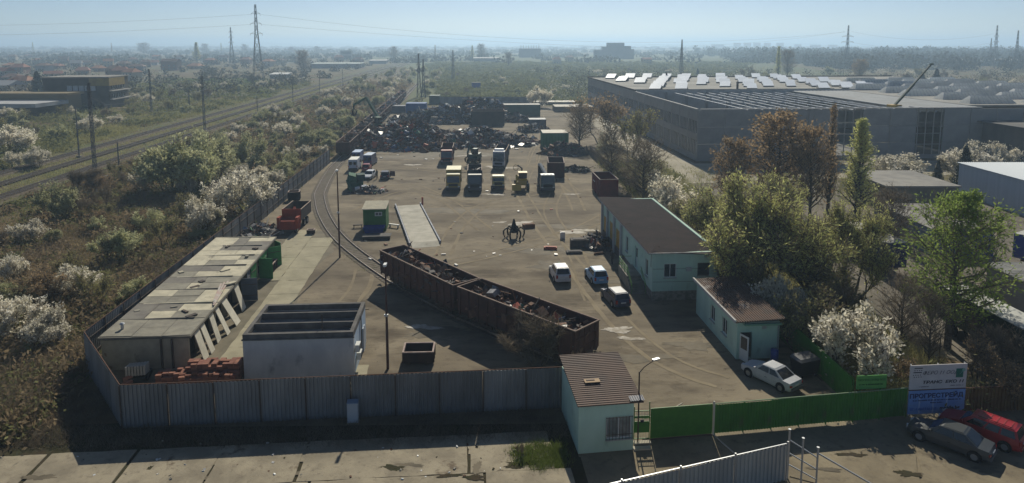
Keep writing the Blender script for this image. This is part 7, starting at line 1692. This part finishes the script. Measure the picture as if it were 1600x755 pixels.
# grey trackside cabinet
p = G(150,290); b = MB(); b.box(0,-.4,0,1.7,1.3,1.9); b.box(0,-.4,1.9,1.9,1.5,.12); b.box(-.4,-1.08,.3,.7,.06,1.4); tag(b.build('signal_cabinet', mat('cabinet_dark',(.05,.055,.05)), None, False, p, AX), 'dark trackside cabinet at the foot of the lattice mast', 'cabinet')
b = MB(); b.box(1.5,-.3,0,.9,1.0,1.7); b.box(1.5,-.3,1.7,1.0,1.1,.08); tag(b.build('signal_cabinet', mat('cabinet_pale',(.33,.32,.29)), None, False, p, AX), 'pale trackside cabinet beside the dark one', 'cabinet')

# ================================================================ FAR BUILDINGS
def dwelling(x, y, w_, d_, h, rh, wm, rm, label, rz=0.0, hip=False, group=None, wins=3):
    t = thing('house', label, 'house', (x,y,0), rz, group)
    b = MB(); b.box(0,0,0,w_,d_,h); b.build('wall', wm, t)
    o = .5; e = (.25*w_ if hip else 0)
    b = MB(); V = [(-w_/2-o,-d_/2-o,h),(w_/2+o,-d_/2-o,h),(w_/2+o,d_/2+o,h),(-w_/2-o,d_/2+o,h),(-w_/2-o+e,0,h+rh),(w_/2+o-e,0,h+rh)]
    b.add(V, [(0,1,5,4),(2,3,4,5),(1,2,5),(3,0,4),(3,2,1,0)]); r_ = b.build('roof', rm, t)
    b = MB(); b.box(w_*.2,d_*.1,h+rh*.4,.6,.6,rh*.9); b.build('chimney', M_rust, r_)
    for fl in range(max(1,int(h/2.9))):
        for k in range(wins):
            b = MB(); b.box(-w_/2+w_*(k+.5)/wins,-d_/2-.02,.9+2.9*fl,1.1,.08,1.3); g_ = b.build('window', M_whiteframe, t)
            b = MB(); b.box(-w_/2+w_*(k+.5)/wins,-d_/2-.05,1.0+2.9*fl,.9,.06,1.1); b.build('pane', M_glass, g_)
    return t
WM = [mat('plaster_cream',(.46,.40,.31)), mat('plaster_grey',(.30,.29,.27)), mat('brick_wall',(.24,.13,.085)), mat('plaster_ochre',(.42,.32,.18))]
RM = [mat('tile_red',(.28,.105,.065),(.20,.085,.06),scale=.5), mat('tile_brown',(.17,.095,.07),(.12,.075,.06),scale=.5), mat('tile_orange',(.42,.20,.11),(.33,.15,.09),scale=.5), mat('sheet_grey',(.33,.33,.33))]
hr = random.Random(12)
HS = [(18,108,12,2),(32,112,14,0),(12,138,16,3),(36,130,18,2),(84,118,14,0),(70,108,12,1),(120,104,12,3),(133,98,14,1),(170,100,12,2),(195,104,12,1),(190,118,14,0),(215,110,16,1),(207,122,12,2),(180,115,14,1),(268,106,20,1),(306,104,18,2),(240,98,12,0),(150,92,12,0),(100,95,12,1),(60,94,12,2),(330,97,14,0),(20,90,14,1),(45,86,14,0),(208,92,12,0),(245,90,12,2),(280,92,12,1),(312,90,10,0),(350,92,14,1),(385,96,14,0),(420,100,14,2),(440,94,14,1),(130,112,13,0),(155,108,12,2),(228,101,13,1),(90,104,12,0),(5,120,14,0),(22,124,13,1),(470,96,12,1),(530,92,16,2),(560,96,14,1),(870,96,12,2),(1010,96,14,0),(890,92,12,1)]
for i, (px,b_,w_,rr) in enumerate(HS):
    p = G(px,b_+4); big = px in (268,)
    wi = hr.randrange(4) if not big else 2
    hp, hh = hr.random() < .5, hr.choice([3.2,5.6,5.8])
    lab = 'hazy %s %s-walled house with %s %s roof, %s' % ('single-storey' if hh < 4 else 'two-storey', ('cream','grey','brick','ochre')[wi], ('red tiled','brown tiled','orange tiled','grey sheet')[rr], 'hipped' if hp else 'gabled', 'near the old works' if px < 180 and b_ > 96 else 'left of the tallest pylon' if px < 400 else 'right of the tallest pylon')
    if px == 268: lab = 'large dark brick house with brown hipped roof in the settlement'
    if px == 306: lab = 'house with long orange roof right of the dark brick house'
    if px == 18: lab = 'tall house with orange hipped roofs at the left edge'
    dwelling(p.x, p.y, w_*(.8 if b_ < 100 else .75), hr.uniform(8,11), hh if not big else 8.5, hr.uniform(2,3.2), WM[wi], RM[rr] , lab, hr.uniform(-.5,.5), hp, 'houses on the plain' if lab[:4] == 'hazy' else None)
def old_works():
    p = G(70,172); q = G(167,172); Lx = q.x-p.x; t = thing('old_works_block', 'dark multi-storey works block with yellow corner band and broken windows', 'building', p, .1)
    m = mat('works_dark',(.095,.085,.07),(.065,.06,.05),scale=.3); H = 12.0
    h1 = [(8.5+k*2.1,7.2,1.8,1.9) for k in range(5)]
    walls(t, Lx, 16, H, m, {'S': h1, 'E':[(2+k*4,4.2,3,1.6) for k in range(3)]+[(2+k*4,7.6,3,1.9) for k in range(3)]}, T=.3)
    for q_ in h1: window(t, Matrix.Identity(4), *q_, cols=2, rows=2, sill=False, gm=mat('pale_pane',(.45,.47,.48),rough=.3))
    ME = side_matrix('E', Lx, 16)
    for k in range(3):
        for z in (4.2,7.6): window(t, ME, 2+k*4, z, 3, 1.7, cols=2, sill=False)
    b = MB(); b.box(Lx/2,8,H,Lx+.8,16.8,.4); b.build('roof', M_greyroof, t)
    b = MB(); b.box(Lx-3.2,-.25,H-3.0,7.2,.3,2.9); b.box(Lx+.25,6,H-3.0,.3,12.5,2.9); b.build('yellow_band', mat('band_ochre',(.33,.24,.07),(.25,.18,.07),scale=.6), t)
    for z in (3.6,6.8): b = MB(); b.box(Lx+.6,8,z,1.2,15.5,.35); b.build('balcony_slab', mat('slab_pale',(.34,.32,.29)), t)
    a = thing('low_annex', 'low annex with long pale flat roof at the left edge', 'annex', G(-60,185), .0)
    b = MB(); b.box(9,8,0,30,14,3.6); b.build('wall', m, a)
    b = MB(); b.box(9,8,3.6,33,17,1.3); b.build('roof', mat('annex_pale',(.42,.42,.42),(.33,.33,.34),scale=.3), a)
    b = MB(); b.box(6,20,0,38,9,6.5); b.box(6,20,6.5,40,10,.8); b.build('rear_block', mat('works_band',(.22,.17,.09)), a)
old_works()
def slab_block(px, base, top, wpx, label, col=(.36,.36,.37), steps=None, group=None, name='apartment_block'):
    p = G(px,base); s_ = hypot(p.x,p.y)/F; Lx = wpx*s_; H = EYE*(base-top)/(base-HZ); t = thing(name, label, 'building', p, 0, group); m = mat('block_%d' % int(px), col, tuple(v*.8 for v in col), scale=.05)
    b = MB()
    for (x0,x1,hh) in (steps or ((0,1,1),)): b.box(Lx*((x0+x1)/2-.5),Lx*.15,0,Lx*(x1-x0),max(10,Lx*.3),H*hh)
    b.build('wall', m, t)
    for k in range(max(2,int(H/6))):
        b = MB(); b.box(0,Lx*.15-max(10,Lx*.3)/2-.1,3+k*6,Lx*.92,.3,2.4)
        if not steps: b.build('window_band', M_glass, t)
    return t
slab_block(960,92,67,60,'stepped hazy apartment complex on the horizon at centre',(.22,.22,.24),((0,.22,.55),(.2,.34,.75),(.33,.75,1),(.74,.92,.8),(.9,1,.6)))
slab_block(828,90,76,34,'hazy factory block with thin masts on the horizon',(.17,.17,.18),((0,1,1),))
p = G(828,90)
for k in range(8):
    b = MB(); b.tube((0,0,0),(0,0,EYE*(90-69-er.random()*2)/(90-HZ)),.6,.35,5); b.tube((0,0,0),(0,0,6),.9,.9,5); tag(b.build('chimney_mast', M_lattice, None, False, p+Vector(((k-3.5)*4.6,3,0))), 'thin mast on the hazy factory block, %s from the left' % ORD[k], 'mast', 'masts on the factory block')
for i, (px,tp,w_) in enumerate(((1122,69.5,18),(1152,67,10),(1168,67,10),(1183,67,10),(1199,67,9),(1219,67,10),(1247,69,9),(1275,70,14),(1302,70,12))):
    slab_block(px,76.5,tp,w_,'pale tower block on the hazy horizon, %s from the left' % ORD[i], (.42,.43,.45), None, 'tower blocks on the horizon','tower_block')
slab_block(541,93,79,16,'dark hazy building left of centre on the plain',(.13,.13,.14))
def long_shed(px, base, w_, label, col, h=5, dep=24):
    p = G(px,base); Lx = w_*hypot(p.x,p.y)/F; t = thing('long_shed', label, 'shed', p, .05); b = MB(); b.box(0,dep/2,0,Lx,dep,h); b.build('wall', WM[1], t)
    ridged_roof(t, -Lx/2-.5, Lx/2+.5, -.5, dep+.5, h+.1, mat('long_%d' % px, col, tuple(v*.85 for v in col), scale=.1), 'y', 2.2, .1, 0, .8)
long_shed(525,107,75,'long low shed with pale green roof beyond the tracks',(.36,.40,.36),4.5,26)
long_shed(435,123,25,'small white-roofed shed beyond the tracks',(.6,.6,.58),3,12)
long_shed(1524,103,34,'far pale roofed shed beyond the hall at right',(.5,.48,.44),6,40)
long_shed(1590,103,36,'far pale roofed shed at the right edge',(.52,.5,.46),6,40)
long_shed(760,97,40,'hazy low shed behind the field',(.45,.44,.42),5,30)
long_shed(590,100,26,'hazy pale shed behind the railway thicket',(.5,.48,.45),4,20)
# low hills closing the horizon
def hills():
    V, Fc = [], []; n = 90
    for i in range(n+1):
        x = -6000+12000*i/n; h = 14+12*(.5+.5*sin(i*.31))+9*sin(i*.83+1)+8*max(0,sin(i*.17-2.2)); h = max(4,min(h,42))
        V += [(x,7000,0),(x,7500,h),(x,7950,0)]
    for i in range(n): Fc += [(i*3,i*3+3,i*3+4,i*3+1),(i*3+1,i*3+4,i*3+5,i*3+2)]
    o = inst('hills', quick(V, Fc, 'hills', M_farwood)); struct(o)
hills()
bn = thing('blue_site_cabin', 'tiny blue cabin standing alone in the green field', 'cabin', G(744,139), .2); b = MB(); b.box(0,0,0,4.6,3,3.4); b.build('wall', M_bluewall, bn); b = MB(); b.box(0,0,3.4,5,3.4,.25); b.build('roof', M_greyroof, bn)
